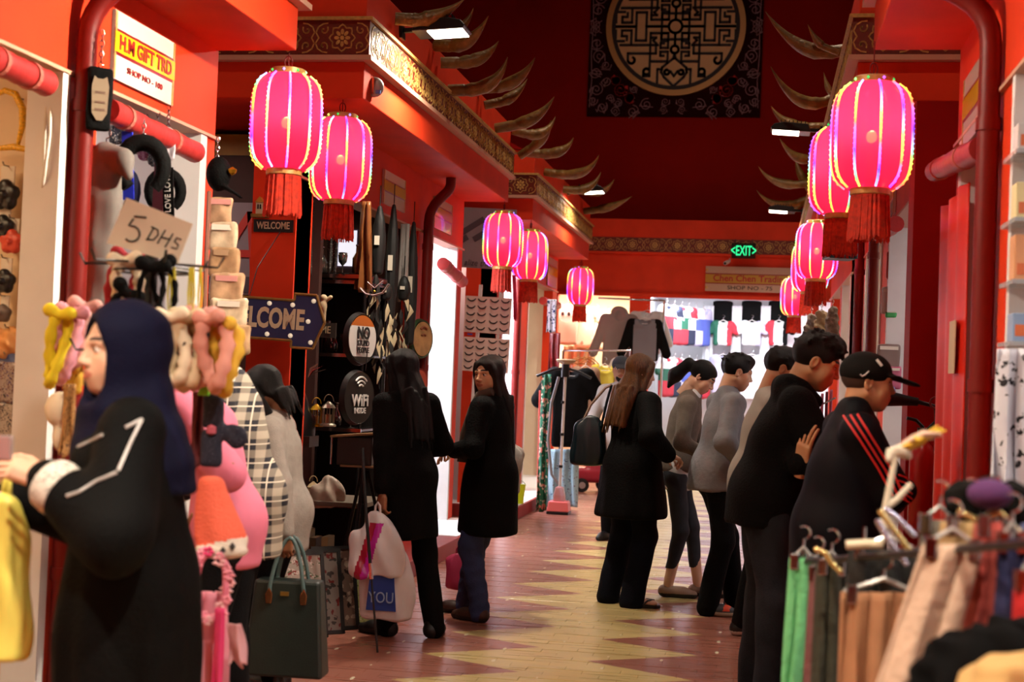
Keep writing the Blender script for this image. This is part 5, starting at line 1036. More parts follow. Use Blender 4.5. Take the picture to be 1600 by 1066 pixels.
cap_sign(664, 530, 11.3, .2, .165, 'tan round wooden plaque with green rim beside the white shop', mat('green_rim', '2c4a2c', .5), [('disc', .14, mat('tan_plaque', 'b08a58', .5, var=.3, vs=12), -.02, -1, 1), ('arc', .04, -.0, .008, mat('plaque_mark', '8a4a2a', .5)), ('arc', .06, .04, .008, MATS['plaque_mark'])], nn)
cap_sign(660, 598, 11.3, .2, .12, 'red round plaque hanging below the tan one', mat('plaque_red', '8c2018', .5), [('disc', .1, mat('plaque_red2', 'a8442c', .5), -.02, -1, 1)], nn)
# --- posters with eyelashes, banner, silhouette sign
LASHP = mat('lash_card', 'e8d2c2', .5, var=.05); LASH = mat('lash_black', '15100e', .7)
def lash_poster(x0, x1, y0, y1, Y, lab, tilt, k):
    a, b = at(x0, y0, Y), at(x1, y1, Y); w, h = b[0]-a[0], a[2]-b[2]; o = board('eyelash_poster', lab, 'poster', ((a[0]+b[0])/2, Y, (a[2]+b[2])/2), CAMDIR, w, h, LASHP, .01, tilt); rg = random.Random(k)
    for r in range(5):
        for c_ in range(4):
            cx, cy = (c_-1.5)*w*.235+(c_ > 1)*w*.03-w*.015, h*.40-r*h*.195; q = MB(); R = w*.082
            q.tube([(cx+R*math.cos(t), cy+R*.85*math.sin(t)+.02, .003) for t in [PI*(1.08+.84*i/8) for i in range(9)]], [.003+.004*math.sin(PI*i/8) for i in range(9)], 5)
            for j in range(11):
                t = PI*(1.08+.84*j/10); L = 1.22+.12*rg.random(); q.tube([(cx+R*math.cos(t), cy+R*.85*math.sin(t)+.02, .003), (cx+R*L*math.cos(t), cy+R*.85*L*math.sin(t)+.018, .003)], [.005, .0015], 3)
            q.build('eyelash', LASH, o)
    return o
lash_poster(727, 797, 463, 522, 13.95, 'upper card of false eyelashes on the white shop corner', -.03, 1); o = lash_poster(724, 794, 527, 583, 13.95, 'lower card of false eyelashes on the white shop corner', -.03, 2)
q = MB(); q.box((-.12, -1.68, -.06), (-.09, .7, -.012)); q.box((.09, -1.68, -.06), (.12, .7, -.012)); q.build('stand_post', WHITE, o); MB().box((-.2, .19, 0), (-.15, .205, .004)).build('blue_mark', mat('blue_mark', '3a4ab0', .5), o)
c = at(748, 372, 14.3); o = board('shop_banner', 'grey shop banner with dark slanted print behind the middle lanterns', 'banner', c, CAMDIR, .75, .62, mat('banner_grey', '8a7c80', .5, var=.15, vs=3), .02, -.03); text('alize the', .09, mat('banner_ink', '4a4248', .6), o, T3(.0, -.26), sx=.9, shear=.2)
q = MB()
for x, y, L in ((-.1, .1, .35), (.05, .05, .25), (-.2, -.05, .2)): q.box((-L/2, -.03, 0), (L/2, .03, .003), M=Matrix.Translation((x, y, 0)) @ Matrix.Rotation(.6, 4, 'Z'))
q.build('banner_print', MATS['banner_ink'], o)
c = at(781, 628, 13.6); o = empty('silhouette_sign', c, 0, 'black round-headed figure sign beside the jeans woman', 'sign'); q = MB(); q.lathe([(.001, .13), (.035, .125), (.055, .09), (.055, .07), (.03, .04), (.03, .02)][::-1], 20, sy=.35); q.lathe([(.05, -.3), (.07, -.25), (.085, -.02), (.07, .02), (.03, .035)], 20, sy=.35); q.build('figure_board', BLACK, o, smooth=40); q = MB(); q.tube([(0, 0, -.3), (0, 0, -c[2])], .012, 8); q.build('stand', BLACK, o); q = MB(); q.tube([(-.12, 0, .085), (-.05, 0, .085)], .006, 6); q.build('pointer', BLACK, o)
# --- yellow board and A poster in the first passage
c = at(357, 229, 9.3); o = board('yellow_board', 'yellow shop board with dark rim inside the first side passage', 'sign', c, CAMDIR, .36, .17, mat('board_yellow', 'b58a22', .5, var=.2), .02, frame=DARK)
MB().box((-.13, -.06, .002), (-.1, .04, .004)).build('tag_plate', DARK, o)
c = at(362, 388, 9.1); o = board('letter_poster', 'grey poster with big red letter A inside the passage', 'poster', c, CAMDIR, .42, .62, mat('poster_grey', '8a8088', .6), .02, parts=[(-.2, -.3, .2, -.19, mat('poster_dark', '4a4450', .6), .004)]); q = MB(); RM = mat('poster_red', 'c02a1c', .5)
q.prism([(-.16, -.17), (-.10, -.17), (.16, .25), (.1, .25)], -.008, M=Matrix.Rotation(-PI/2, 4, 'X')).prism([(.1, .25), (.16, .25), (.2, -.17), (.14, -.17)], -.008, M=Matrix.Rotation(-PI/2, 4, 'X')).prism([(-.1, -.06), (.16, -.06), (.15, -.01), (-.07, -.01)], -.009, M=Matrix.Rotation(-PI/2, 4, 'X')); q.build('letter_shape', RM, o)
# right wall signs
c = atx(1498, 543, WR-.03); MB(); o = board('paper_notice', 'cream paper notice on the red curtain at right', 'notice', (c[0]-.03, c[1], c[2]), RIGHTW, .19, .23, mat('notice_cream', 'e4c9a4', .7), .004)
# ---------------------------------------------------------------- cloth builders
def drape(name, lab, cat, x0, x1, y0, y1, Y, m, amp=.02, nf=3., flare=1., th=.006, dx=0., seed=0., dY=0., group=None, round_=.0, parent=None, sag=0.):
    a, b = Vector(at(x0, y0, Y)), Vector(at(x1, y0, Y+dY)); z1 = at((x0+x1)/2, y1, Y+dY/2)[2]; L = a.z-z1; c = (a+b)/2; ddx = (at((x0+x1)/2+dx, y1, Y)[0]-at((x0+x1)/2, y1, Y)[0]) if dx else 0
    org = Vector((c.x, c.y, z1))
    def fn(u, v):
        k = 1+(flare-1)*v; p = c+(a.lerp(b, u)-c)*k; s = math.sin(u*2*PI*nf+seed+.8*math.sin(v*4+seed)); r = (.35+.65*v)
        return Vector((p.x+ddx*v+.25*amp*math.cos(u*2*PI*nf*1.7+seed), p.y+amp*r*s-round_*math.sin(PI*u)*(.4+.6*v), a.z+(b.z-a.z)*u-sag*math.sin(PI*u)-L*v+.012*math.sin(u*9+seed)*v))-org
    q = MB(); q.grid(fn, max(14, int(nf*9)), 18); o = q.build(name, m, parent, smooth=80, solid=th, loc=org); 
    if lab: tag(o, lab, cat, group)
    return o
def hanger(parent, w=.36, m=None, z=0., mh=None):
    q = MB(); q.tube([(-w/2, 0, z-.085), (-w*.25, 0, z-.03), (0, 0, z), (w*.25, 0, z-.03), (w/2, 0, z-.085)], .007, 6); q.tube([(-w/2, 0, z-.085), (w/2, 0, z-.085)], .004, 5); h = q.build('hanger', m or mat('hanger_white', 'e0dcd8', .4), parent, smooth=50)
    q = MB(); q.tube([(0, 0, z), (0, 0, z+.03)]+[(.022*math.cos(t)-.0, 0, z+.055+.022*math.sin(t)) for t in [-PI/2+i*PI/5 for i in range(7)]], .0028, 5); q.build('hook', CHROME, h); return h
_tee = {}
def tee_mesh(w=.42, h=.6, sl=.2, th=.05, slw=.085, ang=.9, h_=.014, hood=False, neck=True):
    key = (w, h, sl, th, slw, ang, hood)
    if key not in _tee:
        f = Fld((-w/2-sl-.15, -.16, -h-.06), (w/2+sl+.15, .16, .2), h_)
        f.box((0, 0, -h/2), (w/2*.96, th, h/2), min(.04, th*.9), .03); f.rc((-w*.42, 0, -.055), (w*.42, 0, -.055), .06, .06, .04, flat=((0, 1, 0), th/.06))
        for s in (-1, 1): a = np.array([s*w*.42, 0, -.065]); e = a+np.array([s*math.cos(ang), 0, -math.sin(ang)])*sl; f.rc(a, e, slw, slw*.85, .03, flat=((0, 1, 0), th/.09))
        if neck: f.el((0, -th*.6, -.0), (.085, th*1.4, .075), .01, 's')
        if hood: f.el((0, .02, .02), (.12, th*1.5, .1), .03); f.el((0, -.06, .0), (.07, .05, .085), .02, 's')
        f.wob(.005, 18, w*10, (1, 1, .3)); _tee[key] = f.surf()
    V, Q = _tee[key]; return V, Q
def tee(name, lab, cat, p, mats, rz=0., mfn=None, group=None, hang=True, hm=None, **kw):
    V, Q = tee_mesh(**kw); mi = mfn(V[Q].mean(1)) if mfn else None; e = empty(name, p, rz, lab, cat, group); obj('garment', npmesh('garment', V, Q, mi), mats, e)
    if hang: hanger(e, kw.get('w', .42)*.8, hm, .03)
    return e
# ---------------------------------------------------------------- gift shop goods, left foreground
METAL = mat('wire_metal', '8a8680', .3, .9)
def hookrod(parent, y=.05, z=.0): q = MB(); q.tube([(0, y, z), (0, -.02, z), (0, -.03, z+.012)], .003, 5); return q.build('display_hook', METAL, parent)
YB = 5.37
def on_board(px, py, name, lab, cat): return empty(name, at(px, py, YB-.05), 0, lab, cat)
YG = mat('yellow_glitter', 'e8b020', .4, var=.35, vs=120); 
e = on_board(25, 190, 'hair_band', 'yellow glitter hair band on the cream board', 'hair band'); q = MB(); q.tube([(-.1, 0, .105), (-.05, -.01, .125), (.0, -.015, .11), (.035, -.015, .05), (.035, -.01, -.02), (.012, 0, -.1)], [.008, .013, .015, .015, .013, .008], 8); q.build('band_arch', YG, e, smooth=60); q = MB(); q.tube([(-.12, 0, -.115), (0, -.01, -.105), (.09, 0, -.12)], [.008, .014, .01], 8); q.build('band_tail', YG, e, smooth=60); hookrod(e, .05, .1)
BOWK = mat('satin_black', '0c0c0e', .35)
def clip(px, py, lab, m, s=1.):
    e = on_board(px, py, 'hair_clip', lab, 'hair clip'); hookrod(e, .05, .12*s)
    f = Fld((-.12, -.08, -.12), (.12, .08, .12), .008)
    for i in range(5): a = i*2*PI/5+.3; f.el((.035*s*math.cos(a), 0, .035*s*math.sin(a)), (.032*s, .022, .032*s), .006)
    f.el((0, -.02, 0), (.018*s, .016, .018*s), .004); fobj('flower_bow', f, m, e); q = MB(); q.box((-.03*s, .012, -.02), (.03*s, .02, .12*s)); q.build('card', PAPER, e)
clip(8, 305, 'black flower hair clip high on the cream board', BOWK); clip(4, 355, 'black round hair clip, middle of the cream board', BOWK, .8); clip(18, 378, 'coral red hair clip on the cream board', mat('satin_coral', 'd04a34', .4), .8); clip(6, 440, 'black hair clip low on the cream board', BOWK, .8); clip(4, 490, 'small grey hair clip above the bead packets', mat('satin_grey', '6a5a50', .4), .6)
e = on_board(12, 535, 'feather_puff', 'orange feather puff on the cream board', 'hair puff'); f = Fld((-.12, -.08, -.12), (.12, .08, .12), .008); f.el((0, 0, 0), (.07, .04, .06), .01); f.wob(.014, 60, 1, (1, 1, 1)); fobj('puff', f, mat('feather_orange', 'e0a060', .8), e); hookrod(e, .05, .06)
for py, lab, c0, c1 in ((590, 'clear packet of blue and brown beads on the cream board', '9a8880', ['4a3a60', '5a3020']), (655, 'clear packet of dark beads at the lower left board', 'a89a8c', ['3a3438', '6a5a54'])):
    e = on_board(10, py, 'bead_packet', lab, 'packet'); f = Fld((-.1, -.05, -.14), (.1, .05, .12), .009); f.box((0, 0, -.02), (.07, .014, .085), .012); f.wob(.004, 50, 2); fobj('packet_body', f, spots('beads_'+c0, c0, c1, 45, .33, .25), e); MB().box((-.07, -.006, .06), (.07, .004, .1)).build('header_card', mat('card_blue', '5a6a98', .5), e); hookrod(e, .05, .09)
q = MB(); A = at(73, 150, 5.3); q.tube([A, at(70, 220, 5.28), at(68, 275, 5.3), at(66, 300, 5.3), at(70, 270, 5.27), at(78, 210, 5.27), at(79, 160, 5.3)], .006, 6); tag(q.build('white_cable', PAPER, smooth=60), 'white looped strap hanging by the red jamb at far left', 'strap')
# black knitted pouch and chain on the pipe
e = empty('printed_pouch', atx(155, 155, WL+.13), .6, 'black knit pouch with pale printed face hung by the drain pipe', 'pouch'); f = Fld((-.1, -.06, -.18), (.1, .06, .2), .008); f.box((0, 0, 0), (.05, .016, .13), .015); f.wob(.003, 30, 1); fobj('pouch_body', f, BLKC, e); q = MB(); q.prism([(-.03, -.06), (-.012, -.09), (.012, -.09), (.03, -.06), (.034, .05), (.025, .09), (.01, .08), (-.012, .08), (-.025, .09), (-.034, .05)], .004, M=Matrix.Translation((0, -.023, 0))); q.build('printed_face', mat('print_beige', '8c7a62', .8), e); q = MB()
for i, z in enumerate((.02, -.02, -.05)): MB().box((-.02, -.026, z), (.02, -.023, z+.008)).build('print_line', mat('print_dark', '6a5040', .7), e)
def chain(parent, p, n=7, s=.022, m=CHROME):
    for i in range(n): q = MB(); q.tube([((s*.4)*math.cos(t), 0, s*.62*math.sin(t)) for t in [j*PI/4 for j in range(8)]], .0026, 5, closed=True); q.build('chain_link', m, parent, mat_w=Matrix.Translation((p[0], p[1], p[2]+i*s)) @ Matrix.Rotation((i % 2)*PI/2, 4, 'Z'))
chain(e, (0, 0, .14), 7)
# grey hoodie and hanging goods in the gift doorway
GH = mat('hoodie_grey', '6a625c', .9, var=.1, vs=20)
e = empty('hanging_hoodie', at(160, 350, 5.62), 0, 'grey hooded top hanging in the gift shop doorway', 'hoodie'); f = Fld((-.25, -.2, -.5), (.3, .25, .4), .012); s_ = 1/.0026
f.loft([(-.44, .0, 0, .075, .06), (-.2, .0, 0, .085, .06), (.1, -.005, 0, .085, .06), (.28, 0, 0, .075, .055)], .02, fold=(4, .1, .04, 1)); f.rc((.0, 0, .29), (.09, -.03, .27), .06, .05, .03); f.rc((.09, -.03, .26), (.13, -.04, .2), .045, .02, .02); f.rc((-.06, -.03, .22), (-.08, -.04, -.25), .04, .035, .02); f.wob(.006, 22, 2); fobj('garment', f, GH, e); hanger(e, .2, DARK, .33)
def strap(px0, py0, px1, py1, Y, lab, m, w=.02, txt=None, name='neck_strap'):
    a, b = Vector(at(px0, py0, Y)), Vector(at(px1, py1, Y)); L = (a-b).length; o = empty(name, (a+b)/2, 0, lab, 'strap'); q = MB(); d = (b-a); q.box((-w/2, -.003, -L/2), (w/2, .003, L/2)); an = math.atan2(-d.x, -d.z); o.rotation_euler = (0, an if abs(an) < 1 else 0, 0); q.build('strap_band', m, o)
    if txt: text(txt, w*.75, WHM, o, Matrix.Translation((0, -.005, 0)) @ Matrix.Rotation(PI/2, 4, 'X') @ Matrix.Rotation(PI/2, 4, 'Z'), sx=.9)
    return o
strap(199, 205, 201, 312, 5.8, 'bright blue lettered neck strap in the gift doorway', mat('strap_blue', '2438d8', .5), .05)
strap(262, 262, 264, 342, 5.9, 'black neck strap lettered LOVE LOVE behind the price card', BLKC, .05, 'LOVE LOVE')
strap(250, 255, 246, 335, 5.95, 'maroon neck strap beside the lettered black one', mat('strap_maroon', '4a1420', .6), .05)
def upillow(px, py, Y, lab, m, s=1.):
    e = empty('neck_pillow', at(px, py, Y), .3, lab, 'neck pillow'); q = MB(); q.tube([(.10*s*math.sin(t), .0, .12*s*math.cos(t)) for t in [-2.5+5*i/16 for i in range(17)]], [.03*s+.012*s*math.sin(PI*i/16) for i in range(17)], 12); q.build('pillow_roll', m, e, smooth=70); chain(e, (0, 0, .15*s), 4)
upillow(222, 262, 5.7, 'black curved neck pillow hanging in the gift doorway', BLKC, .9); upillow(176, 300, 5.9, 'dark navy neck pillow deep in the gift doorway', NAVY, .9); upillow(258, 300, 6.1, 'black neck pillow farther inside the gift doorway', BLKC, .7)
for i, (x, y, c) in enumerate(((212, 205, '2a3a2a'), (228, 215, '90507a'), (245, 225, '303848'), (262, 215, 'c8c0c8'), (185, 190, '1a2030'))):
    e = empty('hanging_trinket', at(x, y, 6.2), 0, ('green', 'pink', 'slate', 'white', 'navy')[i]+' trinket bundle high in the gift shop doorway', 'trinket'); f = Fld((-.08, -.06, -.14), (.08, .06, .1), .009); f.loft([(-.11, 0, 0, .03, .02), (-.03, 0, 0, .045, .03), (.05, 0, 0, .02, .02)], .02, fold=(5, .3, .1, i)); fobj('trinket_body', f, spots('trinket_'+c, c, ['d0c8c0'], 60, .25, .4), e); chain(e, (0, 0, .05), 5)
# price card
e = empty('price_card', at(236, 362, 4.25), 0, 'cream cardboard price card handwritten 5 DHS', 'price card'); e.rotation_euler = (0, math.radians(15), math.radians(12)); K = 1/(F_/4.25)
q = MB(); q.prism([(x*K, -z*K) for x, z in ((-64, 40), (58, 38), (62, -33), (-56, -42))][::-1], .004); q.build('card_sheet', mat('card_cream', 'dccdb4', .8, var=.05), e)
def pen(L, r=1.3):
    q = MB(); q.tube([(x*K, -.002, -z*K) for x, z in L], r*K, 6); q.build('pen_stroke', INK, e)
five = [(-34, -12), (-38, 2)]+[(-29+13*math.cos(t), 13+13*math.sin(t)) for t in [-1.9+i*.45 for i in range(10)]]; pen([(-14, -20), (-34, -16)], 1.7); pen(five, 1.7)
pen([(2, -6), (-2, 14)]); pen([(-2, -8), (10, -6), (13, 2), (8, 12), (-4, 15)]); pen([(22, -10), (16, 16)]); pen([(36, -8), (30, 18)]); pen([(18, 4), (35, 3)]); pen([(52, -2), (44, -3), (42, 4), (50, 8), (49, 15), (40, 15)])
# wire display stand
e = empty('wire_display_stand', (at(228, 600, 4.3)[0], 4.3, 0), 0, 'black wire display stand behind the headscarf woman', 'display stand'); zt = at(228, 410, 4.3)[2]; q = MB(); q.tube([(0, 0, .02), (0, 0, zt+.1)], .022, 12); q.build('center_pole', BLACK, e, smooth=50); q = MB()
for k in range(4): q.tube([(0, 0, .04), (.3*math.cos(k*PI/2+.4), .3*math.sin(k*PI/2+.4), .012)], .012, 8)
q.build('foot_cross', BLACK, e)
for j, z in enumerate((zt, zt-.28)):
    for k in range(6):
        a = k*PI/3+.08+j*.3; q = MB(); L = .22; q.tube([(0, 0, z), (L*math.cos(a), L*math.sin(a), z-.01), ((L+.02)*math.cos(a), (L+.02)*math.sin(a), z+.025)], .0045, 6); q.build('wire_arm', BLACK, e)
q = MB(); q.tube([(.12*math.cos(t), .12*math.sin(t), zt-.03) for t in [i*PI/8 for i in range(16)]], .005, 6, closed=True); q.build('wire_ring', BLACK, e)
def ringband(px, py, Y, r, th, lab, m, rot=(0, 0, 0), fuzzy=0, name='headband', flat=1., sx=.42):
    e = empty(name, at(px, py, Y), 0, lab, 'headband'); e.rotation_euler = rot; q = MB(); n = 28
    q.tube([(r*sx*math.sin(t), .018*math.sin(2*t), r*math.cos(t)) for t in [i*2*PI/n for i in range(n)]], [th*(1+.25*math.sin(i*2.3)) for i in range(n)], 8, closed=True, flat=flat); q.build('band_loop', m, e, smooth=70)
    f = Fld((-.08, -.06, -.08), (.08, .06, .08), .008)
    for s in (-1, 1): f.rc((0, -.01, 0), (s*.035, -.012, .012), .014, .024, .008)
    f.el((0, -.015, 0), (.014, .014, .014), .005); fobj('bow_knot', f, m, e, loc=(0, -.01, r*.95)); return e
CRM = mat('cloth_cream', 'e4d2b4', .85, var=.08); PNK = mat('cloth_palepink', 'e2a8a0', .85, var=.08); YLW = mat('cloth_yellow', 'dcae38', .85); RDC = mat('cloth_red', 'a01828', .85); PNKS = mat('cloth_pinkstripe', 'e8a0b0', .85, var=.2, vs=40); LEO = spots('leopard', 'b08048', ['20140c'], 60, .32)
ringband(190, 445, 4.35, .09, .016, 'red hair band hanging from the wire stand', RDC, (0, .2, .3)); ringband(200, 450, 4.25, .085, .018, 'cream hair band beside the red one on the stand', CRM, (0, -.1, .2)); ringband(235, 460, 4.15, .085, .009, 'thin black hair band ring on the stand', BLKC, (0, .1, .2)); ringband(258, 455, 4.2, .08, .009, 'second thin black hair band ring, right of the pole', BLKC, (0, -.2, .1)); ringband(185, 480, 4.2, .055, .012, 'small black hair band with beads above the headscarf', BLKC, (0, .6, .2))
for i, (x, y, lab, m, r, t) in enumerate(((268, 545, 'cream bow headband hanging nearest the headscarf', CRM, .10, .022), (290, 548, 'second cream ruffled headband in the bunch', mat('cloth_cream_b', 'dcc6a0', .85), .105, .026), (312, 545, 'pale pink headband in the middle of the bunch', PNK, .11, .024), (335, 552, 'dusty pink headband at the right of the bunch', mat('cloth_dustypink', 'd89484', .85), .105, .022), (353, 560, 'mustard yellow headband at the right end of the bunch', YLW, .10, .022), (250, 535, 'red and white headband tucked behind the scarf', RDC, .08, .018))): ringband(x, y, 4.15+.04*(i % 3), r, t, lab, m, (0, .1*(i % 3-1), .5-.25*i))
for i, x in enumerate((265, 272, 297, 301, 313)): q = MB(); q.tube([at(x, 418, 4.22), at(x-3, 460, 4.2), at(x-2, 505, 4.18), at(x+3, 460, 4.2), at(x+1, 418, 4.22)], .0035, 5); tag(q.build('elastic_tie', mat('elastic_yellow', 'c8b820', .6), smooth=60), 'yellow elastic tie hanging from the wire arm, %s from left' % OW[i], 'elastic tie', 'yellow elastic ties')
for i, (x, y, lab, m, r, t) in enumerate(((88, 545, 'bright yellow headband left of the woman\'s face', mat('cloth_brightyellow', 'e8d020', .8), .115, .018), (104, 540, 'pink and white striped headband left of the face', PNKS, .11, .022), (122, 525, 'pale pink headband just left of the face', PNK, .1, .018), (118, 585, 'yellow headband low beside the cheek', YLW, .06, .016))): ringband(x, y, 4.3+.05*i, r, t, lab, m, (0, .15, .3*i), sx=.2)
drape('leopard_scarf', 'leopard print scarf hanging beside the woman\'s chin', 'scarf', 98, 118, 600, 712, 4.3, LEO, .02, 1.5, 1.1); 
e = empty('plush_toy', at(94, 640, 4.35), 0, 'cream plush ornament hanging left of the leopard scarf', 'plush'); f = Fld((-.1, -.08, -.16), (.1, .08, .1), .009); f.el((0, 0, 0), (.05, .045, .06), .01); f.el((.01, 0, -.09), (.03, .03, .05), .01); fobj('plush_body', f, CRM, e)
# hanging bows and plush by the pink shirt
e = empty('bow_tie', at(341, 672, 4.3), 0, 'navy dotted fabric bow hanging on the pink shirt side', 'bow'); f = Fld((-.12, -.07, -.16), (.12, .07, .14), .009); f.box((-.02, 0, .06), (.035, .016, .055), .014); f.box((-.02, 0, -.06), (.035, .016, .06), .014); f.rc((.01, 0, 0), (.06, 0, -.02), .02, .038, .015, flat=((0, 1, 0), .5)); f.wob(.003, 40, 1); fobj('bow_body', f, spots('navy_dots', '14182c', ['8a90a8'], 90, .16), e); q = MB(); q.lathe([(.001, -.018), (.016, -.01), (.016, .01), (.001, .018)], 8); q.build('bow_knot', mat('knot_rose', 'b05060', .7), e, loc=(-.015, -.02, 0)); q = MB(); q.tube([(0, 0, .1), (.03, .02, .13)], .004, 6); q.build('hook', BLACK, e)
drape('knit_scarf', 'dark red knitted piece hanging left of the navy bow', 'scarf', 300, 320, 612, 730, 4.32, mat('knit_darkred', '5c1414', .9), .02, 1.5, .9)
e = empty('hair_claw', at(317, 606, 4.25), 0, 'lime green hair claw above the dark red knit', 'hair claw'); q = MB(); q.prism([(-.018, -.025), (.018, -.025), (.02, .0), (.008, .028), (-.012, .02)], .02); q.build('claw_body', mat('lime', '80d838', .5), e, bevel=.004)
e = empty('plush_hat', at(336, 800, 4.2), 0, 'coral plush animal hat with white muzzle hanging below the pink shirt', 'plush hat'); f = Fld((-.14, -.12, -.16), (.16, .12, .16), .009); f.loft([(-.10, .03, 0, .085, .06), (0, 0, 0, .065, .05), (.11, -.02, 0, .035, .035)], .02, fold=(4, .06, .03, 0)); f.el((.03, -.01, -.115), (.085, .06, .028), .015); fobj('hat_body', f, [mat('plush_coral', 'ee6a50', .95, bump=.5, bs=160), mat('plush_white', 'eadfcf', .95, bump=.5, bs=160)], e, lambda C: (C[:, 2] < -.088+.25*(C[:, 0]-.03)).astype(int))
for x, z in ((.055, -.11), (.085, -.095)): q = MB(); q.lathe([(.001, -.012), (.011, 0), (.001, .012)], 10); q.build('button_eye', BLACK, e, loc=(x, -.062, z), smooth=60)
# pink wreath and tulle dress
e = empty('flower_wreath', at(330, 915, 4.15), 0, 'pink flower wreath with ribbons hanging at the lower left', 'wreath'); q = MB(); q.tube([(.052*math.sin(t), .01*math.sin(3*t), .10*math.cos(t)) for t in [i*PI/12 for i in range(24)]], .012, 7, closed=True); q.build('wreath_ring', mat('wreath_pink', 'f08aa8', .8), e); rg = random.Random(9); PK = [mat('flower_pink', 'f6a0b6', .8), mat('flower_rose', 'e03a78', .7), mat('flower_pale', 'f8c4cc', .8)]
for i in range(26):
    t = i*2*PI/26; f = MB(); s_ = rg.uniform(.014, .022)
    for k in range(5): a = k*2*PI/5; f.lathe([(.001, -.006), (s_*.6, 0), (.001, .008)], 7, c=(s_*.6*math.cos(a), 0, s_*.6*math.sin(a)), sy=.5)
    f.build('blossom', PK[rg.choice((0, 0, 1, 2))], e, loc=(.056*math.sin(t)+rg.uniform(-.012, .012), -.014+rg.uniform(-.01, .01), .105*math.cos(t)))
TUL = mat('tulle_pink', 'f4a0b4', .7, alpha=.86)
drape('tulle_dress', 'layered pink tulle dress hanging below the flower wreath', 'dress', 285, 352, 925, 1150, 4.2, TUL, .045, 4, 1.35, .004); drape('tulle_ribbon', 'bright pink ribbon down the front of the tulle dress', 'ribbon', 335, 352, 950, 1100, 4.08, PK[1], .012, 1, 1.1, .004); drape('tulle_bow', 'sheer pink organza bow end sticking out at the right of the tulle dress', 'bow', 350, 378, 975, 1040, 4.1, mat('organza', 'f2b8c0', .5, alpha=.6), .03, 1, 1.2, .004, dx=12)
# black cap with gold badge and strip of plastic packs at the white jamb
e = empty('flat_cap', at(345, 272, 6.5), .3, 'black cap with gold badge hanging on a chain at the doorway', 'cap'); f = Fld((-.15, -.15, -.12), (.18, .15, .12), .009); f.el((-.01, 0, .0), (.06, .07, .085), .01); f.rc((.0, 0, -.05), (.09, 0, -.10), .05, .03, .01, flat=((.6, 0, .8), .25)); fobj('cap_body', f, BLKC, e); q = MB(); q.lathe([(.001, -.02), (.018, -.008), (.022, .008), (.001, .022)], 8, fn=lambda t, z: 1+.25*math.sin(5*t)); q.build('gold_badge', mat('badge_gold', 'd8a830', .25, .9), e, loc=(.058, -.045, .01)); chain(e, (-.02, 0, .08), 5)
PKM = [mat('clear_pack_%d' % i, c, .12, alpha=.75, var=.35, vs=18, coat=.5) for i, c in enumerate(('c8a07c', 'd8c0a0', 'b8926c'))]
for i in range(6):
    x = 345+i*3.2; y = 330+i*40; e = empty('plastic_pack', at(x, y, 6.35-.06*i), .2, 'clear plastic accessory pack in the hanging strip, %s from the top' % OW[i], 'plastic pack', 'strip of plastic packs'); f = Fld((-.12, -.06, -.1), (.12, .06, .1), .01); f.box((0, 0, 0), (.058+.006*i, .018, .068), .015); f.wob(.005, 35, i); fobj('pack_body', f, PKM[i % 3], e); MB().box((-.05, -.022, .03), (.05, -.016, .055)).build('header_card', (mat('card_pink', 'd09088', .5), PAPER, mat('card_tan', 'a88868', .5))[i % 3], e)
q = MB(); q.tube([at(327, 300, 6.3), at(322, 420, 6.1), at(318, 560, 6.0)], .01, 6); tag(q.build('display_strip', mat('strip_brown', '7a4a38', .6), smooth=40), 'thin brown hanging strip beside the plastic packs', 'strip')
# handbag and carrier bags
GRNB = mat('leather_green', '1c2724', .4, var=.1, vs=20, bump=.15, bs=200); CUO = mat('copper_ring', 'b07a50', .25, .9)
e = empty('handbag', at(450, 978, 6.05), math.radians(4), 'dark green structured handbag with two handles, carried low', 'handbag'); K = 6.05/F_/1.0; f = Fld((-.24, -.12, -.25), (.24, .12, .25), .009)
f.loft([(-.21, 0, 0, .176, .075), (-.0, 0, 0, .165, .07), (.195, 0, 0, .148, .05)], .01, cap=.01); 
f2 = MB(); prof = [(-.176, -.215), (.176, -.215), (.15, .205), (-.145, .205)]
b_ = [(-.178, -.075, -.215), (.178, -.075, -.215), (.178, .075, -.215), (-.178, .075, -.215), (-.146, -.05, .205), (.146, -.05, .205), (.146, .05, .205), (-.146, .05, .205)]
f2.add(b_, [(3,2,1,0),(4,5,6,7),(0,1,5,4),(1,2,6,5),(2,3,7,6),(3,0,4,7)]); f2.build('bag_body', GRNB, e, bevel=.014)
for y in (-.055, .055):
    q = MB(); q.tube([(-.075, y, .15)]+[(-.075+.15*i/10+.0, y*(1-.5*math.sin(PI*i/10)), .18+.21*math.sin(PI*i/10)**.8) for i in range(11)]+[(.08, y, .15)], .009, 8); h = q.build('handle', mat('handle_teal', '4a6060', .45), e, smooth=60)
    for x in (-.075, .08): q = MB(); q.prism([(-.012, -.03), (.012, -.03), (.016, .01), (0, .04), (-.016, .01)], .008, M=Matrix.Translation((x, y-.012 if y < 0 else y+.004, .135))); q.build('handle_tab', CUO, h, bevel=.002)
MB().box((-.025, -.062, .14), (.012, -.052, .158)).build('logo_plate', mat('plate_gold', 'c8a050', .3, .8), e)
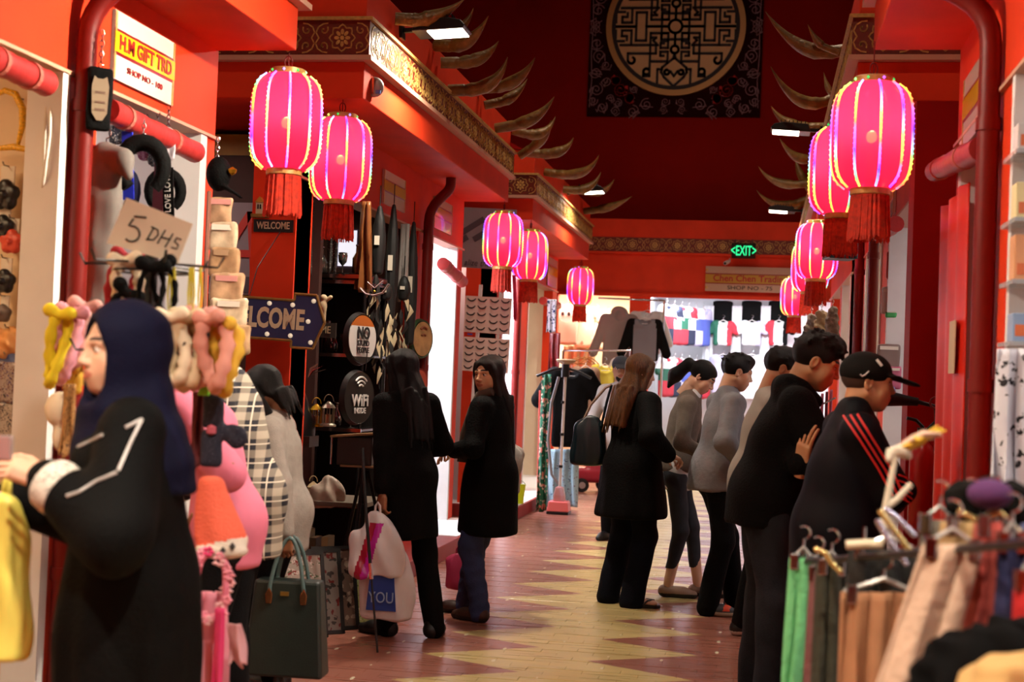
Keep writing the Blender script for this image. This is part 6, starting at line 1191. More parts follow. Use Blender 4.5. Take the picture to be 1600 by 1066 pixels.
def soft_bag(name, lab, px, py, Y, w, h, d, mats, mfn=None, seed=0, top=.4, handle=True, wob=.012):
    e = empty(name, at(px, py, Y), 0, lab, 'bag'); f = Fld((-w*.8, -d*1.6, -h*.62), (w*.8, d*1.6, h*.75), .0075 if h < .45 else .011); f.loft([(-h*.5, 0, 0, w*.46, d*.45), (-h*.3, 0, 0, w*.5, d*.5), (h*.1, 0, 0, w*.44, d*.42), (h*.36, 0, 0, w*top*.5, d*.25), (h*.5, 0, 0, w*.1, d*.1)], .01, fold=(5, .04, .12, seed)); f.wob(wob, 26, seed, (1, 1, .5)); fobj('bag_body', f, mats, e, mfn)
    if handle: q = MB(); q.tube([(-w*.05, 0, h*.46), (-w*.04, 0, h*.58), (0, 0, h*.63), (w*.04, 0, h*.58), (w*.05, 0, h*.46)], .007, 6); q.build('handle', mats[0] if isinstance(mats, list) else mats, e, smooth=60)
    return e
PLW = mat('plastic_white', 'd8d0d2', .3, var=.06, vs=10, alpha=.93); MAG = mat('plastic_magenta', 'b01890', .25); CRIM = mat('plastic_crimson', '9a1030', .25)
soft_bag('plastic_bag', 'white plastic bag with magenta and crimson stripes, held in front', 588, 850, 7.6, .30, .36, .16, [PLW, MAG, CRIM], lambda C: np.where((C[:, 0]-.25*C[:, 2] > -.06) & (C[:, 0]-.25*C[:, 2] < .02) & (C[:, 1] < 0) & (C[:, 2] < .12), np.where(C[:, 0]-.25*C[:, 2] > -.02, 1, 2), 0), 1.)
e = soft_bag('shopping_bag', 'large pale shopping bag with blue panel lettered YOU', 604, 905, 7.66, .31, .44, .18, PLW, None, 2., .8, True, .006); q = MB(); q.prism([(-.085, -.16), (.085, -.16), (.06, .1), (.02, .13), (-.07, .02)], .004, M=Matrix.Translation((0, -.098, 0))); q.build('blue_panel', mat('bag_blue', '1c3c88', .4), e); text('YOU', .085, mat('bag_letter', '8aa0c0', .5), e, Matrix.Translation((0, -.104, -.09)) @ Matrix.Rotation(PI/2, 4, 'X'), sx=.8)
soft_bag('tote_bag', 'off-white tote behind the jeans woman', 790, 730, 8.95, .22, .34, .12, mat('tote_white', 'b0a8a0', .8, var=.2, vs=30), None, 3., .7, False)
soft_bag('gift_bag', 'pink shopping bag standing by the jeans woman\'s feet', 714, 892, 9.0, .16, .24, .09, mat('bag_pink', 'b03058', .5), None, 4., .9, True, .004)
e = soft_bag('shoulder_bag', 'dark teal shoulder bag behind the brown-haired woman', 921, 688, 9.6, .25, .34, .13, mat('leather_teal', '0c1c22', .35), None, 5., .75, False, .004); q = MB(); q.tube([(-.06, 0, .1), (0, -.0, .24), (.10, -.03, .36), (.14, -.04, .38)], .01, 6); q.build('strap', mat('strap_tan', '9a8070', .5), e); q = MB(); q.tube([(.08, -.02, .10), (.11, -.03, .26), (.14, -.04, .38)], .01, 6); q.build('strap', MATS['leather_teal'], e)
q = MB(); q.tube([at(566, 700, 7.4), at(572, 800, 7.38), at(580, 900, 7.36)], .009, 8); o = tag(q.build('walking_stick', BLACK, smooth=50), 'thin black stick beside the striped plastic bag', 'stick'); q = MB(); q.tube([at(580, 900, 7.36), at(590, 1022, 7.34)], .006, 8); q.build('lower_shaft', BLACK, o); q = MB(); q.tube([at(578.5, 880, 7.36), at(580.5, 905, 7.36)], .011, 8); q.build('collar', CHROME, o)
soft_bag('carrier_bag', 'yellow plastic carrier bag at the far left edge', 4, 905, 3.35, .16, .42, .12, mat('plastic_yellow', 'e8de6a', .35), None, 6., .7, True, .008)
e = empty('phone', at(8, 700, 3.15), 0, 'small shiny phone held up by the headscarf woman', 'phone'); MB().box((-.02, -.004, -.03), (.02, .004, .03)).build('phone_body', mat('phone_silver', 'b8b0b0', .25, .6), e, bevel=.004)
# ---------------------------------------------------------------- decor shop on the left
zs = [at(505, y, 9.4)[2] for y in (438, 552, 668, 786)]; SX0, SX1 = at(462, 500, 9.4)[0], at(600, 500, 9.4)[0]-.12
e = empty('shelf_unit', ((SX0+SX1)/2, 9.65, .135), 0, 'black shelf unit with chrome edges in the decor shop', 'shelf'); W2 = (SX1-SX0)/2
for i, z in enumerate(zs):
    MB().box((-W2, -.28, z-.135-.02), (W2, .28, z-.135)).build('shelf_board', mat('shelf_black', '120f0e', .25), e, bevel=.004); MB().box((-W2, -.292, z-.135-.022), (W2, -.28, z-.133)).build('chrome_edge', CHROME, e)
for sx in (-1, 1):
    for sy in (-.26, .26): q = MB(); q.tube([(sx*(W2-.02), sy, 0), (sx*(W2-.02), sy, zs[0]-.135)], .012, 8); q.build('post', DARK, e)
MB().box((-W2, .27, 0), (W2, .285, zs[0]-.135)).build('back_panel', mat('panel_black', '0e0b0a', .5), e)
GLS = mat('dark_glass', '7a746c', .12, .75); BRS = mat('brass', 'a8802c', .25, .9); IVO = mat('ivory', 'c0ac88', .5)
VASE = [(.02, 0), (.045, .02), (.05, .07), (.03, .12), (.014, .15), (.014, .19), (.02, .2)]; GOB = [(.03, 0), (.03, .006), (.005, .012), (.005, .07), (.03, .1), (.036, .15), (.03, .16)]; BOT = [(.03, 0), (.033, .01), (.033, .11), (.012, .15), (.011, .19), (.014, .195)]
def lathed(name, lab, cat, p, prof, m, s=1., extra=None, n=18, g=None):
    e = empty(name, p, 0, lab, cat, g); q = MB(); q.lathe([(r*s, z*s) for r, z in prof], n); q.build('body', m, e, smooth=50); top = prof[-1]
    q = MB(); q.lathe([(top[0]*s*1.1, 0), (top[0]*s*1.12, .006), (top[0]*s*.9, .009)], n, c=(0, 0, top[1]*s)); q.build('rim', extra or CHROME, e, smooth=50); return e
rg = random.Random(11)
its = [('glass_vase', VASE, GLS, 'vase', 'dark glass vase'), ('wine_goblet', GOB, GLS, 'goblet', 'smoky wine goblet'), ('glass_bottle', BOT, mat('amber_glass', '3a1c0c', .08, coat=.5), 'bottle', 'amber glass bottle')]
SN = ['top', 'second', 'third', 'lowest']; PN = ['first from left', 'second from left', 'third from left', 'fourth from left', 'fifth from left', 'sixth from left']
for i, z in enumerate(zs):
    n_ = (3, 6, 3, 0)[i]
    for j in range(n_):
        k = its[(i+j) % 3]; x = SX0+.07+(SX1-SX0-.12)*(j+.5)/n_; lathed(k[0], '%s on the %s shelf of the decor shop, %s' % (k[4], SN[i], PN[j]), k[3], (x, 9.5+.08*(j % 2), z+(.05 if i == 0 else 0)), k[1], k[2], .8+.25*rg.random())
o = tag(MB().box((SX0, 9.3, zs[0]), (SX1, 9.9, zs[0]+.05), M=Matrix.Translation((0, 0, 0))).build('display_case', mat('case_gloss', '0c0a0a', .08, coat=.5), bevel=.01), 'glossy black flat display case on the top shelf', 'display case'); MB().box((SX0+.02, 9.288, zs[0]+.012), (SX1-.02, 9.3, zs[0]+.038)).build('case_trim', CHROME, o)
# figures on the shelves
e = empty('animal_figurine', at(505, 478, 9.2), 0, 'cream animal figurine with raised arms behind the arrow sign', 'figurine'); f = Fld((-.1, -.06, -.12), (.14, .06, .14), .007); f.el((.0, 0, 0), (.028, .022, .04), .01); f.el((0, 0, .055), (.024, .02, .024), .008); f.rc((0, 0, .02), (.05, 0, .06), .012, .014, .01); f.rc((0, 0, .02), (-.045, 0, .02), .012, .012, .01); f.rc((.01, 0, -.03), (.012, 0, -.10), .014, .01, .01); fobj('figure_body', f, IVO, e); MB().box((-.03, -.02, -.115), (.05, .02, -.1)).build('base', BLACK, e)
e = empty('letter_block', at(509, 516, 9.25), 0, 'dark sign with letters ME beside the arrow tip', 'sign'); MB().box((-.07, 0, -.05), (.07, .02, .05)).build('board', mat('board_dark', '241c16', .6), e); text('ME', .07, IVO, e, Matrix.Translation((0, -.002, 0)) @ Matrix.Rotation(PI/2, 4, 'X'), sx=.8)
def mini_lantern(px, py, Y, lab, m, s=1.):
    e = empty('candle_lantern', at(px, py, Y), 0, lab, 'candle lantern'); q = MB(); q.lathe([(.05, -.07), (.05, -.06), (.035, -.05)], 12); q.build('lantern_base', m, e, mat_w=Matrix.Scale(s, 4)); q = MB(); q.lathe([(.045, .04), (.03, .06), (.01, .075), (.008, .08)], 12); q.build('lantern_roof', m, e, mat_w=Matrix.Scale(s, 4))
    for k in range(6): q = MB(); q.tube([(.036*s*math.cos(k*PI/3), .036*s*math.sin(k*PI/3), -.055*s), (.036*s*math.cos(k*PI/3), .036*s*math.sin(k*PI/3), .045*s)], .004*s, 5); q.build('bar', m, e)
    q = MB(); q.lathe([(.02*s, -.05*s), (.02*s, .0), (.004, .005)], 10); q.build('candle', IVO, e); q = MB(); q.tube([(.03*s*math.cos(t), 0, .08*s+.04*s*math.sin(t)) for t in [i*PI/8 for i in range(9)]], .003, 5); q.build('ring_handle', m, e)
mini_lantern(494, 650, 9.0, 'yellow brass candle lantern on the decor table', mat('brass_yellow', 'c89a20', .35, .6), 1.); mini_lantern(513, 648, 9.0, 'pale wire candle lantern beside the yellow one', mat('pale_metal', 'b8b4a0', .35, .5), 1.1); mini_lantern(489, 770, 8.8, 'white house-shaped candle lantern on the low table', mat('lantern_white', 'c8b888', .5), .9)
e = empty('gramophone', at(470, 640, 8.95), 0, 'black gramophone with horn standing by the red post', 'gramophone'); q = MB(); q.lathe([(.005, -.02), (.012, 0), (.02, .05), (.045, .11), (.075, .14), (.07, .141), (.04, .10), (.008, .02)], 20); q.build('horn', mat('horn_black', '14110f', .3), e, smooth=60, mat_w=Matrix.Translation((-.0, 0, .12)) @ Matrix.Rotation(-1.0, 4, 'Y') @ Matrix.Rotation(.4, 4, 'X')); q = MB(); q.lathe([(.10, -.18), (.10, -.06), (.06, .0), (.045, .06), (.02, .12)], 18); q.build('pedestal', BLACK, e, smooth=40); MB().box((-.1, -.1, -.24), (.1, .1, -.17)).build('base_box', mat('wood_dark', '2a1a12', .5), e)
e = empty('feather_ornament', at(482, 590, 9.1), 0, 'red striped feather ornament by the gramophone horn', 'ornament')
for k, (m, a) in enumerate(((mat('feather_red', '8a1c18', .6), .9), (mat('feather_cream', 'c0b0a0', .6), 1.2), (mat('feather_dark', '3a2018', .6), .6))): q = MB(); q.tube([(0, 0, 0), (.05*math.cos(a), 0, .06*math.sin(a)), (.13*math.cos(a-.1), 0, .10*math.sin(a))], [.004, .014, .002], 6, flat=.3); q.build('feather', m, e, smooth=60)
# low table, bag, boxes, easel
zt_ = at(510, 782, 8.6)[2]; xt0, xt1 = at(462, 782, 8.6)[0], at(535, 782, 8.6)[0]
e = empty('display_table', ((xt0+xt1)/2, 8.75, .0), 0, 'low grey display table with books below in the decor shop', 'table'); MB().box((-.32, -.22, zt_-.03), (.32, .3, zt_)).build('table_top', mat('table_grey', '6a5e52', .5, var=.2), e, bevel=.004)
for sx in (-1, 1):
    for sy in (-.18, .26): MB().box((sx*.29-.02, sy-.02, .0), (sx*.29+.02, sy+.02, zt_-.03)).build('leg', mat('wood_dark', '2a1a12', .5), e)
MB().box((-.3, -.2, .26), (.3, .28, .28)).build('lower_shelf', MATS['wood_dark'], e)
soft_bag('crumpled_bag', 'crumpled pale plastic bag lying on the low table', 510, 768, 8.6, .2, .2, .14, mat('plastic_cream', 'b8a898', .4, var=.2, vs=20), None, 7., .5, False, .012)
for i, (x, c, h) in enumerate(((-.12, '7a6a48', .17), (-.07, '8a7a50', .2), (-.02, '5a4a34', .15), (.06, '9a8a60', .16))): e2 = empty('book', ((xt0+xt1)/2+x, 8.62, .28), 0, '%s book under the low table, %s' % (('olive', 'khaki', 'brown', 'tan')[i], PN[i]), 'book'); MB().box((-.022, -.06, 0), (.022, .08, h)).build('cover', mat('book_'+c, c, .6), e2, bevel=.003); MB().box((-.016, -.055, .004), (.016, .078, h+.001)).build('pages', IVO, e2)
e = empty('folding_easel', (at(560, 880, 8.3)[0], 8.35, 0), 0, 'black folding tripod easel holding a dark case', 'easel'); zc = at(555, 730, 8.3)[2]
for k in range(3): a = k*2*PI/3+.5; q = MB(); q.tube([(.02*math.cos(a), .02*math.sin(a), zc-.02), (.16*math.cos(a), .16*math.sin(a), .36), (.2*math.cos(a), .2*math.sin(a), .01)], .011, 8); q.build('leg', DARK, e, smooth=50)
q = MB(); q.tube([(0, 0, .5), (0, 0, zc)], .014, 8); q.tube([(0, 0, .62), (0, 0, .68)], .026, 10); q.build('center_column', DARK, e, smooth=40); MB().box((-.13, -.08, zc), (.13, .08, zc+.012)).build('tray', mat('tray_wood', '7a5a38', .5), e)
e = empty('dark_case', (at(555, 700, 8.3)[0], 8.35, zc+.012), 0, 'dark open case on the tripod tray with tan lid', 'case'); MB().box((-.11, -.07, 0), (.11, .07, .17)).build('case_body', mat('case_black', '100d0c', .4), e, bevel=.006); MB().box((-.13, -.09, .175), (.14, .08, .187), M=Matrix.Rotation(-.1, 4, 'Y')).build('lid', mat('lid_tan', '8a6a44', .5), e); q = MB(); q.tube([(-.14, -.08, -.0), (-.14, -.08, .16)], .006, 6); q.build('stay', CHROME, e)
# framed pictures leaning in a row
PIC = [spots('picture_flowers', 'b0a498', ['8a2a20', '5a6a4a', 'd8d0c8'], 22, .3, .3), spots('picture_red', '8a8078', ['702018', '3a3430'], 18, .33, .3), spots('picture_faces', '6a5448', ['2a1c18', '9a8878'], 16, .34, .3), spots('picture_green', 'a8a870', ['5a6a3a', 'd8d4b0', '8a8a48'], 26, .32, .3)]
for i, (x, yb, w) in enumerate(((474, 985, .25), (503, 1000, .23), (527, 985, .23), (556, 975, .30))):
    p = flo(x, yb, .02); p[1] = 7.55+.16*i; p[0] = at(x, yb, p[1])[0]; hgt = .46 if i < 3 else .44; e = empty('framed_picture', (p[0], p[1], .0), math.radians(38), '%s framed picture leaning on the floor, %s' % (('floral', 'red-spotted', 'dark', 'green leafy')[i], ('nearest the handbag', 'second from the handbag', 'third from the handbag', 'nearest the plastic bags')[i]), 'picture'); R = Matrix.Rotation(-.28, 4, 'X')
    MB().box((-w/2, 0, 0), (w/2, .012, hgt), M=R).build('picture_panel', PIC[i], e); q = MB()
    for lo, hi in (((-w/2-.02, -.01, -.0), (-w/2, .02, hgt)), ((w/2, -.01, 0), (w/2+.02, .02, hgt)), ((-w/2-.02, -.01, 0), (w/2+.02, .02, .02)), ((-w/2-.02, -.01, hgt), (w/2+.02, .02, hgt+.02))): q.box(lo, hi, M=R)
    q.build('frame', mat('frame_black', '16120f', .4), e)
# hanging tassels, feathers and scarves of the decor shop
HK = mat('tassel_black', '0c0b0b', .6, var=.3, vs=60)
def tassel(px, y0, y1, y2, Y, lab, feathers, seed):
    a, b, c = at(px, y0-30, Y), at(px, y0, Y), at(px, y1, Y); e = empty('feather_tassel', (b[0], Y, c[2]), 0, lab, 'feather tassel'); L = b[2]-c[2]; rg = random.Random(seed)
    q = MB(); q.tube([(0, 0, L), (0, 0, L+a[2]-b[2])], .004, 5); q.build('cord', HK, e); f = Fld((-.12, -.1, -.05), (.12, .1, L+.05), .01); f.loft([(0, 0, 0, .035, .03), (L*.4, 0, 0, .052, .04), (L*.8, 0, 0, .04, .03), (L, 0, 0, .008, .008)], .01, fold=(9, .08, .05, seed)); fobj('hair_bundle', f, HK, e); MB().box((-.018, -.048, L*.42), (.018, -.044, L*.55)).build('price_tag', PAPER, e)
    L2 = c[2]-at(px, y2, Y)[2]
    for k in range(feathers):
        x, y, z = rg.uniform(-.06, .06), rg.uniform(-.06, .02), -L2*(k+.5)/feathers; q = MB(); q.tube([(x, y, z+.07), (x+rg.uniform(-.02, .02), y, z+.02), (x+rg.uniform(-.03, .03), y, z-.06)], [.003, .02, .002], 6, flat=.35); q.build('feather', (mat('feather_white', 'c8b894', .7), mat('feather_black', '14110f', .6))[k % 2], e, smooth=60)
    q = MB(); q.tube([(0, 0, 0), (0, 0, -L2)], .003, 5); q.build('string', HK, e)
tassel(594, 320, 430, 560, 9.6, 'narrow black feather tassel left of the others', 14, 1); tassel(616, 318, 500, 590, 10.2, 'long black hair tassel with white feathers in the middle', 12, 2); tassel(647, 345, 540, 580, 10.9, 'thick black hair tassel with tag next to the bent pipe', 8, 3); tassel(603, 440, 470, 600, 9.9, 'string of black and white feathers below the tassels', 16, 4); tassel(632, 430, 470, 600, 10.5, 'string of black and cream feathers near the white doorway', 16, 5)
drape('silk_scarf', 'brown and gold silk scarf hanging from the decor shop front', 'scarf', 566, 580, 315, 455, 9.3, mat('silk_brown', '7a4a26', .3, var=.4, vs=6), .03, 2, 2.2, seed=1); drape('net_scarf', 'black and white netted scarf by the second lantern', 'scarf', 512, 530, 350, 425, 9.2, spots('net_bw', '1a1816', ['c8c4bc'], 60, .2), .02, 1.5, .8, seed=2); drape('dark_scarf', 'dark patterned scarf hanging beside the red post', 'scarf', 478, 492, 285, 430, 9.0, spots('dark_pattern', '161210', ['6a5a48', '8a8078'], 40, .22), .02, 1.5, .9, seed=3); drape('tan_scarf', 'grey-white scarf between the feather tassels', 'scarf', 627, 640, 350, 470, 10.6, mat('scarf_grey', '8a8480', .7), .015, 1.5, 1., seed=4)
c = at(543, 388, 11.45); o = board('light_panel', 'bright white display panel deep in the decor shop', 'panel', c, CAMDIR, .16, .3, mat('panel_white', 'e8e8f0', .4, emit='f4f4ff', es=.9), .02, frame=mat('panel_lilac', '7a72a8', .5))
e = empty('ribbon_bow', at(585, 455, 9.25), 0, 'clear ribbon bow with gold clip on the scarf end', 'bow'); q = MB(); q.tube([(-.1, 0, .02), (-.06, 0, -.02), (.0, -.01, -.03), (.06, 0, -.01), (.1, 0, .05)], .014, 7, flat=.5); q.tube([(-.05, 0, .06), (0, 0, .02), (.06, 0, .07)], .006, 6); q.build('bow_ribbon', mat('ribbon_clear', 'a08888', .2, alpha=.8), e, smooth=60); q = MB(); q.lathe([(.001, -.01), (.01, 0), (.001, .01)], 8); q.build('clip', BRS, e)
# ---------------------------------------------------------------- middle left: steamer, dresses
p = flo(873, 803); e = empty('garment_steamer', (p[0], p[1], 0), 0, 'standing garment steamer with pink tank and white pole', 'steamer'); q = MB(); b_ = [(-.12, -.12, .03), (.12, -.12, .03), (.12, .12, .03), (-.12, .12, .03), (-.105, -.1, .14), (.105, -.1, .14), (.105, .1, .14), (-.105, .1, .14)]; q.add(b_, [(3,2,1,0),(4,5,6,7),(0,1,5,4),(1,2,6,5),(2,3,7,6),(3,0,4,7)]); q.build('tank_base', mat('steamer_pink', 'f07878', .35), e, bevel=.012); MB().box((-.12, -.12, 0), (.12, .12, .03)).build('foot', BLACK, e, bevel=.004); q = MB(); q.lathe([(.09, .14), (.085, .2), (.06, .29), (.02, .3)], 4); q.build('water_tank', mat('tank_clear', 'e8a8a8', .1, alpha=.6), e, bevel=.01, mat_w=Matrix.Rotation(PI/4, 4, 'Z')); zp = at(877, 575, p[1])[2]
q = MB(); q.tube([(0, 0, .29), (.015, 0, zp-.08)], .016, 12); pl = q.build('pole', WHITE, e, smooth=50)
for z in (.5, .85, 1.2): q = MB(); q.tube([(.002, 0, z), (.003, 0, z+.03)], .022, 10); q.build('clamp', BLACK, pl)
q = MB(); q.tube([(-.3, 0, zp-.10), (-.12, 0, zp-.02), (.015, 0, zp-.0), (.15, 0, zp-.03), (.3, 0, zp-.10)], .016, 8); q.build('hanger_bar', BLACK, e, smooth=50); q = MB(); q.tube([(.015, 0, zp-.1), (.015, 0, zp+.05)], .045, 12); q.build('hanger_hub', BLACK, e, smooth=40); q = MB(); q.lathe([(.02, .03), (.1, .07), (.11, .085), (.1, .095), (.001, .1)], 20, c=(.015, 0, zp)); q.build('top_cap', IVO, e, smooth=50); q = MB(); q.tube([(.0, .02, .3), (-.1, .02, .42), (-.15, .02, .8), (-.13, .02, 1.2), (-.06, .02, zp-.1)], .016, 8); q.build('hose', mat('hose_grey', '8c8c90', .4), e, smooth=60)
GF = spots('green_floral', '1a6a4a', ['d88a78', '103a2c', 'e0c8b0'], 12, .33); BF = spots('blue_floral', '9cc0cc', ['3a5a78', '6a3a50'], 20, .2)
drape('floral_dress', 'long green floral dress hanging by the red poles', 'dress', 846, 862, 585, 800, 15.5, GF, .04, 2, 1.15); drape('floral_skirt', 'light blue floral skirt hanging below the black dress', 'skirt', 856, 904, 702, 795, 16.0, BF, .03, 3, 1.05)
tee('black_dress', 'loose black dress on a hanger behind the steamer', 'dress', at(893, 580, 15.9), BLKC, .15, w=.42, h=.86, sl=.32, slw=.11, ang=1.0); MB()
for i, x in enumerate((840, 847)): q = MB(); a = atx(x, 800, -2.42); q.tube([(a[0], a[1], .0), (a[0]-.02, a[1], at(x-2, 610, a[1])[2])], .018, 8); tag(q.build('red_pole', mat('pole_red', 'b03020', .4), smooth=40), '%s thin red pole leaning by the green dress' % ('left', 'right')[i], 'pole', 'thin red poles')
tee('sleeveless_top', 'pale yellow sleeveless top on a hanger', 'top', at(945, 572, 17.4), mat('cloth_paleyellow', 'd8c848', .8), .1, w=.26, h=.48, sl=.03, slw=.06); tee('tan_blouse', 'tan top hanging left of the yellow one', 'top', at(915, 575, 17.2), mat('cloth_tan', '9a7860', .8), .5, w=.3, h=.6, sl=.3, slw=.06, ang=1.3); tee('white_blouse', 'white beaded top between the tan top and the capped man', 'top', at(976, 562, 17.45), mat('cloth_offwhite2', 'cabfb4', .8), -.3, w=.28, h=.5, sl=.1, slw=.07)
for i, x in enumerate((905, 913, 921)): e = empty('wooden_hanger', at(x, 558, 17.6), .5+.2*i, 'bare wooden hanger on the far rail, %s' % PN[i], 'hanger', 'bare wooden hangers'); hanger(e, .34, mat('hanger_wood', 'b07a40', .5), 0.)
q = MB(); q.tube([at(880, 548, 17.5), at(985, 548, 17.4)], .012, 8); o = tag(q.build('clothes_rail', CHROME, smooth=50), 'chrome clothes rail with tops near the far shop', 'rail')
for x in (880, 985): a = at(x, 548, 17.45); q = MB(); q.tube([a, (a[0], a[1], 0)], .014, 8); q.build('rail_leg', CHROME, o)
p = flo(925, 768); e = empty('ride_on_car', (p[0], p[1], 0), .3, 'pink and red childrens ride-on car by the far shops', 'toy car'); f = Fld((-.35, -.25, .0), (.35, .25, .5), .014); f.box((0, 0, .22), (.27, .16, .1), .06); f.box((.05, 0, .36), (.14, .14, .07), .05, .05); fobj('car_body', f, mat('toy_red', 'a02038', .35), e)
for x in (-.17, .17):
    for y in (-.17, .17): q = MB(); q.tube([(x, y-.03, .09), (x, y+.03, .09)], .09, 18); wv = q.build('wheel', mat('tyre', '131313', .7), e, smooth=40); q = MB(); q.tube([(x, y-.034, .09), (x, y+.034, .09)], .045, 10); q.build('hub', mat('hub_grey', 'a8a0a0', .4), wv, smooth=40)
e = empty('neon_bucket', at(810, 775, 14.9)*np.array([1, 1, 0])+[0, 0, .135], 0, 'neon yellow bucket on the white step', 'bucket'); q = MB(); q.lathe([(.055, 0), (.075, .2), (.078, .2), (.07, .195), (.05, .01)], 20); q.build('bucket_body', mat('neon_yellow', 'd8f020', .4), e, smooth=40); q = MB(); q.tube([(.075*math.cos(t), 0, .19+.05*math.sin(t)) for t in [i*PI/8 for i in range(9)]], .003, 5); q.build('bail', CHROME, e)
drape('pink_ribbon', 'long pink ribbon hanging at the third left shop corner', 'ribbon', 800, 806, 430, 500, 14.45, mat('ribbon_pink', 'd02850', .5), .01, 1, 1., dx=5); drape('sequin_scarf', 'dark red sequined scarf hanging at the third left shop', 'scarf', 858, 876, 520, 580, 16.6, spots('sequin_red', '5a1010', ['a03030'], 60, .25, .3), .02, 2, 1.); drape('blue_white_scarf', 'blue and white scarf hanging at the third left shop', 'scarf', 855, 870, 468, 520, 16.7, spots('blue_white', 'c8c8d0', ['20285a', '14141c'], 20, .3), .02, 2, 1.)
# ---------------------------------------------------------------- far shop clothes
yF = YFAR
q = MB(); q.tube([at(935, 466, 19.95), at(1040, 470, 19.95)], .014, 8); o = tag(q.build('clothes_rail', CHROME, smooth=50), 'high chrome rail carrying the grey hoodie at the far wall', 'rail')
for x in (1038,): a = at(x, 470, 19.95); q = MB(); q.tube([a, (a[0], a[1], 0)], .016, 8); q.build('rail_leg', CHROME, o)
tee('hoodie', 'grey hooded jacket on a wooden hanger before the far shop', 'hoodie', at(968, 492, 19.9), mat('hoodie_mauve', '8a7a76', .85), .25, w=.46, h=.72, sl=.5, slw=.075, ang=1.25, hood=True, hm=mat('hanger_wood', 'b07a40', .5))
e = tee('raglan_jacket', 'grey jacket with black raglan sleeves at the far shop', 'jacket', at(1008, 500, 19.75), [mat('jacket_grey2', '6c6a70', .8), BLKC], .1, lambda C: (abs(C[:, 0]) > .16-.2*np.clip(C[:, 2]+.12, 0, 1)).astype(int), w=.42, h=.58, sl=.42, slw=.075, ang=1.25)
tee('white_jacket', 'white jacket hanging behind the raglan jacket', 'jacket', at(1012, 488, 20.1), WHITEC, -.2, w=.44, h=.6, sl=.4, slw=.07, ang=1.2)
def tri(cols, m):
    return lambda C: np.where(C[:, 0] < -.07, 1, np.where(C[:, 0] > .07, 2, 0))
WT = mat('tee_white', 'e4e6ea', .8); GT = mat('tee_green', '1c5a44', .8); RT = mat('tee_red', 'b82838', .8); LT = mat('tee_lavender', 'b8b4d0', .8); BT = mat('tee_blue', '4a58a8', .8); NT = mat('tee_navy', '1a1f3a', .8); OT = mat('tee_orange', 'd85830', .8)
Yb = yF+RB+.12; COLS = ((1130, 'left', [WT, GT, RT]), (1175, 'middle', [WT, WT, LT]), (1217, 'right', [WT, RT, BLKC]))
for x, nm, ms in COLS:
    e = empty('leggings', at(x, 470, Yb), 0, 'black leggings pinned on the bright far wall, %s column' % nm, 'leggings'); f = Fld((-.25, -.08, -.45), (.25, .08, .05), .014); f.loft([(-.42, 0, 0, .16, .03), (-.1, 0, 0, .17, .035), (0, 0, 0, .15, .03)], .01, fold=(6, .04, .02, 1)); fobj('garment', f, BLKC, e)
    tee('tee_shirt', 'short-sleeved panelled tee on the bright far wall, %s column' % nm, 'tee shirt', at(x, 503, Yb-.1), ms, 0, tri(0, 0), w=.30, h=.38, sl=.12, slw=.07, ang=.8)
    tee('pale_blouse', 'pale long top on a white hanger low on the far wall, %s column' % nm, 'top', at(x, 556, Yb-.1), (LT, WT, WT)[(1130, 1175, 1217).index(x)], 0, w=.34, h=.7, sl=.3, slw=.07, ang=1.2)
for k, x in enumerate((1108, 1152, 1197)): drape('white_trousers', 'white trousers hanging between columns on the far wall, %s' % PN[k], 'trousers', x-8, x+8, 478, 600, Yb-.02, WT, .02, 2, 1.0)
mm = [[WT, RT, NT], [NT, WT, RT], [WT, GT, RT], [RT, WT, NT], [WT, BT, LT], [LT, BT, BT]]
for r, y in enumerate((478, 560)):
    for k in range(6):
        x = 1042+k*11.5; tee('sport_tee', '%s side-hung sports shirt on the far shop side rail, %s row' % (PN[k].split(' ')[0], ('upper', 'lower')[r]), 'sport shirt', at(x, y+k*1.2, 21.5+.22*k), mm[(k+r*2) % 6], 1.05, lambda C: np.where(C[:, 2] < -.34, 2, np.where(C[:, 2] < -.16, 1, 0)), w=.36, h=.58, sl=.16, slw=.07, ang=1.0)
tee('panda_shirt', 'grey shirt with panda face in the left far shop', 'shirt', at(888, 478, 21.6), mat('shirt_grey', 'a8a094', .8), .1, w=.34, h=.6, sl=.14, slw=.08)
p = at(884, 492, 21.48); e = empty('panda_print', p, 0, 'round white animal face print on the grey shirt', 'print'); q = MB(); q.lathe([(.001, 0), (.1, .004), (.11, .012)], 20); q.build('face_disc', WT, e, mat_w=Matrix.Rotation(PI/2, 4, 'X'))
for x in (-.045, .05): q = MB(); q.lathe([(.001, 0), (.02, .004), (.024, .012)], 12, sy=1.4); q.build('eye_patch', INK, e, mat_w=Matrix.Translation((x, -.012, .01)) @ Matrix.Rotation(PI/2, 4, 'X'))
for k, (x, c) in enumerate(((915, 'f0e4d0'), (933, 'f0d8c8'), (950, 'e8e0d8'))): tee('pale_shirt', 'pale shirt glowing in the left far shop, %s' % PN[k], 'shirt', at(x, 482+4*k, 21.65+.26*k), spots('pale_print_'+c, c, ['e0907a', 'f4f0ea'], 8, .2), .2*k-.2, w=.34, h=.6, sl=.14, slw=.08)
drape('folded_towels', 'beige cloth hanging low in the left far shop', 'cloth', 880, 930, 540, 600, 21.7, mat('cloth_beige2', 'b09878', .8), .03, 4, 1.)
for x in (980, 1012, 1060, 1110): pass
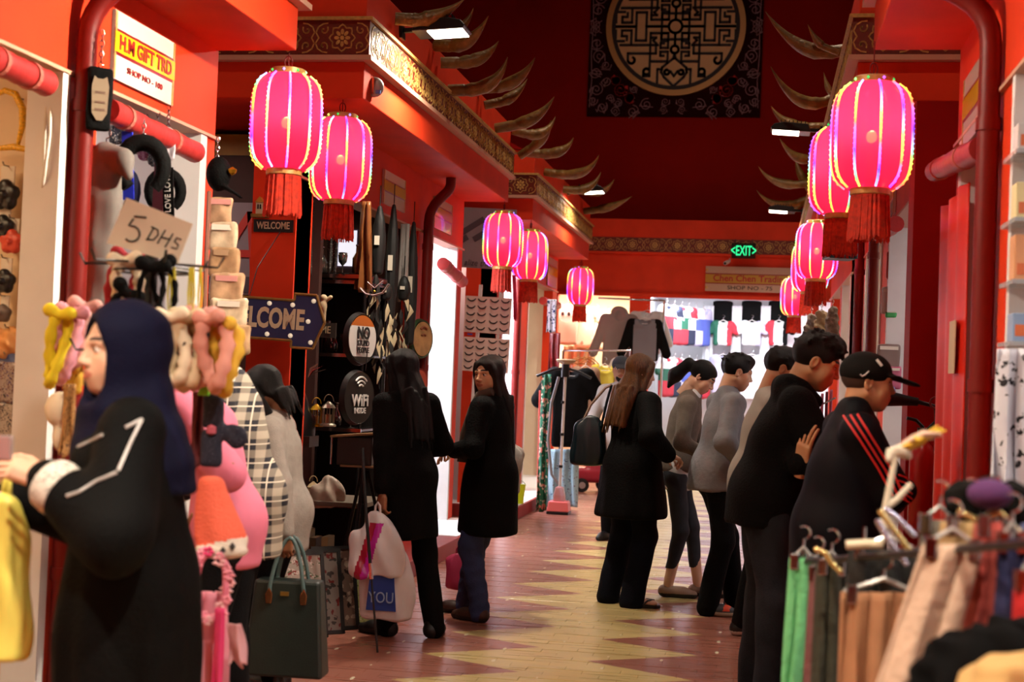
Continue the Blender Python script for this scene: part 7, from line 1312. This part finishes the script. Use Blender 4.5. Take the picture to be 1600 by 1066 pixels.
# ---------------------------------------------------------------- right side goods
FUR = mat('fur_grey', '8a7c70', .95, var=.3, vs=40, bump=.8, bs=120)
for k, (x, Y) in enumerate(((1268, 12.6), (1284, 12.2), (1301, 11.8))):
    a, b = at(x, 492-6*k, Y), at(x, 590, Y); e = empty('fur_scarf', (a[0], Y, b[2]), 0, 'fluffy grey-beige scarf hanging on the right, %s' % PN[k], 'scarf', 'fluffy scarves'); L = a[2]-b[2]; f = Fld((-.14, -.12, -.06), (.14, .12, L+.05), .012); f.loft([(0, 0, 0, .06, .05), (L*.6, 0, 0, .065, .05), (L, 0, 0, .035, .04)], .01, fold=(4, .1, .05, k)); f.wob(.012, 55, k, (1, 1, .8)); fobj('fur_strip', f, (FUR, mat('fur_beige', 'b09a78', .95, bump=.8, bs=120), FUR)[k], e); chain(e, (0, 0, L), 4)
for k in range(4): x = 1276+k*7; drape('red_tie', 'dark red ribbed tie on the right rail, %s' % PN[k], 'tie', x, x+4, 618-3*k, 672, 9.0, (mat('tie_maroon', '6a1226', .6), mat('tie_rose', 'b8607a', .6))[k % 2], .008, 1, 1.)
q = MB(); q.tube([at(1268, 640, 9.05), at(1305, 622, 8.95)], .006, 6); tag(q.build('tie_rail', CHROME), 'thin chrome rail carrying the dark red ties', 'rail')
c = at(1313, 377, 10.2); e = empty('loudspeaker', c, .2, 'black box loudspeaker hanging among the right lanterns', 'loudspeaker'); MB().box((-.1, -.11, -.13), (.1, .11, .13)).build('cabinet', BLACK, e, bevel=.008); MB().box((-.085, -.116, -.115), (.085, -.109, .115)).build('grille', mat('grille_dark', '161618', .7, bump=.6, bs=300), e); q = MB(); q.tube([(0, 0, .13), (0, 0, ZF-c[2])], .01, 6); q.build('mount', DARK, e)
Pk = [('c8b8b0', 'cream'), ('b03020', 'red'), ('38a050', 'green'), ('c0607a', 'pink'), ('806a60', 'brown'), ('4a70c0', 'blue')]
for k, (x, y, w, h, ci) in enumerate(((1392, 470, .14, .2, 0), (1398, 415, .12, .2, 1), (1392, 492, .08, .05, 2), (1388, 560, .16, .2, 4), (1392, 590, .14, .16, 3), (1391, 615, .06, .1, 5))):
    e = empty('display_pack', at(x, y, 10.45-.03*k), .1, '%s packet hanging on the white wall behind the capped man' % Pk[ci][1], 'packet'); f = Fld((-.14, -.05, -.16), (.14, .05, .16), .012); f.box((0, 0, 0), (w/2, .018, h/2), .012); f.wob(.003, 30, k); fobj('pack_body', f, mat('pack_'+Pk[ci][1], Pk[ci][0], .3), e); MB().box((-w*.4, -.022, h*.3), (w*.4, -.018, h*.42)).build('header_card', PAPER, e)
c = at(1440, 760, 8.02); e = empty('fire_extinguisher', (c[0], 8.02, at(1440, 830, 8.02)[2]), 0, 'red fire extinguisher with black horn on the dark red post', 'extinguisher'); q = MB(); q.lathe([(.06, 0), (.07, .01), (.07, .4), (.05, .46), (.025, .49), (.025, .53)], 22); q.build('cylinder', mat('ext_red', 'b81410', .3), e, smooth=50); q = MB(); q.box((-.03, -.02, .53), (.03, .02, .56)); q.tube([(0, 0, .56), (-.04, 0, .60), (-.09, 0, .61)], .01, 7); q.build('valve_head', BLACK, e); q = MB(); q.lathe([(.022, 0), (.028, .06), (.045, .17), (.04, .171), (.02, .05)], 16); q.build('horn', BLACK, e, smooth=50, mat_w=Matrix.Translation((-.04, -.07, .70)) @ Matrix.Rotation(-PI/2+.08, 4, 'Y')); q = MB(); q.tube([(.02, -.02, .55), (.06, -.06, .6), (.05, -.08, .68), (-.04, -.07, .70)], .012, 8); q.build('hose', BLACK, e, smooth=60); MB().box((-.04, .07, .1), (.04, .1, .3)).build('wall_bracket', DARK, e); q = MB(); q.tube([(.05+.03*math.cos(t), -.09, .70+.03*math.sin(t)) for t in [i*PI/5 for i in range(10)]], .006, 6, closed=True); q.build('gauge_ring', mat('gauge_red', '7a1818', .4), e)
a, b = atx(1524, 285, WR-.01), atx(1482, 283, WR-.01); cl = MB(); Lz = a[2]-.14
cl.grid(lambda u, v: (WR-.03+.012*math.sin(u*19+v*2)-.006, a[1]+(b[1]-a[1])*u, a[2]-Lz*v+.01*math.sin(u*7)), 30, 14); tag(cl.build('red_curtain', mat('vinyl_red', 'f0301c', .4, var=.08), smooth=70, solid=.006), 'bright red vinyl curtain hanging along the nearest right wall', 'curtain')
drape('dalmatian_cloth', 'white cloth with black spots hanging at the right edge', 'cloth', 1556, 1625, 545, 770, 4.95, spots('dalmatian', 'd8d8e0', ['17151a'], 24, .26), .03, 2.5, 1.1); drape('blue_cloth', 'pale blue cloth below the spotted one at the right edge', 'cloth', 1560, 1625, 765, 830, 5.0, mat('cloth_paleblue', '7a8cc0', .8), .03, 3, 1.)
zz = [at(1590, y, 5.2)[2] for y in (240, 345, 440, 535)]; xx = at(1574, 400, 5.2)[0]
for i, z in enumerate(zz):
    o = tag(MB().box((xx, 5.08, z-.015), (xx+.5, 5.36, z)).build('glass_shelf', mat('shelf_glass', 'c8d0d4', .1, alpha=.6)), '%s glass shelf in the bright nearest right shop' % SN[i], 'shelf')
    for j in range(3): e = empty('boxed_good', (xx+.06+.13*j, 5.2, z), .1*j, '%s packaged good on the %s glass shelf at right' % (('left', 'middle', 'right')[j], SN[i]), 'package'); MB().box((-.045, -.05, 0), (.045, .05, .1+.03*((i+j) % 3))).build('box_body', mat('good_%d' % ((i*3+j) % 5), ('d8d4d0', 'e0a070', 'c8b8d8', 'e8d8a0', '90a8c8')[(i*3+j) % 5], .4), e, bevel=.004); MB().box((-.035, -.052, .02), (.035, -.05, .06)).build('label_print', mat('label_%d' % (j % 3), ('d87040', '7060b0', 'c04848')[j % 3], .5), e)
# ---------------------------------------------------------------- clothes rack in the right foreground
A, B = Vector(at(1250, 862, 4.0)), Vector(at(1640, 800, 2.5)); o = empty('clothes_rack', (A.x, A.y, 0), 0, 'low chrome clothes rack in the right foreground', 'clothes rack'); dv = B-A; q = MB(); q.tube([(0, 0, A.z-.03), (dv.x, dv.y, B.z-.05)], .009, 10); q.build('rail', DARK, o, smooth=50)
for t in (0.02, .98): P0 = dv*t; q = MB(); q.tube([(P0.x, P0.y, A.z+(B.z-A.z)*t), (P0.x, P0.y, .03)], .014, 10); q.tube([(P0.x-.2, P0.y, .02), (P0.x+.2, P0.y, .02)], .014, 8); q.build('upright', CHROME, o, smooth=50)
rackg = [('green_garment', 'mint green garment at the left end of the foreground rack', 1236, 1274, 872, 1180, 3.95, 'mint', '66b478', 1., 2, -12), ('maroon_garment', 'dusty maroon garment beside the mint one on the rack', 1268, 1284, 890, 1180, 3.85, 'maroon2', '6a4040', .9, 1, -8), ('olive_garment', 'dark olive garment on the foreground rack', 1280, 1318, 880, 1180, 3.75, 'olive', '2c2c1e', 1., 2, -4),
         ('brown_knit', 'brown ribbed knit garment in the front of the rack', 1312, 1450, 925, 1200, 3.3, 'brownknit', '9a6a48', .95, 4, 0), ('black_garment', 'black garment across the middle of the rack', 1325, 1450, 858, 940, 3.5, 'blackg', '14120f', 1.05, 3, 0), ('grey_garment', 'grey-brown garment hanging right of the black one', 1436, 1500, 812, 1200, 3.25, 'greyg', '5e5448', 1., 2, -10),
         ('beige_garment', 'pale pinkish beige garment slanting across the rack', 1440, 1535, 850, 1200, 2.9, 'beigeg', 'b89a84', 1.25, 2, -90), ('tan_garment', 'tan garment in the right part of the rack', 1475, 1560, 815, 1150, 3.05, 'tang', '9a7a50', 1., 2, -30), ('rust_garment', 'rust red garment on the right of the rack', 1528, 1578, 815, 1130, 2.95, 'rustg', '9a3c34', 1., 2, -22), ('navy_garment', 'deep navy garment at the right of the rack', 1562, 1600, 840, 1130, 2.9, 'navyg', '10123c', 1., 2, -12), ('red_garment', 'red garment cut by the right picture edge', 1590, 1625, 900, 1080, 2.8, 'redg', 'b01414', 1., 1.5, 0)]
for nm, lab, x0, x1, y0, y1, Y, mn, c, fl, nf, dx in rackg:
    g = drape(nm, lab, 'garment', x0, x1, y0, y1, Y, mat('rack_'+mn, c, .85, var=.12, vs=14, bump=.3, bs=(220 if 'knit' in nm else 60)), .018, nf, fl, .01, dx, x0*.1, round_=.03)
    q = MB(); wz = (g.location.x); zt2 = at((x0+x1)/2, y0, Y)[2]-g.location.z; ww = abs(at(x1, y0, Y)[0]-at(x0, y0, Y)[0]); q.tube([(-ww*.45, 0, zt2-.005), (0, 0, zt2+.03), (ww*.45, 0, zt2-.005)], .006, 6); hg = q.build('hanger', mat('hanger_clear', 'a8a4a0', .2, .3), g, smooth=50); q = MB(); q.tube([(0, 0, zt2+.03), (0, 0, zt2+.05)]+[(.018*math.cos(t), 0, zt2+.068+.018*math.sin(t)) for t in [-PI/2+i*PI/5 for i in range(7)]], .003, 6); q.build('hook', CHROME, hg)
    for sx in (-1, 1): MB().box((sx*ww*.36-.012, -.02, zt2-.03), (sx*ww*.36+.012, .012, zt2+.012)).build('clip', CHROME, hg, bevel=.003)
f = Fld((-.3, -.2, -.3), (.3, .2, .25), .012); f.el((0, 0, 0), (.2, .12, .16), .02); f.wob(.014, 50, 1, (1, 1, 1)); o = fobj('fluffy_coat', f, mat('fur_black', '050404', .95, spec=.1), None, loc=at(1590, 1110, 2.7)); tag(o, 'black fluffy coat shoulder at the bottom right corner', 'coat')
f = Fld((-.3, -.2, -.3), (.3, .2, .25), .012); f.el((0, 0, 0), (.13, .1, .1), .02); f.wob(.012, 40, 2, (1, 1, 1)); o = fobj('fur_trim', f, mat('fur_tan', 'a88450', .95), None, loc=at(1610, 1112, 2.5)); tag(o, 'tan fur trim at the very bottom right corner', 'fur trim')
f = Fld((-.2, -.15, -.15), (.2, .15, .15), .01); f.el((0, 0, 0), (.1, .08, .05), .02); f.wob(.01, 60, 2, (1, 1, 1)); o = fobj('fur_bundle', f, mat('fur_dark', '0c0a08', .95, spec=.1), None, loc=at(1548, 785, 3.1)); tag(o, 'dark fluffy bundle on top of the rack garments', 'fur')
f = Fld((-.2, -.15, -.15), (.2, .15, .15), .01); f.el((0, 0, 0), (.045, .04, .03), .02); o = fobj('purple_puff', f, mat('cloth_purple', '4a2050', .9), None, loc=at(1547, 772, 2.95)); tag(o, 'small purple cloth puff above the rack', 'cloth')
q = MB(); q.tube([at(1322, 852, 3.4), at(1350, 850, 3.4), at(1380, 851, 3.4)], .011, 10); o = tag(q.build('white_hanger', mat('hanger_ivory', 'd8c8a8', .4), smooth=50), 'cream hanger arm lying over the black garment', 'hanger'); a = at(1350, 851, 3.4); q = MB(); q.tube([(a[0], a[1], a[2]), (a[0], a[1], a[2]+.04)], .004, 6); q.build('hook', CHROME, o)
def beads(L, lab, m, Y, r=.007):
    e = empty('beaded_strap', at(*L[0], Y), 0, lab, 'beaded strap'); o0 = at(*L[0], Y); pts = [Vector(at(x, y, Y)-o0) for x, y in dense(L, 9)]; q = MB(); q.tube(pts, .0035, 5); q.build('strap_core', m, e); sm = MB(); sm.lathe([(.001, -r), (r*.8, -r*.6), (r, 0), (r*.8, r*.6), (.001, r)], 8); me = sm.mesh('bead'); me.materials.append(m); smoothed(me, 80)
    for p in pts: obj('bead', me, None, e, loc=p+Vector((0, -.004, 0)))
PRL = mat('bead_gold', 'd8c080', .1, .8); SLV = mat('bead_silver', 'b8b4c8', .12, .8)
beads([(1376, 800), (1392, 822), (1412, 848), (1425, 866)], 'gold beaded strap hanging from the white fork stand', PRL, 3.35); beads([(1384, 796), (1404, 812), (1428, 836)], 'silver beaded strap beside the gold one', SLV, 3.38); beads([(1372, 815), (1388, 845), (1415, 880)], 'lower silver beaded strap near the black garment', SLV, 3.3); beads([(1275, 858), (1290, 865), (1300, 880), (1312, 892)], 'bead string over the olive garment', PRL, 3.6); beads([(1500, 800), (1530, 815), (1560, 800), (1590, 830)], 'bead string over the dark fluffy bundle', PRL, 2.95)
# white forked stand with yellow feather duster
e = empty('feather_duster', at(1386, 795, 3.5), 0, 'yellow feather duster with white forked handle above the rack', 'duster'); o0 = at(1386, 795, 3.5); L_ = lambda x, y, d=0: Vector(at(x, y, 3.5+d)-o0)
q = MB(); q.tube([L_(1380, 830), L_(1384, 795), L_(1392, 750), L_(1401, 705)], [.008, .009, .0075, .006], 10); q.build('handle', mat('plastic_ivory', 'd8ccb4', .4), e, smooth=60); q = MB(); q.tube([L_(1386, 792), L_(1402, 780), L_(1424, 756)], [.008, .008, .007], 10); q.build('fork', MATS['plastic_ivory'], e, smooth=60)
f = Fld((-.1, -.08, -.06), (.16, .08, .3), .008); f.rc(L_(1393, 712), L_(1412, 706), .016, .016, .01); f.wob(.008, 70, 1, (1, 1, 1)); fobj('fluff_collar', f, mat('feather_cream2', 'd8cdb8', .9), e)
for k in range(16): t = k/15; a = L_(1402+10*t, 700-4*t); b = L_(1440+32*t+4*(k % 3), 678-16*t+5*(k % 4)); m_ = (a+b)/2+Vector((0, .01*(k % 3-1), -.012+.008*(k % 4))); q = MB(); q.tube([a, m_, b], [.01, .02, .004], 6, flat=.6); q.build('feather', (YLW, mat('feather_yellow', 'e8d040', .7), YLW, mat('feather_pinkish', 'd8b098', .7))[k % 4], e, smooth=60)
